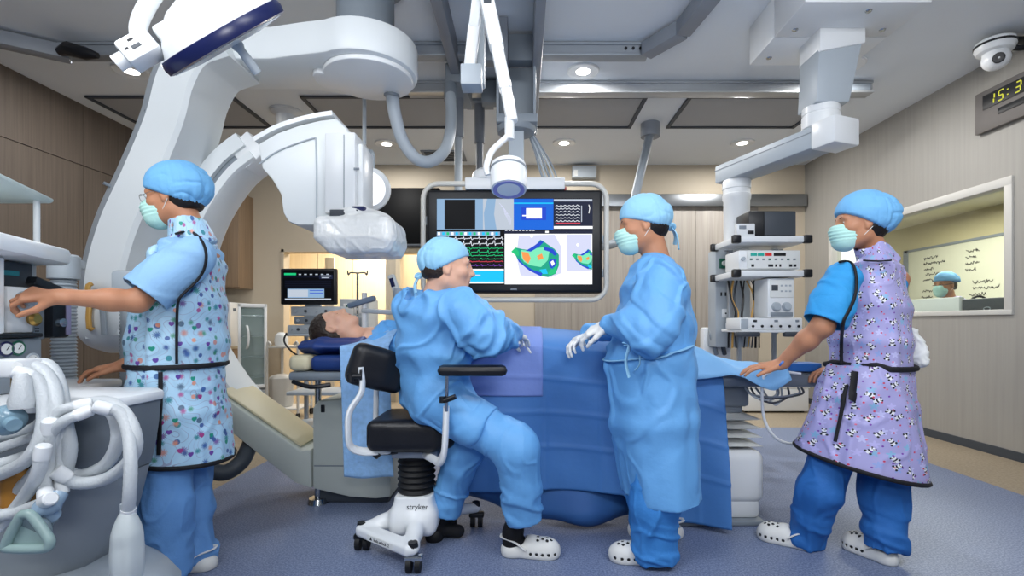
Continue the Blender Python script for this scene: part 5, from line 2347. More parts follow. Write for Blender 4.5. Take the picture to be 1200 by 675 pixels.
def drape_fn(x0, x1, hem, off=0.0, far=.55, seed=0, bulge=0.0, amp=1.0):
    """surface point: u along the table, v from far hem over the top to the near hem"""
    def f(u, v):
        x = x0 + (x1 - x0) * u
        zt = top_z(x) + off
        zh = hem(x)
        yn, yf = TY0 - .055 - off, TY1 + .06 + off
        if v < .18:                                   # far hang
            t = v / .18
            z = far + (zt - .10 - far) * t
            y = yf - .015 * math.sin(x * 14)
        elif v < .42:                                 # over the body
            t = (v - .18) / .24
            y = yf + (yn - yf) * t
            z = zt - .10 * abs(2 * t - 1) ** 3.0 + .008 * n1d(x * 6 + t * 3, seed)
        else:
            t = (v - .42) / .58
            z = (zt - .10) + (zh - (zt - .10)) * t
            pl = .052 * math.sin(x * 9.5 + .8 * math.sin(x * 4 + seed)) + .022 * n1d(x * 8, seed + 2)
            fan = min(1, t * 1.6)
            y = yn - .06 * t - bulge * math.sin(PI * min(1, t)) ** 2 + amp * pl * fan
            z_ = z
            # unfolded-sheet creases
            for q in (.22, .46, .70):
                y -= .008 * max(0, 1 - abs(t - q) / .02)
            y += .006 * n1d(x * 5 + z_ * 6, seed + 5)
            y += .05 * max(0, min(1, (-.02 - x) / .15)) * t
            for q in (.12, .40, .68, .90):
                y -= .005 * max(0, 1 - abs(x - q) / .012) * fan
        return (x, y, z)
    return f


dp = thing('surgical_drape', 'blue surgical drape covering the patient and hanging to the floor before the table', 'drape', (.4, 2.5, 0))


def hem_main(x):
    t = min(1, max(0, (x - .50) / .06))
    return .20 + (-.17) * t * t * (3 - 2 * t)


mb = MB()
mb.grid(drape_fn(-.36, 1.035, hem_main, 0.0, seed=3), 150, 120)
main_d = mb.build('drape_sheet', dr_m, dp, solid=.003, smooth=60, fixn=False)
mb = MB()


def under(u, v):
    x = -.40 + 1.05 * u
    t = v
    z = .62 - .60 * t
    b = .13 * math.sin(PI * min(1, max(0, (x + .1) / .75))) * max(0, (t - .62) / .38) ** .7
    y = TY0 - .012 - b + .018 * math.sin(x * 11 + 1) * t + .008 * n1d(x * 7 + t * 3, 9)
    if t > .85:
        k = (t - .85) / .15
        z += .02 * k * math.sin(x * 9) ** 2
        y += .07 * k * k
    return (x, y, max(.012, z + (.16 * max(0, (-.05 - x)) / .35)))


mb.grid(under, 90, 40)
mb.build('under_sheet', dr_m2, dp, solid=.003, smooth=60, fixn=False)
# violet-blue absorbent panel on the left part
mb = MB()
f0 = drape_fn(-.36, 1.035, hem_main, 0.007, seed=3)
u0, u1 = 0.02, (P(637, 0, 2.45).x + .36) / 1.395
mb.grid(lambda u, v: f0(u0 + (u1 - u0) * u, .24 + .385 * v), 40, 50)
mb.build('absorbent_panel', mat('violet_blue_absorbent_panel', (126, 150, 216), .7, var=.05, bump=.15), dp, solid=.002, smooth=60, fixn=False)
# pale translucent sheet end over the foot of the table
mb = MB()


def tail(u, v):
    x = .74 + .60 * u
    y = TY0 - .11 + .45 * v - .03 * u
    zt = top_z(x) + .02
    z = max(zt - .10 * abs(2 * (y - TY0 + .1) / .7 - 1) ** 3 * (1 - u) + .015 * n1d(u * 5 + v * 4, 6), .812)
    if v < .12:
        z -= (.12 - v) * .5 * (1 + .6 * math.sin(u * 9))
    return (x, y, z)


mb.grid(tail, 50, 30)
mb.build('sheet_tail', mat('pale_blue_sheet', (132, 188, 236), .55, var=.05, bump=.2), dp, solid=.003, smooth=60, fixn=False)

# mottled disposable sheet hanging from the patient's shoulder
sh_m = mat('mottled_pale_blue_sheet', (140, 182, 226), .75, var=.28, scale=42, bump=.2, bscale=90)
mb = MB()


def sheet(u, v):
    x = -.93 + .25 * u
    if v < .35:
        t = v / .35
        y = 3.02 - .50 * t
        z = .955 + .10 * min(1, u * 1.25) * math.sin(PI * min(1, .25 + t * .75)) - .02 * t
        x += .06 * (1 - u) * (1 - t) * 1.2
    else:
        t = (v - .35) / .65
        y = 2.52 - .03 * t + .014 * math.sin(x * 26 + t) * t + .006 * n1d(x * 9 + t * 5, 8)
        z = .935 - .66 * t
        x += .03 * t
    return (x, y, z)


mb.grid(sheet, 40, 70)
mb.build('disposable_sheet', sh_m, solid=.003, smooth=60, fixn=False, label='mottled pale blue sheet hanging below the patient shoulder behind the stool', cat='sheet')

# ------------------------------------------------------------------ things on the foot end of the table
t = thing('control_box', 'blue-topped table control box under the right nurse hand', 'control box', (1.45, 2.58, .80))
mb = MB()
a, b = P(918, 440, 2.56), P(962, 428, 2.56)
mb.bb(a.x, b.x, 2.55, 2.66, .8005, .845, .006)
mb.build('housing', mat('blue_plastic', (42, 104, 176), .4), t)
mb = MB()
mb.bb(a.x + .03, a.x + .08, 2.57, 2.6, .845, .852, .002)
mb.build('keypad', M['pgrey'], t)
t = thing('cable_bundle', 'tangle of grey cables hanging under the foot end of the table', 'cable', (1.3, 2.5, .7))
rs = random.Random(8)
for i in range(6):
    x0, x1 = P(878 + rs.uniform(-4, 20), 0, 2.52).x, P(915 + rs.uniform(0, 32), 0, 2.52).x
    zd = rs.uniform(.02, .09)
    mb = MB()
    mb.tube(cr([V3(x0, 2.57, .715), V3(x0 + .02, 2.53, .70 - zd * .6), V3((x0 + x1) / 2, 2.52, .70 - zd), V3(x1 - .02, 2.53, .705 - zd * .5), V3(x1, 2.57, .715)], 6), .0055, 8)
    mb.build('cable', [M['dgrey'], M['mgrey'], M['pgrey']][i % 3], t)
mb = MB()
mb.tube(cr([P(938, 438, 2.54), P(915, 436, 2.52), P(896, 440, 2.5), P(893, 462, 2.5), P(896, 492, 2.5), P(908, 512, 2.5), P(925, 520, 2.52), P(946, 519, 2.6), P(975, 522, 2.75)], 8), .0075, 10)
mb.build('control_cable', M['white'], label='white cable looping from the table control down toward the floor', cat='cable')
# ------------------------------------------------------------------ surgeon's stool
st = thing('surgeon_stool', 'white wheeled surgeon stool with black seat, backrest and arm pads under the seated surgeon', 'stool', (-.51, 2.38, 0))
CXs, CYs = -.505, 2.37
wh = M['white']
# base: column shroud flowing into four feet
S = SDF()
S.box(V3(CXs, CYs, .19), (.088, .10, .085), None, .03, .01)
S.box(V3(CXs, CYs, .13), (.105, .115, .06), None, .035, .06)
S.cut((0, 0, 1), (0, 0, .25))
feet = [(-.745, 2.30), (-.462, 2.09), (-.24, 2.56), (-.60, 2.74)]
for x, y in feet:
    S.chain([V3(CXs + (x - CXs) * .25, CYs + (y - CYs) * .25, .15), V3(CXs + (x - CXs) * .62, CYs + (y - CYs) * .62, .115), V3(x, y, .098)], [.040, .030, .026], .035)
fd0 = Vector((-.462 + .745, 2.09 - 2.30, 0)).normalized()
S.box(V3(-.603, 2.195, .094), (.176, .036, .022), np.array([tuple(fd0), (-fd0.y, fd0.x, 0), (0, 0, 1)]).T, .010, .02)
S.cut((0, 0, -1), (0, 0, .07))
V, Q = S.mesh(.007)
base_sdf = S
bs = np_build('base', V, Q, wh, st)
mb = MB()
fdir = Vector((-.48 + .72, 2.115 - 2.285, 0)).normalized()
nrm = Vector((fdir.y, -fdir.x, 0))
o_ = V3(-.603, 2.195, .094) + nrm * .0375
mb.box(o_, (.17, .003, .026), Matrix((fdir, -nrm, (0, 0, 1))).transposed())
mb.build('warning_label', M['paper'], bs)
mb = MB()
text_mb(mb, '\u25b2  lock unlock  2', o_ + nrm * .0022 + V3(0, 0, -.006), fdir, (0, 0, 1), .018)
mb.build('warning_lettering', M['ink'], bs)
for i, (x, y) in enumerate(feet):
    mb = MB()
    mb.cyl((x, y, .105), (x, y, .128), .024, .02, n=20)
    cs = mb.build('caster', M['black'], st)
    mb = MB()
    for s in (-1, 1):
        mb.cyl((x + s * .008 + .004, y, .0335), (x + s * .03 + .004, y, .0335), .033, n=24)
    mb.build('wheel', M['rubber'], cs)
    mb = MB()
    mb.bb(x - .035, x + .043, y - .022, y + .02, .05, .075, .008)
    mb.cyl((x, y, .06), (x, y, .11), .011, n=12)
    mb.build('fork', M['chrome'] if i == 1 else M['black'], cs)
mb = MB()
for s in (0,):
    p = base_sdf.ray(489, 597, 1.9)
    text_mb(mb, 'stryker', p, (1, 0, 0), (0, .12, 1), .034, depth=.0)
    mb.v = [tuple(q) for q in base_sdf.project(mb.v, .0035)]
mb.build('maker_lettering', M['ink'], bs)
# bellows
mb = MB()
prof = [(.078 + (.012 if i % 2 else 0), .245 + i * .0138) for i in range(15)]
mb.lathe(prof, (CXs, CYs, 0), (0, 0, 1), 36)
mb.build('bellows', M['rubber'], st, smooth=70)
mb = MB()
mb.bb(CXs - .10, CXs + .115, CYs - .09, CYs + .09, .425, .475, .01)
mb.build('seat_bracket', M['alu'], st)
mb = MB()
mb.cyl((CXs - .16, CYs - .10, .455), (CXs - .07, CYs - .08, .455), .011, n=12)
for dy in (-.02, .02):
    mb.cyl((CXs - .165, CYs - .10 + dy, .445), (CXs - .145, CYs - .10 + dy, .465), .016, n=12)
mb.build('locking_knob', M['black'], st)
S = SDF()
sc_ = V3(-.515, 2.38, .545)
S.box(sc_ + V3(-.02, 0, 0), (.165, .185, .07), None, .035, .02)
S.box(sc_ + V3(.06, 0, -.005), (.15, .175, .058), None, .04, .04)
V, Q = S.mesh(.008)
np_build('seat', V, Q, M['leather'], st)
# backrest pad (tilted, rounded), its white bracket
bc = P(443, 432, 2.24)
S = SDF()
wd = Vector((.80, .52, -.30)).normalized()
nr = Vector((.45, -.80, -.05))
nr = (nr - wd * nr.dot(wd)).normalized()
hd2 = wd.cross(nr)
Rb = np.array([tuple(wd), tuple(nr), tuple(hd2)]).T
S.box(bc, (.128, .042, .092), Rb, .036, .02)
S.box(bc - wd * .03 - nr * .015, (.075, .045, .07), Rb, .036, .05)
V, Q = S.mesh(.007)
np_build('backrest', V, Q, M['leather'], st)
mb = MB()
bp = [P(423, 430, 2.16), P(424, 458, 2.16), P(410, 482, 2.14), P(408, 505, 2.14), P(411, 523, 2.16), P(425, 529, 2.2), P(447, 528, 2.26), P(470, 526, 2.32)]
mb.tube(cr(bp, 6), .0125, 10, flat=1.6)
mb.build('back_bracket', wh, st)
mb = MB()
q_ = P(423, 440, 2.145)
mb.bb(q_.x - .005, q_.x + .005, 2.138, 2.15, q_.z - .02, q_.z + .025, .002)
mb.build('bracket_slot', M['black'], st)
mb = MB()
k_ = P(414, 441, 2.13)
mb.cyl(k_ + V3(.03, .01, 0), k_ + V3(-.004, 0, 0), .012, n=14)
mb.cyl(k_ + V3(-.01, -.004, -.024), k_ + V3(-.014, -.004, .012), .014, n=14)
mb.build('locking_knob', M['black'], st)
mb = MB()
mb.tube([P(441, 455, 2.42), P(440, 500, 2.42), P(446, 527, 2.40)], .013, 10)
mb.build('back_bracket', wh, st)
# arm support: pad, chrome post, knob, white bent bracket
mb = MB()
pd0, pd1 = P(513, 434, 2.03), P(594, 434, 2.06)
mb.beam(pd0, pd1, .085, .044, .02, up=(0, 0, 1))
mb.build('arm_pad', M['leather'], st)
mb = MB()
mb.cyl(P(524, 440, 2.04), P(523, 482, 2.05), .008, n=14)
mb.build('arm_post', M['chrome'], st)
mb = MB()
k_ = P(524, 468, 2.03)
mb.cyl(k_ + V3(-.012, 0, -.006), k_ + V3(.035, -.004, .012), .011, n=14)
mb.cyl(k_ + V3(-.02, 0, -.014), k_ + V3(-.02, 0, .012), .012, n=12)
mb.build('locking_knob', M['black'], st)
mb = MB()
bp = [P(523, 476, 2.06), P(522, 510, 2.06), P(520, 532, 2.07), P(516, 542, 2.10), P(508, 538, 2.18), P(498, 533, 2.28)]
mb.tube(cr(bp, 6), .0135, 10, flat=1.3)
mb.build('arm_bracket', wh, st)
# ------------------------------------------------------------------ anaesthesia machine at the left edge
am = thing('anaesthesia_machine', 'grey and white anaesthesia machine cart at the left edge of the room', 'anaesthesia machine', (-1.75, 1.75, 0))
X0 = -2.35
# cart body: rounded plan, narrowing downwards
def body_ring(z, k, yn=1.56):
    xr = -1.315 - k
    return [(X0, yn, z), (xr - .16, yn, z), (xr - .05, yn + .03, z), (xr, yn + .10, z), (xr, 1.80, z), (xr - .05, 1.84, z), (X0, 1.84, z)]


def loft(mb, rings):
    n = len(rings[0])
    vs = [p for r in rings for p in r]
    fs = []
    for i in range(len(rings) - 1):
        for k in range(n):
            k2 = (k + 1) % n
            fs.append((i * n + k, i * n + k2, (i + 1) * n + k2, (i + 1) * n + k))
    fs += [tuple(reversed(range(n))), tuple(range((len(rings) - 1) * n, len(rings) * n))]
    mb.add(vs, fs)


mb = MB()
loft(mb, [body_ring(z, k) for z, k in ((.775, .0), (.70, .005), (.60, .02), (.545, .035))])
up_b = mb.build('drawer_body', mat('drawer_grey', (112, 120, 128), .42, var=.05), am, smooth=50)
mb = MB()
loft(mb, [body_ring(z, k) for z, k in ((.54, .04), (.42, .07), (.30, .11), (.22, .16))])
mb.build('lower_body', mat('cart_grey', (142, 149, 155), .42, var=.05), am, smooth=50)
mb = MB()
mb.bb(-1.70, -1.694, 1.553, 1.562, .24, .54)
mb.build('door_seam', M['black'], am)
mb = MB()
loft(mb, [[(X0, 1.46, z), (-1.40 - d, 1.46, z), (-1.30 - d, 1.52, z), (-1.24 - d, 1.66, z), (-1.24 - d, 1.80, z), (-1.32 - d, 1.86, z), (X0, 1.86, z)] for z, d in ((.08, .0), (.15, .0), (.20, .05), (.235, .14))])
mb.build('base_skirt', M['pgrey'], am, smooth=50)
for x in (-1.42, -2.1):
    for y in (1.52, 1.80):
        mb = MB()
        mb.cyl((x - .02, y, .045), (x + .02, y, .045), .044, n=20)
        mb.cyl((x, y, .05), (x, y, .09), .02, n=12)
        mb.build('caster', M['rubber'], am)
# work top
mb = MB()
poly = [(X0, 1.50), (-1.50, 1.50), (-1.36, 1.54), (-1.30, 1.64), (-1.30, 1.80), (-1.36, 1.86), (-1.68, 1.88), (-1.72, 1.95), (-1.74, 2.16), (X0, 2.16)]
mb.prism(poly, (0, 0, .775), (1, 0, 0), (0, 1, 0), .035, .012)
wt = mb.build('work_top', M['white'], am)
mb = MB()
q = P(140, 459, 1.6)
mb.cyl((-1.40, 1.545, .792), (-1.40, 1.53, .790), .012, n=16)
mb.build('badge', M['pgrey'], wt)
# rear column; all fronts face the nurse (+x)
XF = -1.74


def PX(px, py, X):
    """point of the plane x = X seen at a pixel"""
    Y = X * F / (px - 612)
    return Vector((X, Y, HCAM + (379 - py) / F * Y))


mb = MB()
mb.bb(X0, -1.86, 1.50, 1.90, .81, 1.30, .01)
mb.build('rear_column', M['pgrey'], am)
mb = MB()
q = PX(50, 399, XF)
mb.bb(X0, XF, 1.45, q.y, .8105, 1.0, .01)
gp = mb.build('gas_panel', M['mgrey'], am)
for px, py, mt in ((5, 409, 'navy'), (19, 408, 'green'), (36, 422, 'pgrey')):
    c = PX(px, py, XF)
    mb = MB()
    mb.lathe([(.024, 0), (.026, .008), (.022, .012), (.019, .008), (.0, .008)], c, (1, 0, 0), 28)
    g_ = mb.build('gauge', M[mt], gp)
    mb = MB()
    mb.cyl(c + V3(.0075, 0, 0), c + V3(.0095, 0, 0), .0185, n=24)
    mb.build('dial', M['paper'], g_)
    mb = MB()
    mb.beam(c + V3(.0105, -.002, -.004), c + V3(.0105, .008, .010), .002, .001)
    mb.build('needle', M['ink'], g_)
mb = MB()
q = PX(51, 397, XF + .02)
mb.bb(X0, XF + .02, 1.45, q.y, 1.001, 1.016, .004)
mb.build('black_tray', M['black'], am)
mb = MB()
y0_, y1_ = PX(8, 350, XF).y, PX(48, 350, XF).y
poly = [(X0, y0_), (XF - .01, y0_), (XF, y0_ + .012), (XF, y1_ - .03), (XF - .02, y1_ - .006), (XF - .05, y1_), (X0, y1_)]
mb.prism(poly, (0, 0, 1.0165), (1, 0, 0), (0, 1, 0), .16, .01)
vb = mb.build('vaporiser_block', M['white'], am)
mb = MB()
kb = PX(27, 352, XF)
mb.lathe([(.030, -.002), (.033, .006), (.031, .045), (.024, .05), (0, .05)], kb, (1, 0, 0), 28)
mb.build('control_knob', M['pgrey'], am)
mb = MB()
mb.lathe([(.022, 0), (.024, .012), (.016, .02), (0, .02)], PX(38, 374, XF), (1, 0, 0), 24)
mb.build('gold_knob', M['brass'], am)
for py_ in (385, 388):
    mb = MB()
    q = PX(44, py_, XF)
    mb.bb(XF - .002, XF + .002, q.y - .008, q.y + .004, q.z - .002, q.z + .002)
    mb.build('marking', M['ink'], vb)
mb = MB()
mb.bb(X0, XF - .06, y0_, y1_ + .03, 1.178, 1.268, .004)
mb.build('dark_bay', M['dgrey'], am)
mb = MB()
a, b = PX(4, 322, XF - .058), PX(22, 318, XF - .058)
mb.bb(XF - .062, XF - .056, a.y, b.y, a.z, b.z)
mb.build('teal_stripe', mat('teal_stripe', (32, 140, 150), .4), am)
mb = MB()
q = PX(6, 350, XF + .03)
mb.bb(X0, XF + .03, 1.45, q.y, 1.0165, 1.268, .006)
mb.build('front_post', M['white'], am)
mb = MB()
y0_, y1_ = PX(62, 370, XF).y, PX(83, 370, XF).y
mb.bb(XF - .16, XF, y0_, y1_, PX(72, 396, XF).z, PX(72, 348, XF).z, .012)
mb.beam(PX(36, 328, XF - .02), PX(80, 346, XF - .02), .04, .03, .006, up=(0, 0, 1))
sm = mb.build('side_module', M['black'], am)
mb = MB()
mb.bb(XF - .001, XF + .004, y1_ - .022, y1_ - .002, PX(78, 392, XF).z, PX(78, 352, XF).z, .001)
mb.build('violet_panel', mat('violet_grey_plastic', (150, 144, 176), .4), sm)
mb = MB()
mb.lathe([(.018, 0), (.016, .015), (0, .016)], PX(70, 378, XF), (1, 0, 0), 20)
mb.build('chrome_knob', M['chrome'], sm)
mb = MB()
mb.bb(XF - .2, XF - .03, PX(48, 370, XF).y, y0_ + .002, PX(55, 398, XF).z, PX(55, 345, XF).z, .006)
mb.build('rear_module', M['mgrey'], am)
# monitor shelf and top plate, front edge running away to the right
mb = MB()
mb.prism([(-1.585, 1.50), (-1.715, 1.88), (-1.76, 1.92), (X0, 1.92), (X0, 1.50)], (0, 0, 1.272), (1, 0, 0), (0, 1, 0), .06, .018)
shf = mb.build('monitor_shelf', M['white'], am)
mb = MB()
mb.prism([(-1.64, 1.54), (-1.79, 1.89), (-1.82, 1.91), (X0, 1.91), (X0, 1.54)], (0, 0, 1.512), (1, 0, 0), (0, 1, 0), .014, .005)
mb.build('top_plate', mat('pale_green_plate', (206, 220, 216), .35), am)
mb = MB()
p_ = P(43, 240, 1.86)
mb.cyl((p_.x, 1.86, 1.33), (p_.x, 1.86, 1.513), .010, n=14)
mb.build('plate_post', M['white'], am)
mb = MB()
mb.cyl((X0 + .1, 1.86, 1.33), (X0 + .1, 1.86, 1.513), .010, n=14)
mb.build('plate_post', M['white'], am)

# ------------------------------------------------------------------ breathing circuit hung on the machine
bc_ = thing('breathing_circuit', 'bundle of pale plastic breathing hoses with face mask and bag on the anaesthesia cart', 'breathing hoses', (-1.4, 1.5, .3))
hm = mat('milky_hose_plastic', (226, 232, 236), .28, var=.04, spec=.6, bump=.25, bscale=160, trans=.25)
hoses = [
    ([(24, 430), (46, 432), (62, 452), (66, 485), (58, 525), (40, 556), (14, 580), (-10, 590)], 1.46, .019),
    ([(26, 438), (44, 446), (52, 474), (48, 512), (30, 540), (0, 556), (-12, 560)], 1.43, .018),
    ([(30, 428), (56, 428), (70, 452), (76, 492), (82, 525), (76, 556), (66, 580)], 1.49, .018),
    ([(-10, 528), (22, 518), (48, 508), (62, 490), (74, 480), (98, 474)], 1.46, .015),
    ([(-10, 546), (24, 536), (50, 524), (62, 505), (78, 492), (98, 484)], 1.44, .015),
    ([(-10, 512), (20, 508), (44, 498), (58, 478)], 1.48, .015),
    ([(58, 500), (56, 540), (52, 565), (54, 582)], 1.42, .017),
    ([(66, 505), (70, 540), (72, 570)], 1.45, .016),
    ([(72, 500), (92, 482), (118, 476), (134, 488), (138, 515), (126, 542), (100, 556), (78, 556)], 1.50, .018),
    ([(76, 488), (108, 472), (134, 474), (152, 494), (159, 522), (148, 544), (122, 562), (90, 566), (72, 556)], 1.47, .018),
    ([(120, 478), (140, 484), (150, 506), (153, 540), (152, 575), (150, 602)], 1.43, .0165),
    ([(-10, 606), (20, 600), (44, 592), (56, 586)], 1.40, .017),
    ([(-10, 622), (10, 606), (30, 580), (44, 556), (50, 530)], 1.41, .017),
]
rs = random.Random(21)
for pts, Y, r in hoses:
    pp = [P(x, y, Y + .02 * math.sin(i * 1.3)) for i, (x, y) in enumerate(pts)]
    path = cr(pp, 9)
    mb = MB()
    mb.tube(path, [r * (1 + .035 * (i % 2)) for i in range(len(path))], 14)
    mb.build('hose', hm, bc_, smooth=60)
    for e0, e1 in ((path[0], path[1]), (path[-1], path[-2])):
        if e0.x > -1.56:
            dd_ = (e1 - e0).normalized()
            mb = MB()
            mb.lathe([(.0, -.022), (r * .9, -.022), (r * 1.12, -.018), (r * 1.2, .0), (r * 1.12, .02)], e0, dd_, 18)
            mb.build('connector', M['white'], bc_)
mb = MB()
a, b = P(-6, 442, 1.44), P(28, 421, 1.44)
mb.bb(a.x, b.x, 1.42, 1.50, a.z, b.z, .008)
vb_ = mb.build('valve_block', M['white'], bc_)
mb = MB()
mb.cyl(P(20, 429, 1.419), P(20, 429, 1.416), .012, n=18)
mb.build('round_tag', M['paper'], vb_)
mb = MB()
mb.lathe([(.03, 0), (.032, .02), (.025, .05), (.02, .09), (.012, .1)], P(26, 478, 1.42), (0, 0, 1), 20)
mb.build('valve_neck', hm, vb_)
mb = MB()
mb.cyl(P(24, 452, 1.43), P(24, 440, 1.44), .021, n=16)
mb.build('brass_ring', M['brass'], vb_)
mb = MB()
mb.lathe([(.0, -.03), (.03, -.026), (.042, -.01), (.042, .014), (.03, .026), (.02, .03), (.018, .05), (.0, .05)], P(8, 492, 1.41), (.8, -.4, -.2), 24)
mb.build('valve_dome', mat('clear_blue_plastic', (150, 186, 206), .15, spec=.6, trans=.3), bc_)
# breathing bag
S = SDF()
b0, b1, b2 = P(149, 606, 1.43), P(149, 640, 1.43), P(149, 690, 1.43)
S.ell(b1 + V3(0, 0, -.03), (.043, .038, .125), None, .02)
S.cone(b0 + V3(0, 0, .01), b1 + V3(0, 0, .04), .013, .026, .03)
V, Q = S.mesh(.006)
np_build('breathing_bag', V, Q, mat('silicone_bag', (196, 204, 206), .35, var=.04, spec=.5), bc_, lambda V, N: .0016 * np.sin(np.arctan2(V[:, 1] - 1.43, V[:, 0] - b1.x) * 6) * np.clip((b0.z - .03 - V[:, 2]) / .05, 0, 1))
mb = MB()
mb.cyl(b0 + V3(0, 0, -.005), b0 + V3(0, 0, .04), .017, n=18)
mb.build('bag_collar', M['pgrey'], bc_)
# face mask: triangular cushion and clear dome, elbow
mc = P(36, 622, 1.38)
mb = MB()
tri = [(-.058, -.03), (-.05, -.045), (.045, -.045), (.062, -.03), (.055, -.01), (.015, .045), (-.005, .05), (-.02, .04)]
mb.tube(cr([mc + V3(x, -.01 - .02 * z, z) for x, z in tri], 5, True), .013, 12, closed=True)
mb.add([mc + V3(x * .98, -.004 - .02 * z, z * .98) for x, z in tri], [tuple(range(len(tri)))])
mb.build('mask_cushion', mat('green_tint_silicone', (172, 200, 198), .3, trans=.3), bc_)
mb = MB()
dome = []
mb.lathe([(.052, .0), (.045, .02), (.03, .035), (.018, .04), (.018, .06)], mc + V3(0, -.0, -.005), (.15, .9, .35), 24)
mb.build('mask_dome', mat('clear_mask_plastic', (176, 196, 200), .12, spec=.6, trans=.5), bc_)
mb = MB()
mb.tube(cr([mc + V3(.015, .05, .02), P(50, 596, 1.40), P(62, 590, 1.41), P(70, 578, 1.43)], 5), [.022] * 5 + [.027] * 6 + [.021] * 5, 16)
mb.build('elbow', mat('pale_blue_plastic', (164, 190, 214), .2, spec=.6, trans=.2), bc_)
mb = MB()
text_mb(mb, 'SP', P(146, 494, 1.447) + V3(0, -.003, .0), (.8, 0, -.5), (.5, 0, .8), .018)
mb.build('hose_lettering', M['ink'], bc_)
# yellow absorber canister low behind the hoses
t = thing('absorber_canister', 'amber canister half hidden behind the breathing hoses at far left', 'canister', P(26, 590, 1.52))
mb = MB()
a = P(24, 595, 1.50)
mb.lathe([(.04, 0), (.046, .006), (.046, .12), (.04, .128), (0, .128)], a, (0, 0, 1), 28)
mb.build('body', mat('amber_plastic', (170, 118, 48), .3), t)
mb = MB()
mb.lathe([(.048, .125), (.048, .15), (0, .15)], a, (0, 0, 1), 28)
mb.build('lid', M['black'], t)
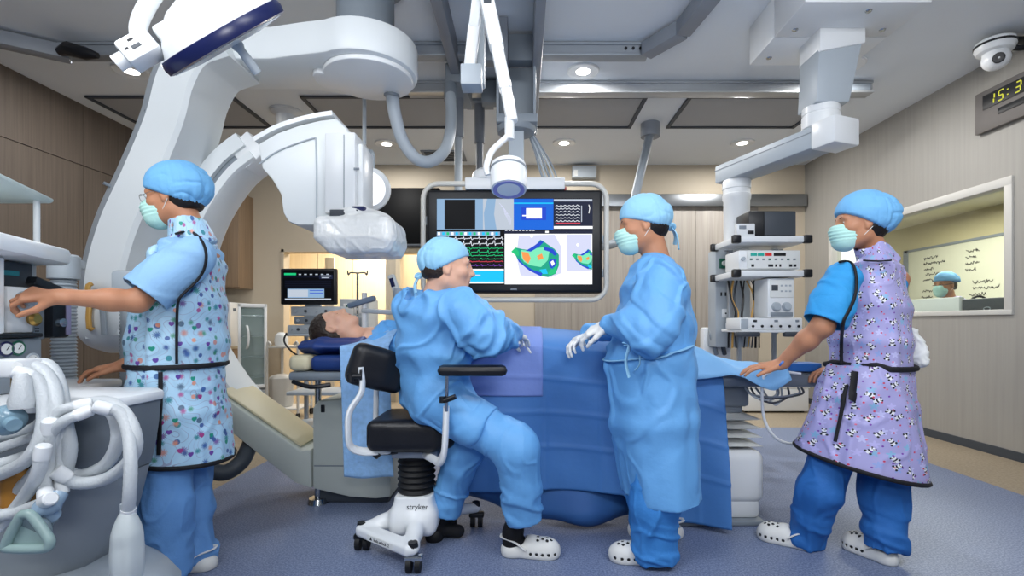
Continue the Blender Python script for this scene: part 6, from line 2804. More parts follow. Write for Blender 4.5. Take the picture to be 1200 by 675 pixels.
# ------------------------------------------------------------------ nurse at the left, working at the anaesthesia machine
def pattern_material(name, base, kind):
    m = bpy.data.materials.new(name)
    m.use_nodes = True
    nt, b = nodes_of(m)
    b.inputs['Roughness'].default_value = 0.45
    b.inputs['Specular IOR Level'].default_value = 0.4
    tc = nt.nodes.new('ShaderNodeUVMap')
    tc.uv_map = 'pattern'

    def node(t, **kw):
        n = nt.nodes.new(t)
        for k_, v_ in kw.items():
            setattr(n, k_, v_)
        return n

    def math_(op, a, v=0.0, v3=None):
        n = node('ShaderNodeMath', operation=op)
        for i, q in enumerate((a, v, v3)):
            if q is None:
                continue
            if isinstance(q, (int, float)):
                n.inputs[i].default_value = q
            else:
                nt.links.new(q, n.inputs[i])
        return n.outputs[0]

    def mixc(fac, A, B):
        n = node('ShaderNodeMix', data_type='RGBA')
        if isinstance(fac, (int, float)):
            n.inputs['Factor'].default_value = fac
        else:
            nt.links.new(fac, n.inputs['Factor'])
        for k_, q in (('A', A), ('B', B)):
            if isinstance(q, tuple):
                n.inputs[k_].default_value = q
            else:
                nt.links.new(q, n.inputs[k_])
        return n.outputs['Result']

    def layer(scale, off, rnd=0.75):
        mp = node('ShaderNodeMapping')
        mp.inputs['Location'].default_value = (off, off * 1.7, 0)
        nt.links.new(tc.outputs[0], mp.inputs[0])
        v = node('ShaderNodeTexVoronoi', voronoi_dimensions='2D', feature='F1')
        v.inputs['Scale'].default_value = scale
        v.inputs['Randomness'].default_value = rnd
        nt.links.new(mp.outputs[0], v.inputs['Vector'])
        sub = node('ShaderNodeVectorMath', operation='SUBTRACT')
        sc_ = node('ShaderNodeVectorMath', operation='SCALE')
        sc_.inputs['Scale'].default_value = 1.0
        nt.links.new(mp.outputs[0], sub.inputs[0])
        nt.links.new(v.outputs['Position'], sub.inputs[1])
        nt.links.new(sub.outputs[0], sc_.inputs[0])
        sp = node('ShaderNodeSeparateXYZ')
        nt.links.new(sc_.outputs[0], sp.inputs[0])
        sc2 = node('ShaderNodeSeparateColor')
        nt.links.new(v.outputs['Color'], sc2.inputs[0])
        return v, sp.outputs[0], sp.outputs[1], sc2.outputs[0], sc2.outputs[1]

    def pick(fac, cols):
        r = node('ShaderNodeValToRGB')
        r.color_ramp.interpolation = 'CONSTANT'
        el = r.color_ramp.elements
        while len(el) < len(cols):
            el.new(0.5)
        for i, c in enumerate(cols):
            el[i].position = i / len(cols)
            el[i].color = lin(c)
        nt.links.new(fac, r.inputs[0])
        return r.outputs[0]
    col = lin(base)
    if kind == 'flowers':
        # round many-rayed flowers, small hearts, thin curling stalks
        nz = node('ShaderNodeTexNoise', noise_dimensions='2D')
        nz.inputs['Scale'].default_value = 11
        nz.inputs['Detail'].default_value = 0
        nt.links.new(tc.outputs[0], nz.inputs['Vector'])
        line = math_('LESS_THAN', math_('ABSOLUTE', math_('SUBTRACT', math_('FRACT', math_('MULTIPLY', nz.outputs['Fac'], 7.0)), 0.5)), 0.035)
        col = mixc(math_('MULTIPLY', line, 0.55), col, lin((126, 104, 150)))
        for scale, off, r0, cols in ((15.5, 0.0, .0108, [(24, 132, 146), (44, 92, 170), (206, 140, 128), (116, 74, 150), (70, 96, 124), (20, 138, 140), (34, 84, 150)]),
                                     (17, 3.3, .0085, [(42, 74, 150), (176, 70, 140), (20, 130, 140), (226, 150, 120), (70, 150, 120)])):
            v, x, y, h1, h2 = layer(scale, off)
            ang = math_('ARCTAN2', y, x)
            dist = math_('SQRT', math_('ADD', math_('MULTIPLY', x, x), math_('MULTIPLY', y, y)))
            ray = math_('MULTIPLY', math_('SINE', math_('MULTIPLY', ang, 11.0)), .42)
            solid = math_('GREATER_THAN', h2, .35)
            ray = math_('MULTIPLY', ray, solid)
            msk = math_('LESS_THAN', dist, math_('MULTIPLY', math_('ADD', 1.0, ray), r0))
            col = mixc(math_('MULTIPLY', msk, .88), col, pick(h1, cols))
        v, x, y, h1, h2 = layer(14, 7.1)
        # heart: (x^2+y^2-1)^3 - x^2 y^3 < 0
        X = math_('MULTIPLY', x, 120.0)
        Y = math_('MULTIPLY', y, 120.0)
        X2, Y2 = math_('MULTIPLY', X, X), math_('MULTIPLY', Y, Y)
        a = math_('SUBTRACT', math_('ADD', X2, Y2), 1.0)
        a3 = math_('MULTIPLY', math_('MULTIPLY', a, a), a)
        hrt = math_('LESS_THAN', math_('SUBTRACT', a3, math_('MULTIPLY', X2, math_('MULTIPLY', Y2, Y))), 0.0)
        hrt = math_('MULTIPLY', hrt, math_('GREATER_THAN', h2, .25))
        col = mixc(hrt, col, pick(h1, [(160, 60, 130), (94, 66, 160), (36, 150, 130), (110, 70, 160)]))
    else:
        # little white-and-black bear cubs, pale flowers, red dots
        v, x, y, h1, h2 = layer(19, 5.2)
        dist = v.outputs['Distance']
        ang = math_('ARCTAN2', y, x)
        fl = math_('LESS_THAN', math_('SQRT', math_('ADD', math_('MULTIPLY', x, x), math_('MULTIPLY', y, y))),
                   math_('MULTIPLY', math_('ADD', 1.0, math_('MULTIPLY', math_('SINE', math_('MULTIPLY', ang, 5.0)), .4)), .0115))
        col = mixc(math_('MULTIPLY', fl, .7), col, pick(h1, [(206, 206, 246), (140, 170, 226), (196, 190, 240), (120, 190, 220)]))
        v, x, y, h1, h2 = layer(15, 0.7)
        # turn each cub by its own angle
        th = math_('MULTIPLY', math_('SUBTRACT', h2, .5), 2.4)
        cs, sn = math_('COSINE', th), math_('SINE', th)
        u_ = math_('ADD', math_('MULTIPLY', x, cs), math_('MULTIPLY', y, sn))
        w_ = math_('SUBTRACT', math_('MULTIPLY', y, cs), math_('MULTIPLY', x, sn))

        def disc(cx, cy, r, sx=1.0):
            a_ = math_('DIVIDE', math_('SUBTRACT', u_, cx), sx)
            b_ = math_('SUBTRACT', w_, cy)
            return math_('LESS_THAN', math_('ADD', math_('MULTIPLY', a_, a_), math_('MULTIPLY', b_, b_)), r * r)
        for cx, cy, r, sx, c in ((0, -.006, .0085, 1.1, (236, 236, 242)), (-.009, -.010, .0042, 1, (22, 22, 34)), (.009, -.010, .0042, 1, (22, 22, 34)),
                                 (0, -.001, .0035, 2.6, (22, 22, 34)), (0, .008, .0072, 1.15, (240, 240, 246)), (-.0066, .0135, .003, 1, (20, 20, 30)),
                                 (.0066, .0135, .003, 1, (20, 20, 30)), (-.003, .009, .0019, 1, (20, 20, 30)), (.003, .009, .0019, 1, (20, 20, 30))):
            col = mixc(disc(cx, cy, r, sx), col, lin(c))
        v, x, y, h1, h2 = layer(34, 9.4)
        dot = math_('LESS_THAN', math_('ADD', math_('MULTIPLY', x, x), math_('MULTIPLY', y, y)), .0036 ** 2)
        dot = math_('MULTIPLY', dot, math_('GREATER_THAN', h2, .45))
        col = mixc(dot, col, pick(h1, [(206, 60, 90), (120, 60, 170), (226, 120, 150)]))
    nt.links.new(col, b.inputs['Base Color'])
    return m


def cyl_uv(cx, cy, r=.19):
    def f(V):
        a = np.arctan2(V[:, 0] - cx, V[:, 1] - cy)
        return np.stack([a * r, V[:, 2]], 1)
    return f


def apron_folds(seed, amp=.006):
    return lambda V, N: amp * (1.3 * crest(V * np.array((6, 6, 2.2)), seed) - .35) + amp * .5 * (crest(V * np.array((9, 9, 7)), seed + 2, .25) - .2)


def piping_px(S, pxs, r=.008, y0=1.4, flat=.6):
    """binding tape laid on the cloth along a line seen in the photograph"""
    pts = cr([(a, b, 0) for a, b in pxs], 6)
    p = [q for q in (S.ray(q.x, q.y, y0, .009, 2.9) for q in pts) if q.y < 2.85]
    for _ in range(4):
        p = [p[0]] + [(p[i - 1] + p[i] * 2 + p[i + 1]) / 4 for i in range(1, len(p) - 1)] + [p[-1]]
    mb = MB()
    mb.tube(p, r, 8, flat=flat)
    return mb


def piping(root, S, pts, r=.008, closed=False, n=8, off=.002, name='black_binding'):
    mb = MB()
    p = S.project(cr(pts, n, closed), off)
    mb.tube(p, r, 8, closed=closed, flat=.7)
    return mb


nurse_root_loc = P(200, 671, 2.09)
nurse_root_loc.z = 0
hd = Head(P(203, 231, 2.08), (-1, -.10, -.20), (-.15, 0, 1), .96)
S = SDF()
hd.skin(S)
nb = P(225, 280, 2.10)
S.cone(hd.w(-.03, 0, -.05), nb, .052 * .96, .06, .03)
# hidden torso and shoulders carry the head and arms
shN, shF = P(221, 300, 1.94), P(219, 300, 2.26)
elN, wrN = P(161, 353, 1.84), P(70, 348, 1.69)
elF, wrF = P(190, 405, 2.22), P(146, 428, 2.02)
S.rings([(P(228, 295, 2.1), .08, .16), (P(215, 350, 2.1), .10, .15), (P(212, 430, 2.1), .11, .15)], (-1, 0, 0), .04)
S.chain([shN, elN], [.050, .038], .04)
S.chain([elN, elN.lerp(wrN, .35), wrN], [.038, .037, .024], .03)
S.chain([shF, elF], [.05, .042], .04)
S.chain([elF, elF.lerp(wrF, .35), wrF], [.042, .04, .026], .03)
# near hand closes on the control knob, far hand lies on the work top
hand(S, wrN, (-.92, -.36, .08), (.45, -.55, .68), -1, 1.0, curl=(38, 42, 26), thumb=(50, 30))
hand(S, wrF, (-1, -.1, -.12), (-.12, -.1, 1), -1, 1.0, curl=(14, 26, 20), thumb=(30, 15))
V, Q = S.mesh(.0048)
n1 = np_build('person', V, Q, M['skin_tan'], base=nurse_root_loc,
              label='nurse in flower-print apron and blue cap working at the anaesthesia machine', cat='person')
hd.extras(n1)
hair_under(n1, hd, M['hair'], -.07)
mask(n1, hd)
cap(n1, hd, M['capblue'], .052, -.075, .035, ties=False, seed=4)
# glasses
mb = MB()
for q in (1, -1):
    c = hd.w(.104, q * .034, .002)
    mb.tube([c + (hd.l * math.cos(t) * .024 + hd.u * math.sin(t) * .018) * .96 for t in [2 * PI * i / 20 for i in range(20)]], .0011, 6, closed=True)
    mb.tube([hd.w(.1, q * .058, .006), hd.w(.05, q * .078, .01), hd.w(-.015, q * .08, .012)], .0012, 6)
mb.tube([hd.w(.106, .01, .004), hd.w(.111, 0, .008), hd.w(.106, -.01, .004)], .0011, 6)
mb.build('glasses', M['wire'], n1)
# scrub shirt sleeve
S2 = SDF()
S2.rings([(P(226, 292, 2.1), .085, .18), (P(214, 350, 2.1), .11, .165), (P(212, 440, 2.1), .12, .165)], (-1, 0, 0), .05)
sd = (elN - shN).normalized()
S2.chain([shN + V3(.02, 0, .0), shN.lerp(elN, .55), elN + sd * .0], [.074, .080, .088], .05)
S2.cut(sd, shN.lerp(elN, .86), np.array(elN) - .13, np.array(elN) + .12)
S2.cone(shN.lerp(elN, .7), elN + sd * .06, .074, .08, .004, 'c')
sdF = (elF - shF).normalized()
S2.chain([shF, elF], [.085, .08], .05)
V, Q = S2.mesh(.007)
np_build('scrub_shirt', V, Q, M['scrub_light'], n1, add_f(folds(7, .006, (1, 1, .5), 3), limb_folds(shN, shN.lerp(elN, .3), elN, .006, 5)))
# lead apron: collar, vest and skirt
M['apron_flower'] = pattern_material('flower_print_apron_fabric', (176, 214, 240), 'flowers')
cx, cy = P(212, 400, 2.1).x, 2.1
S3 = SDF()
R = [(P(229, 283, 2.11), .075, .12), (P(223, 305, 2.11), .11, .20), (P(212, 352, 2.1), .155, .195), (P(210, 400, 2.1), .170, .19), (P(209, 437, 2.1), .172, .19)]
S3.rings(R, (-1, -.1, 0), .04, cap=.35)
S3.cut((0, 0, -1), P(210, 430, 2.1))
# arm hole
S3.cone(P(214, 296, 1.66), P(214, 308, 2.02), .118, .088, .012, 'c', flat=((0, 0, 1), 1.15))
S3.cone(P(206, 318, 1.66), P(206, 318, 1.98), .10, .08, .012, 'c', flat=((0, 0, 1), 1.25))
S3.cone(P(214, 300, 2.17), P(214, 308, 2.5), .09, .11, .012, 'c', flat=((0, 0, 1), 1.3))
V, Q = S3.mesh(.0065)
vest = np_build('apron_vest', V, Q, M['apron_flower'], n1, apron_folds(2), cyl_uv(cx, cy))
S4 = SDF()
S4.rings([(P(209, 428, 2.1), .165, .185), (P(210, 480, 2.1), .18, .20), (P(212, 560, 2.1), .198, .215)], (-1, -.1, 0), .03, cap=.3)
hz = np.array(P(212, 533, 2.1))
S4.cut((-.12, 0, -1), hz)
S4.cut((0, 0, 1), P(210, 428, 2.1))
S4.rings([(P(212, 500, 2.1), .165, .18), (P(212, 590, 2.1), .188, .205)], (-1, -.1, 0), .004, 'c', cap=.1)
V, Q = S4.mesh(.0065)
skirt = np_build('apron_skirt', V, Q, M['apron_flower'], n1, apron_folds(6, .008), cyl_uv(cx, cy))
# collar
S5 = SDF()
S5.rings([(hd.w(-.035, 0, -.105), .066, .07), (nb + V3(.005, 0, -.02), .092, .098)], (-1, 0, 0), .01, cap=.3)
S5.cut(hd.R[:, 2] * 1.0 - hd.R[:, 0] * .35, hd.w(-.03, 0, -.088))
S5.rings([(hd.w(-.035, 0, -.06), .058, .062), (hd.w(-.035, 0, -.12), .058, .062)], (-1, 0, 0), .004, 'c')
V, Q = S5.mesh(.005)
np_build('apron_collar', V, Q, M['apron_flower'], n1, apron_folds(9, .004), cyl_uv(cx, cy, .17))
# black bindings
SU = SDF()
SU.eval = lambda p: np.minimum(S3.eval(p), S2.eval(p))
mb = piping_px(SU, [(206, 274), (222, 271), (236, 281), (242, 299), (238, 319), (225, 335), (212, 347), (208, 358), (207, 392), (207, 426)], .0085)
b = mb.build('binding', M['piping'], vest)
ring = lambda cxp, yp, rx, ry, z: [V3(P(cxp, yp, 2.1).x + rx * math.cos(t), 2.1 + ry * math.sin(t), z) for t in [2 * PI * i / 20 for i in range(20)]]
mb = MB()
pts = S3.project(ring(210, 430, .17, .19, P(210, 430, 2.1).z + .012), .005)
mb.tube(pts, .008, 8, closed=True, flat=1.3)
mb.build('waist_band', M['piping'], skirt)
mb = MB()
hp = [p + V3(0, 0, -(p.x - hz[0]) * .12 - p.z + hz[2] + .006) for p in ring(212, 530, .195, .213, hz[2])]
mb.tube(S4.project(hp, .004), .009, 8, closed=True)
mb.tube(S4.project(cr([P(186, 436, 1.9), P(185, 480, 1.88), P(184, 534, 1.88)], 6), .006), .009, 8, flat=.6)
mb.build('binding', M['piping'], skirt)
# trousers and shoes
trousers(n1, [(P(197, 500, 2.02), P(194, 590, 1.99), P(191, 686, 1.96), .10, .092, .088), (P(222, 500, 2.2), P(222, 590, 2.18), P(230, 660, 2.14), .10, .085, .082)], M['scrub_pants'], seed=8)
fl = lambda v: V3(v.x, v.y, 0)
clog(n1, fl(P(252, 0, 2.13)), fl(P(188, 0, 2.09)))
clog(n1, fl(P(212, 0, 1.97)), fl(P(142, 0, 1.92)))
# ------------------------------------------------------------------ nurse at the right, leaning on the foot end of the table
r2 = fl(P(1005, 0, 2.28))
fw = Vector((-.75, .66, 0)).normalized()
hd = Head(P(1007, 262, 2.27), (-1, .16, -.06), (0, 0, 1), .95)
S = SDF()
hd.skin(S)
nb = P(1030, 306, 2.28)
S.cone(hd.w(-.03, 0, -.05), nb, .048, .056, .03)
shL, shR = P(988, 326, 2.12), P(1052, 328, 2.44)
elL, wrL = P(964, 382, 2.10), P(914, 427, 2.24)
elR, wrR = P(1030, 400, 2.62), P(984, 430, 2.52)
S.rings([(P(1028, 318, 2.28), .075, .16), (P(1022, 370, 2.28), .10, .15), (P(1020, 440, 2.28), .11, .15)], fw, .04)
S.chain([shL, elL], [.05, .042], .04)
S.chain([elL, elL.lerp(wrL, .35), wrL], [.041, .040, .025], .03)
S.chain([shR, elR], [.05, .042], .04)
S.chain([elR, elR.lerp(wrR, .35), wrR], [.041, .04, .025], .03)
hand(S, wrL, (-.97, .22, -.10), (-.12, -.12, .98), -1, .97, curl=(10, 16, 14), thumb=(30, 15))
hand(S, wrR, (-.95, .0, -.2), (-.2, 0, 1), 1, .97, curl=(16, 26, 18), thumb=(30, 15))
V, Q = S.mesh(.0048)
n2 = np_build('person', V, Q, M['skin_tan'], base=r2,
              label='nurse in lavender bear-print apron with hand resting on table end', cat='person')
hd.extras(n2)
hair_under(n2, hd, M['hair'], -.085)
mask(n2, hd)
cap(n2, hd, M['capblue'], .058, -.07, .045, seed=9)
mb = MB()
mb.tube([wrL + (elL - wrL).normalized() * .02 + Vector((math.cos(t) * .02 + math.sin(t) * .016, math.sin(t) * .026, math.cos(t) * .022)) for t in [2 * PI * i / 16 for i in range(16)]], .005, 8, closed=True, flat=.5)
mb.build('bracelet', mat('blue_bead', (60, 110, 190), 0.35), n2)
# scrub top
S2 = SDF()
S2.rings([(P(1028, 318, 2.28), .08, .175), (P(1022, 370, 2.28), .11, .165), (P(1020, 440, 2.28), .12, .165)], fw, .05)
sd = (elL - shL).normalized()
S2.chain([shL, shL.lerp(elL, .6), elL + sd * .02], [.07, .078, .086], .05)
S2.cut(sd, elL - sd * .012, np.array(elL) - .12, np.array(elL) + .12)
S2.cone(elL - sd * .05, elL + sd * .08, .07, .08, .004, 'c')
S2.chain([shR - V3(.02, 0, .02), elR], [.06, .07], .05)
V, Q = S2.mesh(.007)
np_build('scrub_shirt', V, Q, M['scrub_blue'], n2, add_f(folds(8, .006, (1, 1, 1), 3), limb_folds(shL, shL.lerp(elL, .35), elL, .006, 5)))
M['apron_bear'] = pattern_material('bear_print_apron_fabric', (172, 168, 218), 'bears')
c2x, c2y = P(1022, 400, 2.28).x, 2.28
S3 = SDF()
S3.rings([(P(1031, 300, 2.28), .06, .115), (P(1028, 316, 2.28), .09, .175), (P(1024, 360, 2.28), .135, .185), (P(1020, 400, 2.28), .155, .185), (P(1020, 436, 2.28), .16, .185)], fw, .04, cap=.35)
S3.cut((0, 0, -1), P(1020, 430, 2.28))
lf = Vector((0, 0, 1)).cross(fw)             # her left
S3.cone(shL + lf * .20 + V3(0, 0, -.0), shL + lf * .012 + fw * .02, .12, .078, .01, 'c', flat=((0, 0, 1), 1.25))
S3.cone(shL + lf * .20 + V3(0, 0, -.06), shL + lf * .0 + V3(0, 0, -.06) + fw * .03, .12, .07, .01, 'c', flat=((0, 0, 1), 1.25))
V, Q = S3.mesh(.0065)
vest = np_build('apron_vest', V, Q, M['apron_bear'], n2, apron_folds(12), cyl_uv(c2x, c2y))
S4 = SDF()
S4.rings([(P(1020, 426, 2.28), .165, .19), (P(1013, 470, 2.28), .195, .21), (P(1001, 560, 2.28), .275, .245)], fw, .03, cap=.3)
hz = np.array(P(1003, 540, 2.28))
hn = np.array((-.20, .06, -1))
S4.cut(hn, hz)
S4.cut((0, 0, 1), P(1020, 426, 2.28))
S4.rings([(P(1010, 480, 2.28), .18, .195), (P(1001, 600, 2.28), .27, .24)], fw, .004, 'c', cap=.1)
V, Q = S4.mesh(.007)
skirt = np_build('apron_skirt', V, Q, M['apron_bear'], n2, apron_folds(16, .009), cyl_uv(c2x, c2y))
S5 = SDF()
S5.rings([(hd.w(-.035, 0, -.10), .062, .066), (nb + V3(.0, 0, -.015), .082, .09)], (-1, 0, 0), .01, cap=.3)
S5.cut(hd.R[:, 2] - hd.R[:, 0] * .3, hd.w(-.03, 0, -.088))
S5.rings([(hd.w(-.035, 0, -.06), .054, .058), (hd.w(-.035, 0, -.12), .054, .058)], (-1, 0, 0), .004, 'c')
V, Q = S5.mesh(.005)
np_build('apron_collar', V, Q, M['apron_bear'], n2, apron_folds(9, .004), cyl_uv(c2x, c2y, .12))
SU = SDF()
SU.eval = lambda p: np.minimum(S3.eval(p), S2.eval(p))
mb = piping_px(SU, [(984, 307), (992, 301), (1000, 309), (1004, 328), (1002, 348), (994, 366), (988, 378), (986, 402), (986, 426)], .0085)
mb.build('binding', M['piping'], vest)
mb = piping_px(SU, [(1012, 305), (1029, 306), (1044, 305)], .006)
mb.build('binding', M['piping'], vest)
mb = MB()
c_ = P(1020, 428, 2.28)
rg = [V3(c_.x + .17 * math.cos(t), c_.y + .18 * math.sin(t), c_.z - .004) for t in [2 * PI * i / 24 for i in range(24)]]
mb.tube(S4.project(rg, .007), .009, 8, closed=True, flat=1.3)
mb.build('waist_band', M['piping'], skirt)
mb = MB()
mb.tube(S4.project(cr([P(993, 426, 2.08), P(993, 440, 2.05), P(993, 454, 2.04)], 4), .01), [.016] * 8 + [.013], 8, flat=.35)
mb.build('belt_strap', M['piping'], skirt)
mb = MB()
hp = []
for i in range(32):
    t = 2 * PI * i / 32
    q = V3(hz[0] + .30 * math.cos(t), hz[1] + .28 * math.sin(t), 0)
    q.z = hz[2] - ((q.x - hz[0]) * hn[0] + (q.y - hz[1]) * hn[1]) / hn[2] + .006
    hp.append(q)
mb.tube(S4.project(hp, .004), .009, 8, closed=True)
mb.tube(S4.project(cr([P(976, 432, 2.1), P(965, 470, 2.06), P(947, 533, 2.02)], 6), .008), .0075, 8, flat=.6)
mb.build('binding', M['piping'], skirt)
# white folded pouch on the right hip
S6 = SDF()
S6.cone(P(1071, 400, 2.28), P(1076, 424, 2.26), .028, .03, .02, flat=((.4, -1, 0), 1.5))
S6.cone(P(1068, 388, 2.28), P(1071, 400, 2.28), .02, .028, .02)
V, Q = S6.mesh(.005)
np_build('pouch', V, Q, M['paper'], n2, folds(20, .006))
trousers(n2, [(P(992, 490, 2.30), P(960, 575, 2.27), P(943, 634, 2.34), .11, .088, .078), (P(1036, 490, 2.28), P(1036, 575, 2.22), P(1036, 643, 2.19), .11, .09, .082)],
         M['pants_blue'], seed=18, amp=.008)
clog(n2, fl(P(955, 0, 2.29)), fl(P(887, 0, 2.44)))
clog(n2, fl(P(1050, 0, 2.14)), V3(P(991, 0, 2.33).x, 2.345, 0))
# ------------------------------------------------------------------ surgeon standing at the table
r3 = fl(P(762, 0, 2.27))
hd = Head(P(752, 264, 2.25), (-1, .06, -.20), (-.1, 0, 1), .95)
S = SDF()
hd.skin(S)
nb = P(771, 312, 2.26)
S.cone(hd.w(-.03, 0, -.05), nb, .055, .062, .03)
shN, shF = P(776, 330, 2.06), P(762, 330, 2.44)
elN, wrN = P(768, 386, 1.99), P(712, 381, 2.14)
elF, wrF = P(738, 384, 2.52), P(694, 390, 2.38)
S.rings([(P(768, 322, 2.25), .08, .16), (P(765, 370, 2.25), .11, .16), (P(765, 440, 2.25), .11, .16)], (-1, 0, 0), .04)
for a, b, c in ((shN, elN, wrN), (shF, elF, wrF)):
    S.chain([a, b], [.052, .044], .04)
    S.chain([b, b.lerp(c, .4), c], [.043, .042, .027], .03)
V, Q = S.mesh(.005)
s1 = np_build('person', V, Q, M['skin_tan'], base=r3,
              label='masked surgeon standing in long blue gown and white clogs at the draped table', cat='person')
hd.extras(s1)
hair_under(s1, hd, M['hair'], -.075)
mask(s1, hd)
cap(s1, hd, M['gownlt'], .05, -.05, .012, ties=True, seed=14)
G = SDF()
hd_ = (-1, 0, 0)
G.rings([(P(771, 309, 2.26), .07, .085), (P(768, 322, 2.26), .10, .155), (P(766, 342, 2.25), .135, .205), (P(764, 380, 2.25), .160, .215), (P(760, 425, 2.24), .18, .215),
         (P(766, 490, 2.24), .182, .225), (P(776, 585, 2.24), .162, .24)], hd_, .05, cap=.4)
G.cut((0, 0, -1), P(776, 578, 2.24))
G.rings([(P(770, 530, 2.24), .15, .2), (P(776, 620, 2.24), .153, .23)], hd_, .004, 'c', cap=.1)
G.cut(hd.R[:, 2] - hd.R[:, 0] * .45, hd.w(-.035, 0, -.108), np.array(nb) - .12, np.array(nb) + np.array((.12, .12, .1)))
G.chain([shN, shN.lerp(elN, .5), elN], [.092, .092, .088], .05)
G.chain([elN, elN.lerp(wrN, .45), wrN], [.088, .075, .044], .04)
G.chain([shF, elF], [.09, .085], .05)
G.chain([elF, wrF], [.085, .045], .04)
V, Q = G.mesh(.0065)


def gown_folds(V, N):
    hang = np.clip((P(0, 400, 2.25).z - V[:, 2]) / .5, 0, 1)
    a = np.arctan2(V[:, 1] - 2.24, V[:, 0] - P(768, 0, 2.24).x)
    v = .014 * hang * (vnoise(np.stack([a * 2.6, V[:, 2] * 1.2, V[:, 0] * 0], 1), 4) - .5) * 2
    up = 1 - hang
    w = V + .06 * np.stack([vnoise(V * 5, 31), vnoise(V * 5, 32), vnoise(V * 5, 33)], 1)
    s1_ = crest(np.stack([w[:, 0] * 5 + w[:, 2] * 3.5, w[:, 1] * 6, w[:, 2] * 2.6 - w[:, 0] * 2], 1), 21, .34)
    s2_ = crest(np.stack([w[:, 0] * 7 - w[:, 2] * 5, w[:, 1] * 8, w[:, 2] * 4 + w[:, 0] * 3], 1), 22, .26)
    return v + (.015 * s1_ + .009 * s2_ - .006) * (.45 + .75 * up)


gown = np_build('surgical_gown', V, Q, M['gown'], s1, add_f(gown_folds, limb_folds(shN, elN, wrN, .013, 7)))
mb = MB()
c_ = P(762, 412, 2.24)
rg = []
for i in range(36):
    t = 2 * PI * i / 36
    x = c_.x + .19 * math.cos(t)
    rg.append(V3(x, c_.y + .225 * math.sin(t), c_.z + (x - c_.x) * .22))
mb.tube(G.project(rg, .006), .011, 8, closed=True, flat=.35, up=(0, 0, 1))
kn = G.project([P(716, 420, 2.0)], .006)[0]
mb.tube(cr([kn + V3(0, 0, .01), kn + V3(.02, -.02, -.0), kn + V3(.005, -.02, -.06), kn + V3(.02, -.012, -.13)], 5), [.012] * 8 + [.009] * 8, 8, flat=.4)
mb.tube(cr([kn, kn + V3(.05, -.02, -.01), kn + V3(.06, -.03, -.07), kn + V3(.045, -.012, -.1)], 5), .008, 8, flat=.4)
mb.build('waist_tie', M['gownlt'], gown)
for w, d, n, sd, cu in ((wrN, (-.75, .45, -.30), (.1, -.5, .8), -1, (22, 34, 24)), (wrF, (-.85, -.1, -.35), (-.35, 0, .94), 1, (26, 40, 24))):
    H = SDF()
    w = Vector(w)
    d = Vector(d).normalized()
    H.cone(w - d * .05, w, .036, .027, .02)
    hand(H, w, d, n, sd, 1.03, curl=cu, thumb=(38, 22))
    V, Q = H.mesh(.004)
    np_build('glove', V, Q, M['glove'], s1)
trousers(s1, [(P(768, 500, 2.14), P(766, 590, 2.14), P(768, 652, 2.17), .10, .10, .098), (P(768, 500, 2.36), P(760, 580, 2.4), P(758, 622, 2.42), .10, .09, .085)], M['pants_sky'], seed=28)
clog(s1, V3(P(790, 0, 2.16).x, 2.17, 0), V3(P(713, 0, 2.19).x, 2.2, 0))
clog(s1, V3(P(800, 0, 2.43).x, 2.43, 0), V3(P(735, 0, 2.47).x, 2.46, 0))
# ------------------------------------------------------------------ surgeon seated on the stool
r4 = V3(P(560, 0, 2.3).x, 2.3, 0)
hd = Head(P(526, 314, 2.22), (1, .10, -.05), (.05, 0, 1), .97)
fw = Vector((.75, .66, .0)).normalized()
S = SDF()
hd.skin(S)
nb = P(513, 343, 2.24)
S.cone(hd.w(-.03, 0, -.05), nb, .056, .064, .03)
shR, shL = P(542, 364, 2.07), P(482, 360, 2.38)
elR, wrR = P(572, 395, 2.06), P(603, 391, 2.36)
elL, wrL = P(534, 406, 2.48), P(588, 394, 2.58)
S.rings([(P(513, 358, 2.24), .08, .16), (P(509, 410, 2.28), .10, .16), (P(506, 462, 2.33), .105, .16)], fw, .04)
for a, b, c in ((shR, elR, wrR), (shL, elL, wrL)):
    S.chain([a, b], [.052, .044], .04)
    S.chain([b, b.lerp(c, .4), c], [.043, .042, .027], .03)
V, Q = S.mesh(.005)
s2 = np_build('person', V, Q, M['skin_pale'], base=r4,
              label='surgeon without mask seated on the stool, face turned toward the large screen', cat='person')
hd.extras(s2, brow='hair_brown')
hair_under(s2, hd, M['hair_brown'], -.055)
cap(s2, hd, M['gownlt'], .066, -.058, .0, ties=True, seed=24)
mb = MB()
for z, x, wd in ((-.0605, .0965, .017), (-.068, .0955, .014)):
    mb.tube(cr([hd.w(x - .016, wd * 1.2, z + .003), hd.w(x - .003, wd * .5, z), hd.w(x, 0, z), hd.w(x - .003, -wd * .5, z), hd.w(x - .016, -wd * 1.2, z + .003)], 3), .0036, 8)
mb.build('lips', M['lip'], s2)
G = SDF()
G.rings([(nb + V3(0, 0, .025), .085, .09), (P(512, 347, 2.24), .115, .165), (P(509, 366, 2.25), .145, .225), (P(507, 405, 2.27), .150, .215), (P(507, 445, 2.31), .14, .19), (P(506, 470, 2.33), .14, .185)], fw, .05, cap=.45)
G.cut(hd.R[:, 2] - hd.R[:, 0] * .4, hd.w(-.035, 0, -.105), np.array(nb) - .13, np.array(nb) + np.array((.13, .13, .12)))
G.chain([shR, shR.lerp(elR, .5), elR], [.086, .084, .080], .05)
G.chain([elR, elR.lerp(wrR, .5), wrR], [.080, .072, .05], .05)
G.chain([shL, elL], [.09, .085], .05)
G.chain([elL, wrL], [.085, .05], .04)
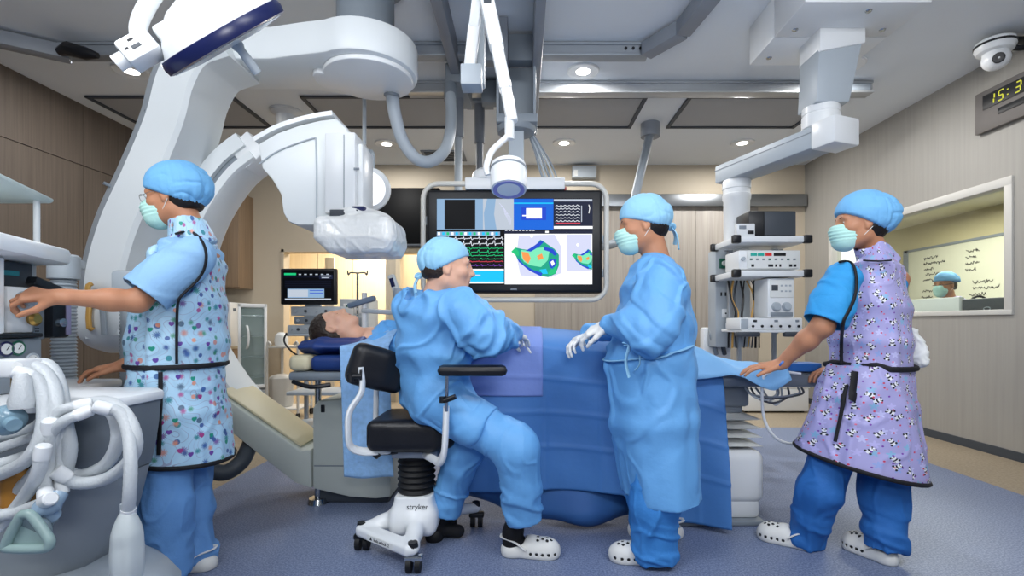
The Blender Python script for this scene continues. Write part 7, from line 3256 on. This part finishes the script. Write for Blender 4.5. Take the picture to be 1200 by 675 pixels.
# lap of the gown over the thighs
hipR, kneeR, ankR = P(510, 468, 2.22), P(606, 526, 2.13), P(613, 604, 2.21)
hipL, kneeL, ankL = P(505, 466, 2.42), P(546, 522, 2.34), P(521, 597, 2.41)
G.chain([hipR, hipR.lerp(kneeR, .55)], [.112, .112], .06)
G.chain([hipL, hipL.lerp(kneeL, .75)], [.11, .108], .06)
G.cut((kneeR - hipR).normalized(), hipR.lerp(kneeR, .62), np.array(hipR.lerp(kneeR, .62)) - np.array((.16, .12, .2)), np.array(hipR.lerp(kneeR, .62)) + .2)
V, Q = G.mesh(.0065)


def sg_folds(V, N):
    w = V + .06 * np.stack([vnoise(V * 5, 51), vnoise(V * 5, 52), vnoise(V * 5, 53)], 1)
    s1_ = crest(np.stack([w[:, 0] * 4.5 + w[:, 2] * 3.5, w[:, 1] * 5, w[:, 2] * 2.4 - w[:, 0] * 2.2], 1), 41, .34)
    s2_ = crest(np.stack([w[:, 0] * 6 - w[:, 2] * 6, w[:, 1] * 7, w[:, 2] * 4 + w[:, 0] * 3], 1), 42, .26)
    return .016 * s1_ + .010 * s2_ - .008


gown = np_build('surgical_gown', V, Q, M['gown'], s2, add_f(sg_folds, limb_folds(shR, elR, wrR, .012, 17)))
mb = MB()
sp = [P(500, 330, 2.0), P(497, 350, 2.0), P(493, 372, 2.0), P(487, 384, 2.0)]
mb.tube(G.project(cr(sp, 5), .003), .006, 6, flat=.4)
mb.build('neck_tie', M['gown'], gown)
for w, d, n, sd in ((wrR, (.3, .92, -.2), (.1, -.2, .95), -1), (wrL, (.9, .0, -.3), (.3, 0, .95), 1)):
    H = SDF()
    d = Vector(d).normalized()
    H.cone(w - d * .05, w, .036, .027, .02)
    hand(H, w, d, n, sd, 1.03, curl=(10, 16, 12), thumb=(36, 20))
    V, Q = H.mesh(.004)
    np_build('glove', V, Q, M['glove'], s2)
trousers(s2, [(hipR, kneeR, ankR, .105, .094, .088), (hipL, kneeL, ankL, .105, .09, .082)], M['gown'], seed=38, amp=.007)
for a, h in ((ankR, V3(P(592, 0, 2.25).x, 2.25, .1)), (ankL, V3(P(506, 0, 2.42).x, 2.42, .1))):
    S = SDF()
    S.chain([Vector(a) + V3(0, 0, .12), Vector(h) + V3(.035, 0, 0), Vector(h) + V3(.03, 0, -.05)], [.045, .042, .038], .03)
    S.cone(Vector(h) + V3(.03, 0, -.05), Vector(h) + V3(.13, .0, -.065), .038, .03, .02)
    V, Q = S.mesh(.006)
    np_build('sock', V, Q, M['sock'], s2)
clog(s2, V3(P(588, 0, 2.25).x, 2.25, 0), V3(P(657, 0, 2.23).x, 2.225, 0))
clog(s2, V3(P(505, 0, 2.36).x, 2.36, 0), V3(P(520, 0, 2.36).x, 2.61, 0), M['rubber'])
# ------------------------------------------------------------------ patient lying on the table
hd = Head(P(393, 384, 2.86), (.24, -.03, .97), (-.97, 0, .24), .98)
S = SDF()
hd.skin(S)
nb = P(433, 398, 2.86)
S.cone(hd.w(-.02, 0, -.06), nb, .055, .062, .03)
S.rings([(P(436, 402, 2.86), .085, .15), (P(455, 401, 2.86), .10, .19), (P(520, 402, 2.86), .105, .17), (P(600, 402, 2.86), .10, .17)], (0, 0, 1), .04)
for q in (-1, 1):
    a = P(455, 403, 2.86) + V3(0, q * .2, -.01)
    b = a + V3(.29, q * .05, -.03)
    c = b + V3(.26, -q * .03, .0)
    S.chain([a, b, c], [.052, .042, .028], .03)
    hand(S, c, (1, 0, -.05), (0, 0, 1), -q, 1.0, curl=(10, 14, 10))
    h_ = P(600, 402, 2.86) + V3(0, q * .1, -.01)
    S.chain([h_, h_ + V3(.45, q * .02, .0), h_ + V3(.82, q * .02, -.05)], [.085, .058, .038], .04)
    S.cone(h_ + V3(.80, q * .02, -.05), h_ + V3(.93, q * .05, -.045), .034, .026, .02)
V, Q = S.mesh(.0052)
pt = np_build('person', V, Q, M['skin_pale'], base=P(440, 415, 2.86), label='dark-haired patient lying face up on the blue pillow, eyes closed', cat='person')
# closed lids, brows, lips, short hair
for q in (1, -1):
    mb = MB()
    mb.tube(cr([hd.w(.084, q * .02, -.001), hd.w(.087, q * .033, -.004), hd.w(.08, q * .046, -.001)], 4), .0016, 6)
    mb.build('eyelash', M['hair_brown'], pt)
    mb = MB()
    mb.tube(cr([hd.w(.091, q * .014, .024), hd.w(.09, q * .03, .031), hd.w(.074, q * .05, .026)], 4), .004, 8, flat=.6)
    mb.build('eyebrow', M['hair_brown'], pt)
mb = MB()
for z, x, wd in ((-.0605, .0965, .017), (-.068, .0955, .014)):
    mb.tube(cr([hd.w(x - .016, wd * 1.2, z), hd.w(x - .003, wd * .5, z), hd.w(x, 0, z), hd.w(x - .003, -wd * .5, z), hd.w(x - .016, -wd * 1.2, z)], 3), .0034, 8)
mb.build('lips', M['lip'], pt)
S = SDF()
hd.ell(S, (-.03, 0, .05), (.108, .086, .094), .02)
hd.ell(S, (-.05, 0, .0), (.085, .082, .09), .03)
S.cut(-hd.R[:, 2], hd.w(0, 0, -.06))
hd.ell(S, (.085, 0, .0), (.1, .09, .088), .008, 'c')
for q in (1, -1):
    hd.ell(S, (.004, q * .088, -.012), (.032, .03, .046), .006, 'c')
    hd.ell(S, (.06, q * .07, -.05), (.05, .05, .07), .006, 'c')
V, Q = S.mesh(.005)
np_build('hair', V, Q, M['hair_brown'], pt, lambda V, N: .004 * ridge(V * 55, 2) + .002 * ridge(V * 110, 3))
# blue patient shirt
S = SDF()
S.rings([(P(438, 400, 2.86), .075, .10), (P(452, 400, 2.86), .115, .20), (P(520, 400, 2.86), .125, .2), (P(600, 401, 2.86), .115, .19)], (0, 0, 1), .04)
for q in (-1, 1):
    a = P(455, 403, 2.86) + V3(0, q * .2, -.01)
    S.cone(a, a + V3(.2, q * .035, -.02), .072, .07, .04)
V, Q = S.mesh(.0075)
np_build('patient_shirt', V, Q, mat('azure_shirt_fabric', (96, 168, 232), .7, bump=.2), pt, folds(9, .009, (1, 1, 1), 51))
# ------------------------------------------------------------------ colleague seated in the control room
hd = Head(P(1107, 334, 5.35), (-1, -.25, -.1), (0, 0, 1), 1.0)
S = SDF()
hd.skin(S)
nb = hd.o + V3(.05, 0, -.17)
S.cone(hd.w(-.03, 0, -.05), nb, .055, .062, .03)
S.rings([(nb + V3(.02, 0, -.04), .09, .17), (nb + V3(.06, 0, -.25), .12, .17), (nb + V3(.08, 0, -.5), .13, .18)], (-1, -.2, 0), .04)
a = nb + V3(.1, -.22, -.09)
S.chain([a, a + V3(-.05, -.06, -.27), a + V3(-.28, -.02, -.3)], [.052, .044, .03], .03)
hand(S, a + V3(-.28, -.02, -.3), (-1, 0, 0), (0, 0, 1), -1)
# lap and legs down to the floor
p_ = nb + V3(.08, 0, -.5)
for q in (-1, 1):
    S.chain([p_ + V3(0, q * .1, -.04), p_ + V3(-.42, q * .12, -.04), p_ + V3(-.42, q * .12, -.42)], [.09, .06, .045], .04)
V, Q = S.mesh(.009)
cp_ = np_build('person', V, Q, M['skin_tan'], base=V3(p_.x, p_.y, 0), label='colleague in blue cap and mask seated beyond the window', cat='person')
hd.extras(cp_)
hair_under(cp_, hd, M['hair'], -.06)
mask(cp_, hd, h=.006)
cap(cp_, hd, M['capblue'], .05, .02, .02, seed=33, h=.007)
mb = MB()
for q in (1, -1):
    mb.tube([hd.w(.1, q * .012, .004), hd.w(.1, q * .05, .006), hd.w(.09, q * .06, .003), hd.w(-.01, q * .08, .012)], .003, 6)
mb.build('glasses', M['black'], cp_)
S = SDF()
S.rings([(nb + V3(.02, 0, -.0), .09, .10), (nb + V3(.04, 0, -.07), .12, .2), (nb + V3(.06, 0, -.25), .15, .2), (nb + V3(.08, 0, -.5), .16, .2)], (-1, -.2, 0), .04)
V, Q = S.mesh(.009)
np_build('apron_vest', V, Q, M['apron_bear'], cp_, folds(8, .006), cyl_uv(nb.x, nb.y))
S = SDF()
S.chain([a, a + V3(-.03, -.04, -.17)], [.10, .095], .04)
V, Q = S.mesh(.008)
slv = np_build('scrub_sleeve', V, Q, M['capblue'], cp_, folds(9, .006))
mb = MB()
mb.tube([a + V3(math.cos(t) * .115, -.02, math.sin(t) * .125) for t in [PI * i / 12 for i in range(13)]], .012, 8)
mb.build('binding', M['piping'], cp_)
# ------------------------------------------------------------------ back-left corner
# wall cabinet
t = thing('wall_cabinet', 'walnut wall cabinet on the back wall left of the corridor opening', 'cabinet', (-3.7, 6.4, 1.5))
a, b = P(205, 337, 6.3), P(281, 225, 6.3)
mb = MB()
mb.bb(a.x, b.x, 6.3, YB - .001, a.z, b.z, .004)
mb.build('body', M['wood_cab'], t)
mb = MB()
m_ = (a.x + b.x) / 2
for x0, x1 in ((a.x + .005, m_ - .003), (m_ + .003, b.x - .005)):
    mb.bb(x0, x1, 6.28, 6.3, a.z + .01, b.z - .01, .003)
    mb.build('door', M['wood_cab'], t)
    mb = MB()
# base cabinet with white back box and worktop
t = thing('base_cabinet', 'low walnut base cabinet left of the glass-door fridge', 'cabinet', (-3.8, 6.2, 0))
mb = MB()
a, b = P(201, 470, 6.0), P(262, 408, 6.0)
mb.bb(a.x, b.x, 6.02, YB - .001, .08, b.z - .02, .004)
mb.bb(a.x, b.x - .02, 6.06, YB - .01, .001, .08)
mb.build('body', M['wood_cab'], t)
mb = MB()
for i in range(3):
    x0 = a.x + (b.x - a.x) * i / 3
    mb.bb(x0 + .006, x0 + (b.x - a.x) / 3 - .006, 6.0, 6.02, .10, .36, .003)
    mb.build('door', M['wood_cab'], t)
    mb = MB()
    mb.bb(x0 + .006, x0 + (b.x - a.x) / 3 - .006, 6.0, 6.02, .372, b.z - .03, .003)
    mb.build('drawer', M['wood_cab'], t)
    mb = MB()
mb = MB()
mb.bb(a.x, b.x + .01, 5.98, YB - .001, b.z - .02, b.z + .01, .005)
mb.build('worktop', M['beige'], t)
t = thing('dispenser_box', 'tall white box standing on the base cabinet beside the fridge', 'box', (-3.6, 6.3, .75))
mb = MB()
a, b2 = P(235, 408, 6.15), P(270, 354, 6.15)
mb.bb(a.x, b2.x, 6.15, YB - .002, b.z + .0105, b2.z, .01)
mb.build('housing', M['white'], t)
mb = MB()
q = P(275, 363, 6.149)
mb.bb(q.x - .02, q.x + .015, 6.146, 6.152, q.z - .02, q.z + .02, .002)
mb.build('lock', M['mgrey'], t)
# glass-door fridge
YFr = 5.75
t = thing('glass_door_fridge', 'narrow white fridge with a glass door, left of the corridor opening', 'fridge', (-3.13, 5.75, 0))
t.rotation_euler = (0, 0, math.radians(27))
a, b = P(281, 484, YFr), P(311, 356, YFr)
mb = MB()
mb.bb(a.x - .0, a.x + .02, YFr + .04, YFr + .4, .05, b.z, .004)
mb.bb(b.x - .02, b.x, YFr + .04, YFr + .4, .05, b.z, .004)
mb.bb(a.x, b.x, YFr + .38, YFr + .4, .05, b.z)
mb.bb(a.x, b.x, YFr + .04, YFr + .4, b.z - .05, b.z, .004)
mb.bb(a.x, b.x, YFr + .04, YFr + .4, .05, .27, .004)
mb.build('cabinet_shell', M['white'], t)
mb = MB()
zb_ = P(0, 455, YFr).z
mb.bb(a.x, a.x + .03, YFr, YFr + .035, zb_, b.z, .004)
mb.bb(b.x - .03, b.x, YFr, YFr + .035, zb_, b.z, .004)
mb.bb(a.x, b.x, YFr, YFr + .035, b.z - .04, b.z, .004)
mb.bb(a.x, b.x, YFr, YFr + .035, zb_, zb_ + .04, .004)
dr = mb.build('door', M['white'], t)
mb = MB()
mb.bb(a.x + .03, b.x - .03, YFr + .012, YFr + .018, zb_ + .04, b.z - .04)
fg = bpy.data.materials.new('fridge_glass')
fg.use_nodes = True
nt_, b_ = nodes_of(fg)
b_.inputs['Base Color'].default_value = lin((190, 216, 214))
b_.inputs['Roughness'].default_value = .08
b_.inputs['Alpha'].default_value = .22
mb.build('glass', fg, dr)
mb = MB()
h_ = P(290, 395, YFr)
mb.tube(cr([h_ + V3(0, 0, .13), h_ + V3(.015, -.04, .09), h_ + V3(.02, -.045, 0), h_ + V3(.015, -.04, -.09), h_ + V3(0, 0, -.13)], 5), .013, 10)
mb.build('handle', M['white'], dr)
for i in range(4):
    mb = MB()
    z = zb_ + .12 + i * .24
    mb.bb(a.x + .02, b.x - .02, YFr + .05, YFr + .38, z, z + .008)
    mb.build('shelf', M['chrome'], t)
mb = MB()
mb.bb(a.x + .01, b.x - .01, YFr + .03, YFr + .042, .07, .26, .003)
gr = mb.build('base_grille', M['pgrey'], t)
for i in range(5):
    mb = MB()
    mb.bb(a.x + .03, b.x - .03, YFr + .024, YFr + .032, .10 + i * .03, .11 + i * .03)
    mb.build('slot', M['mgrey'], gr)
for x in (a.x + .03, b.x - .03):
    mb = MB()
    mb.cyl((x, YFr + .08, 0), (x, YFr + .08, .05), .02, n=12)
    mb.build('foot', M['rubber'], t)
    mb = MB()
    mb.cyl((x, YFr + .35, 0), (x, YFr + .35, .05), .02, n=12)
    mb.build('foot', M['rubber'], t)

# monitor trolley with screen and devices
YS = 4.3
t = thing('monitor_cart', 'equipment cart with a dark flat screen and grey devices behind the patient head', 'equipment cart', P(362, 500, YS + .1))
a, b = P(328.5, 357, YS), P(394, 314.5, YS)
mb = MB()
mb.bb(a.x, b.x, YS, YS + .05, a.z, b.z, .012)
sc1 = mb.build('screen', M['black'], t)
mb = MB()
pr = lambda x0, y0, x1, y1, mi, lf: mb.add([(P(x0, 0, YS).x, YS - .0006 - lf * .0005, P(0, y1, YS).z), (P(x1, 0, YS).x, YS - .0006 - lf * .0005, P(0, y1, YS).z),
                                            (P(x1, 0, YS).x, YS - .0006 - lf * .0005, P(0, y0, YS).z), (P(x0, 0, YS).x, YS - .0006 - lf * .0005, P(0, y0, YS).z)], [(0, 1, 2, 3)], mi)
pr(332, 318, 391, 353, 1, 0)
pr(333, 320, 347, 322.5, 8, 1)
for i in range(6):
    pr(350 + i * 6.5, 321, 353 + i * 6.5, 322.2, 6, 1)
pr(333, 324.5, 390, 325, 5, 1)
pr(374, 322, 390, 327, 5, 1)
pr(376, 323, 388, 324, 6, 2)
pr(377, 325, 386, 326, 6, 2)
for i in range(5):
    pr(334, 329 + i * 1.7, 388, 329.4 + i * 1.7, 5, 1)
pr(337, 338.5, 380, 349, 3, 1)
pr(338, 339.5, 361, 348, 6, 2)
pr(363, 340, 379, 340.8, 13, 2)
pr(363, 343, 379, 343.8, 13, 2)
pr(334, 349.8, 388, 351.6, 6, 1)
mb.build('screen_picture', [scr_m[i] for i in range(16)], sc1, fixn=False)
mb = MB()
mb.bb(P(354, 0, YS).x, P(372, 0, YS).x, YS + .05, YS + .1, P(0, 395, YS).z, P(0, 335, YS).z, .006)
mb.build('screen_stand', M['pgrey'], t)
for (x0, y0, x1, y1, m1, nm) in ((338, 370, 398, 359, 'pgrey', 'device_unit'), (334, 391, 378, 381, 'pgrey', 'device_unit'), (342, 380, 392, 371, 'mgrey', 'device_unit')):
    mb = MB()
    p, q = P(x0, y0, YS), P(x1, y1, YS)
    mb.bb(p.x, q.x, YS + .04, YS + .36, p.z, q.z, .006)
    d1 = mb.build(nm, M[m1], t)
    for i in range(5):
        mb = MB()
        xk = p.x + (q.x - p.x) * (i + .5) / 5
        mb.cyl((xk, YS + .041, (p.z + q.z) / 2), (xk, YS + .028, (p.z + q.z) / 2), .012, n=12)
        mb.build('knob', M['dgrey'] if i % 2 else M['pgrey'], d1)
xa, xb = P(334, 0, YS).x, P(398, 0, YS).x
mb = MB()
for z0_, z1_ in ((P(0, 394, YS).z, P(0, 391, YS).z), (.42, .45), (.12, .15)):
    mb = MB()
    mb.bb(xa, xb, YS + .02, YS + .4, z0_, z1_, .004)
    mb.build('shelf', M['pgrey'], t)
for x in (xa + .02, xb - .02):
    mb = MB()
    mb.bb(x - .015, x + .015, YS + .36, YS + .4, .1, P(0, 360, YS).z, .003)
    mb.build('upright', M['alu'], t)
    mb = MB()
    for y in (YS + .05, YS + .36):
        mb.cyl((x - .012, y, .045), (x + .012, y, .045), .045, n=18)
        mb.cyl((x, y, .05), (x, y, .12), .012, n=10)
        mb.build('caster', M['rubber'], t)
        mb = MB()
mb = MB()
mb.tube(cr([P(336, 390, YS), P(333, 400, YS), P(342, 412, YS), P(356, 420, YS + .1)], 5), .008, 8)
mb.build('cable', M['black'], t)

# small suction trolley in front of the corridor opening
YT = 5.4
t = thing('suction_trolley', 'small beige wheeled trolley with a white canister beside the fridge', 'trolley', P(330, 480, YT))
for px in (313, 349):
    for dy in (0, .35):
        mb = MB()
        top, bot = P(px, 404, YT), P(px, 470, YT)
        mb.tube(cr([V3(bot.x, YT + dy, .07), V3(bot.x, YT + dy, top.z - .03), V3(bot.x + (.04 if px < 330 else -.04), YT + dy, top.z)], 5), .014, 10)
        mb.build('frame_tube', M['btrim'], t)
        mb = MB()
        mb.cyl((bot.x - .012, YT + dy, .036), (bot.x + .012, YT + dy, .036), .036, n=16)
        mb.build('caster', M['rubber'], t)
xa, xb = P(313, 0, YT).x, P(349, 0, YT).x
for z in (.10, P(0, 408, YT).z):
    mb = MB()
    mb.bb(xa - .01, xb + .01, YT - .01, YT + .36, z, z + .02, .004)
    mb.build('shelf', M['btrim'], t)
mb = MB()
c = P(330, 460, YT + .17)
mb.lathe([(.0, .115), (.11, .12), (.12, .14), (.13, .44), (.11, .46), (.05, .48), (.0, .48)], (c.x, YT + .17, .0), (0, 0, 1), 28)
mb.build('canister', M['btrim'], t)
mb = MB()
mb.lathe([(.0, 0), (.06, .0), (.07, .05), (.06, .12), (.03, .15), (0, .15)], (c.x + .03, YT + .1, P(0, 408, YT).z + .02), (0, 0, 1), 24)
mb.build('flask', M['paper'], t)

# IV stand, machines in the corridor side, hanging items behind the patient
YI = 5.6
t = thing('iv_stand', 'chrome IV stand with hooks standing behind the patient head', 'iv stand', P(419, 480, YI))
top = P(419, 320, YI)
mb = MB()
mb.cyl((top.x, YI, .06), (top.x, YI, top.z), .013, n=14)
mb.build('pole', M['chrome'], t)
for s in (-1, 1):
    mb = MB()
    mb.tube(cr([top, top + V3(s * .08, 0, .005), top + V3(s * .10, 0, -.02), top + V3(s * .11, 0, .0), top + V3(s * .11, 0, .03)], 4), .008, 8)
    mb.build('hook', M['dgrey'], t)
for i in range(5):
    mb = MB()
    t_ = 2 * PI * i / 5
    mb.beam((top.x, YI, .08), (top.x + .26 * math.cos(t_), YI + .26 * math.sin(t_), .05), .025, .02, .004)
    mb.cyl((top.x + .25 * math.cos(t_), YI + .25 * math.sin(t_) - .01, .025), (top.x + .25 * math.cos(t_), YI + .25 * math.sin(t_) + .01, .025), .025, n=14)
    mb.build('foot', M['dgrey'], t)
t = thing('ventilator', 'grey ventilator cabinet with pumps behind the flat screen by the IV stand', 'ventilator', P(408, 480, 6.0))
mb = MB()
a, b = P(398, 478, 6.0), P(432, 350, 6.0)
mb.bb(a.x, b.x, 6.0, 6.4, .1, b.z, .01)
mb.build('cabinet', M['pgrey'], t)
for i in range(3):
    mb = MB()
    z = b.z - .12 - i * .17
    mb.bb(a.x + .05, b.x - .05, 5.985, 6.0, z - .06, z + .06, .004)
    d1 = mb.build('module', M['mgrey'] if i % 2 else M['white'], t)
    mb = MB()
    mb.bb(a.x + .08, a.x + .18, 5.98, 5.987, z - .03, z + .04, .002)
    mb.build('display', M['green'] if i == 0 else M['dgrey'], d1)
for x in (a.x + .05, b.x - .05):
    mb = MB()
    for y in (6.05, 6.35):
        mb.cyl((x - .012, y, .05), (x + .012, y, .05), .05, n=16)
        mb.build('caster', M['rubber'], t)
        mb = MB()
# arm board holder rising behind the patient, with grey arm
t = thing('articulated_arm', 'pale grey articulated holder arm over the patient chest', 'holder arm', P(440, 400, 3.15))
mb = MB()
mb.beam(P(424, 364, 3.16), P(474, 367, 3.18), .05, .03, .008, up=(0, 0, 1))
mb.build('rail_arm', M['pgrey'], t)
mb = MB()
mb.beam(P(408, 359, 3.15), P(440, 349, 3.16), .06, .035, .012, up=(0, 0, 1))
mb.build('support_arm', mat('slate_blue_plastic', (112, 132, 156), .45), t)
mb = MB()
q = P(427, 372, 3.16)
mb.cyl((q.x, 3.16, .80), (q.x, 3.16, P(0, 343, 3.16).z), .017, n=16)
mb.build('post', M['white'], t)
t = thing('injector', 'white handheld device in a holder upright behind the seated surgeon back', 'device', P(462, 372, 3.15))
mb = MB()
mb.beam(P(466, 345, 3.18), P(458, 322, 3.18), .045, .04, .012, up=(0, 1, 0))
hs_ = mb.build('housing', M['paper'], t)
mb = MB()
mb.beam(P(461, 336, 3.155), P(458, 326, 3.155), .025, .004, .001, up=(0, 1, 0))
mb.build('grip_strip', M['navy'], hs_)
mb = MB()
q = P(466, 352, 3.18)
mb.cyl((q.x, 3.18, P(0, 367, 3.18).z), (q.x, 3.18, P(0, 338, 3.18).z), .035, .028, n=18)
mb.build('holder', M['pgrey'], t)

# black panel screen on the back wall, warm door beyond, round lamp
t = thing('black_wall_panel', 'large black panel on the back wall behind the big screen', 'panel', P(470, 255, 6.58))
mb = MB()
a, b = P(420, 286, 6.55), P(515, 220, 6.55)
mb.bb(a.x, b.x, 6.55, YB - .001, a.z, b.z, .01)
mb.build('screen_panel', mat('matt_black_screen', (6, 7, 9), .55, spec=.15), t)
mb = MB()
mb.bb(a.x - .02, b.x + .02, 6.54, YB - .001, a.z - .03, a.z, .004)
mb.build('lower_ledge', M['dgrey'], t)
t = thing('round_lamp', 'round white luminous lamp head between the gantry column and the black panel', 'lamp', P(434, 222, 3.5))
lc_ = P(432, 222, 3.4)
mb = MB()
mb.lathe([(0, .07), (.08, .065), (.135, .03), (.15, .0), (.15, -.012), (.145, -.02)], lc_, (-.12, 1, .1), 40)
mb.build('lamp_shell', M['white'], t)
mb = MB()
mb.lathe([(.145, -.016), (.10, -.022), (.0, -.026)], lc_, (-.12, 1, .1), 40)
mb.build('diffuser', mat('lamp_panel', (250, 250, 250), .5, emit=(250, 250, 255), estr=1.1), t)
mb = MB()
mb.tube(cr([lc_ + V3(.0, .07, 0), lc_ + V3(-.02, .14, .1), lc_ + V3(-.02, .15, .3), P(427, 180, 3.5)], 5), .016, 10)
q = P(427, 180, 3.5)
mb.cyl((q.x, q.y, q.z - .02), (q.x, q.y, ZC), .014, n=12)
mb.build('hanger', M['pgrey'], t)
mb = MB()
mb.lathe([(.02, -.05), (.026, -.045), (.022, -.01), (.028, .0), (.022, .05), (.012, .06)], q, (0, 0, 1), 18)
mb.build('swivel', M['brass'], t)
t = thing('ceiling_pendant', 'small white conical fitting on the ceiling above the c-arm', 'ceiling fitting', P(334, 140, 4.7))
q = P(333, 130, 4.9)
mb = MB()
mb.lathe([(.15, ZC - .001), (.15, ZC - .02), (.10, ZC - .05), (.085, ZC - .16), (.0, ZC - .17)], (q.x, 4.95, 0), (0, 0, 1), 28)
mb.build('fitting', M['white'], t)
mb = MB()
mb.lathe([(.155, ZC - .0005), (.158, ZC - .008), (.15, ZC - .012)], (q.x, 4.95, 0), (0, 0, 1), 28)
mb.build('flange', M['white'], t)
# air grille
t = thing('air_vent', 'dark slatted air vent in the ceiling left of the hanging screen', 'vent', P(505, 212, 6.0))
mb = MB()
a = P(510, 212, 6.0)
mb.bb(-1.25, -.72, 6.05, 6.45, ZC - .012, ZC - .001, .003)
v_ = mb.build('frame', M['mgrey'], t)
for i in range(6):
    mb = MB()
    mb.bb(-1.21, -.76, 6.09 + i * .06, 6.12 + i * .06, ZC - .018, ZC - .010)
    mb.build('slat', M['dgrey'], v_)
# white low box on the floor near the back wall, right
t = thing('floor_box', 'low white box on the floor by the back wall, behind the table foot end', 'box', (3.0, 5.9, 0))
mb = MB()
a, b = P(872, 484, 5.8), P(948, 455, 5.8)
mb.bb(a.x, b.x, 5.8, 6.3, .02, b.z, .01)
mb.build('body', M['white'], t)
mb = MB()
mb.bb(a.x - .01, b.x + .01, 5.79, 6.31, b.z, b.z + .02, .006)
mb.build('lid', M['paper'], t)
for x in (a.x + .05, b.x - .05):
    for y in (5.85, 6.25):
        mb = MB()
        mb.cyl((x, y, 0), (x, y, .022), .02, n=10)
        mb.build('foot', M['rubber'], t)
# white bottle stand by the tower foot
t = thing('suction_unit', 'white wall suction unit with hoses left of the supply tower foot', 'suction unit', P(848, 400, 4.0))
mb = MB()
a, b = P(832, 412, 4.0), P(866, 384, 4.0)
mb.bb(a.x, b.x, 4.14, 4.24, a.z - .1, b.z, .02)
mb.build('backplate', M['white'], t)
for dx, m1 in ((.06, 'mgrey'), (.13, 'dgrey')):
    mb = MB()
    mb.tube(cr([V3(a.x + dx, 4.14, b.z - .02), V3(a.x + dx - .02, 4.08, b.z - .06), V3(a.x + dx, 4.07, b.z - .14), V3(a.x + dx + .03, 4.1, b.z - .22)], 5), .018, 10)
    mb.build('hose', M[m1], t)
mb = MB()
mb.bb(a.x + .05, a.x + .12, 4.16, 4.22, .001, a.z - .08, .006)
mb.bb(a.x - .05, a.x + .2, 4.1, 4.3, 0, .03, .006)
mb.build('stand', M['pgrey'], t)
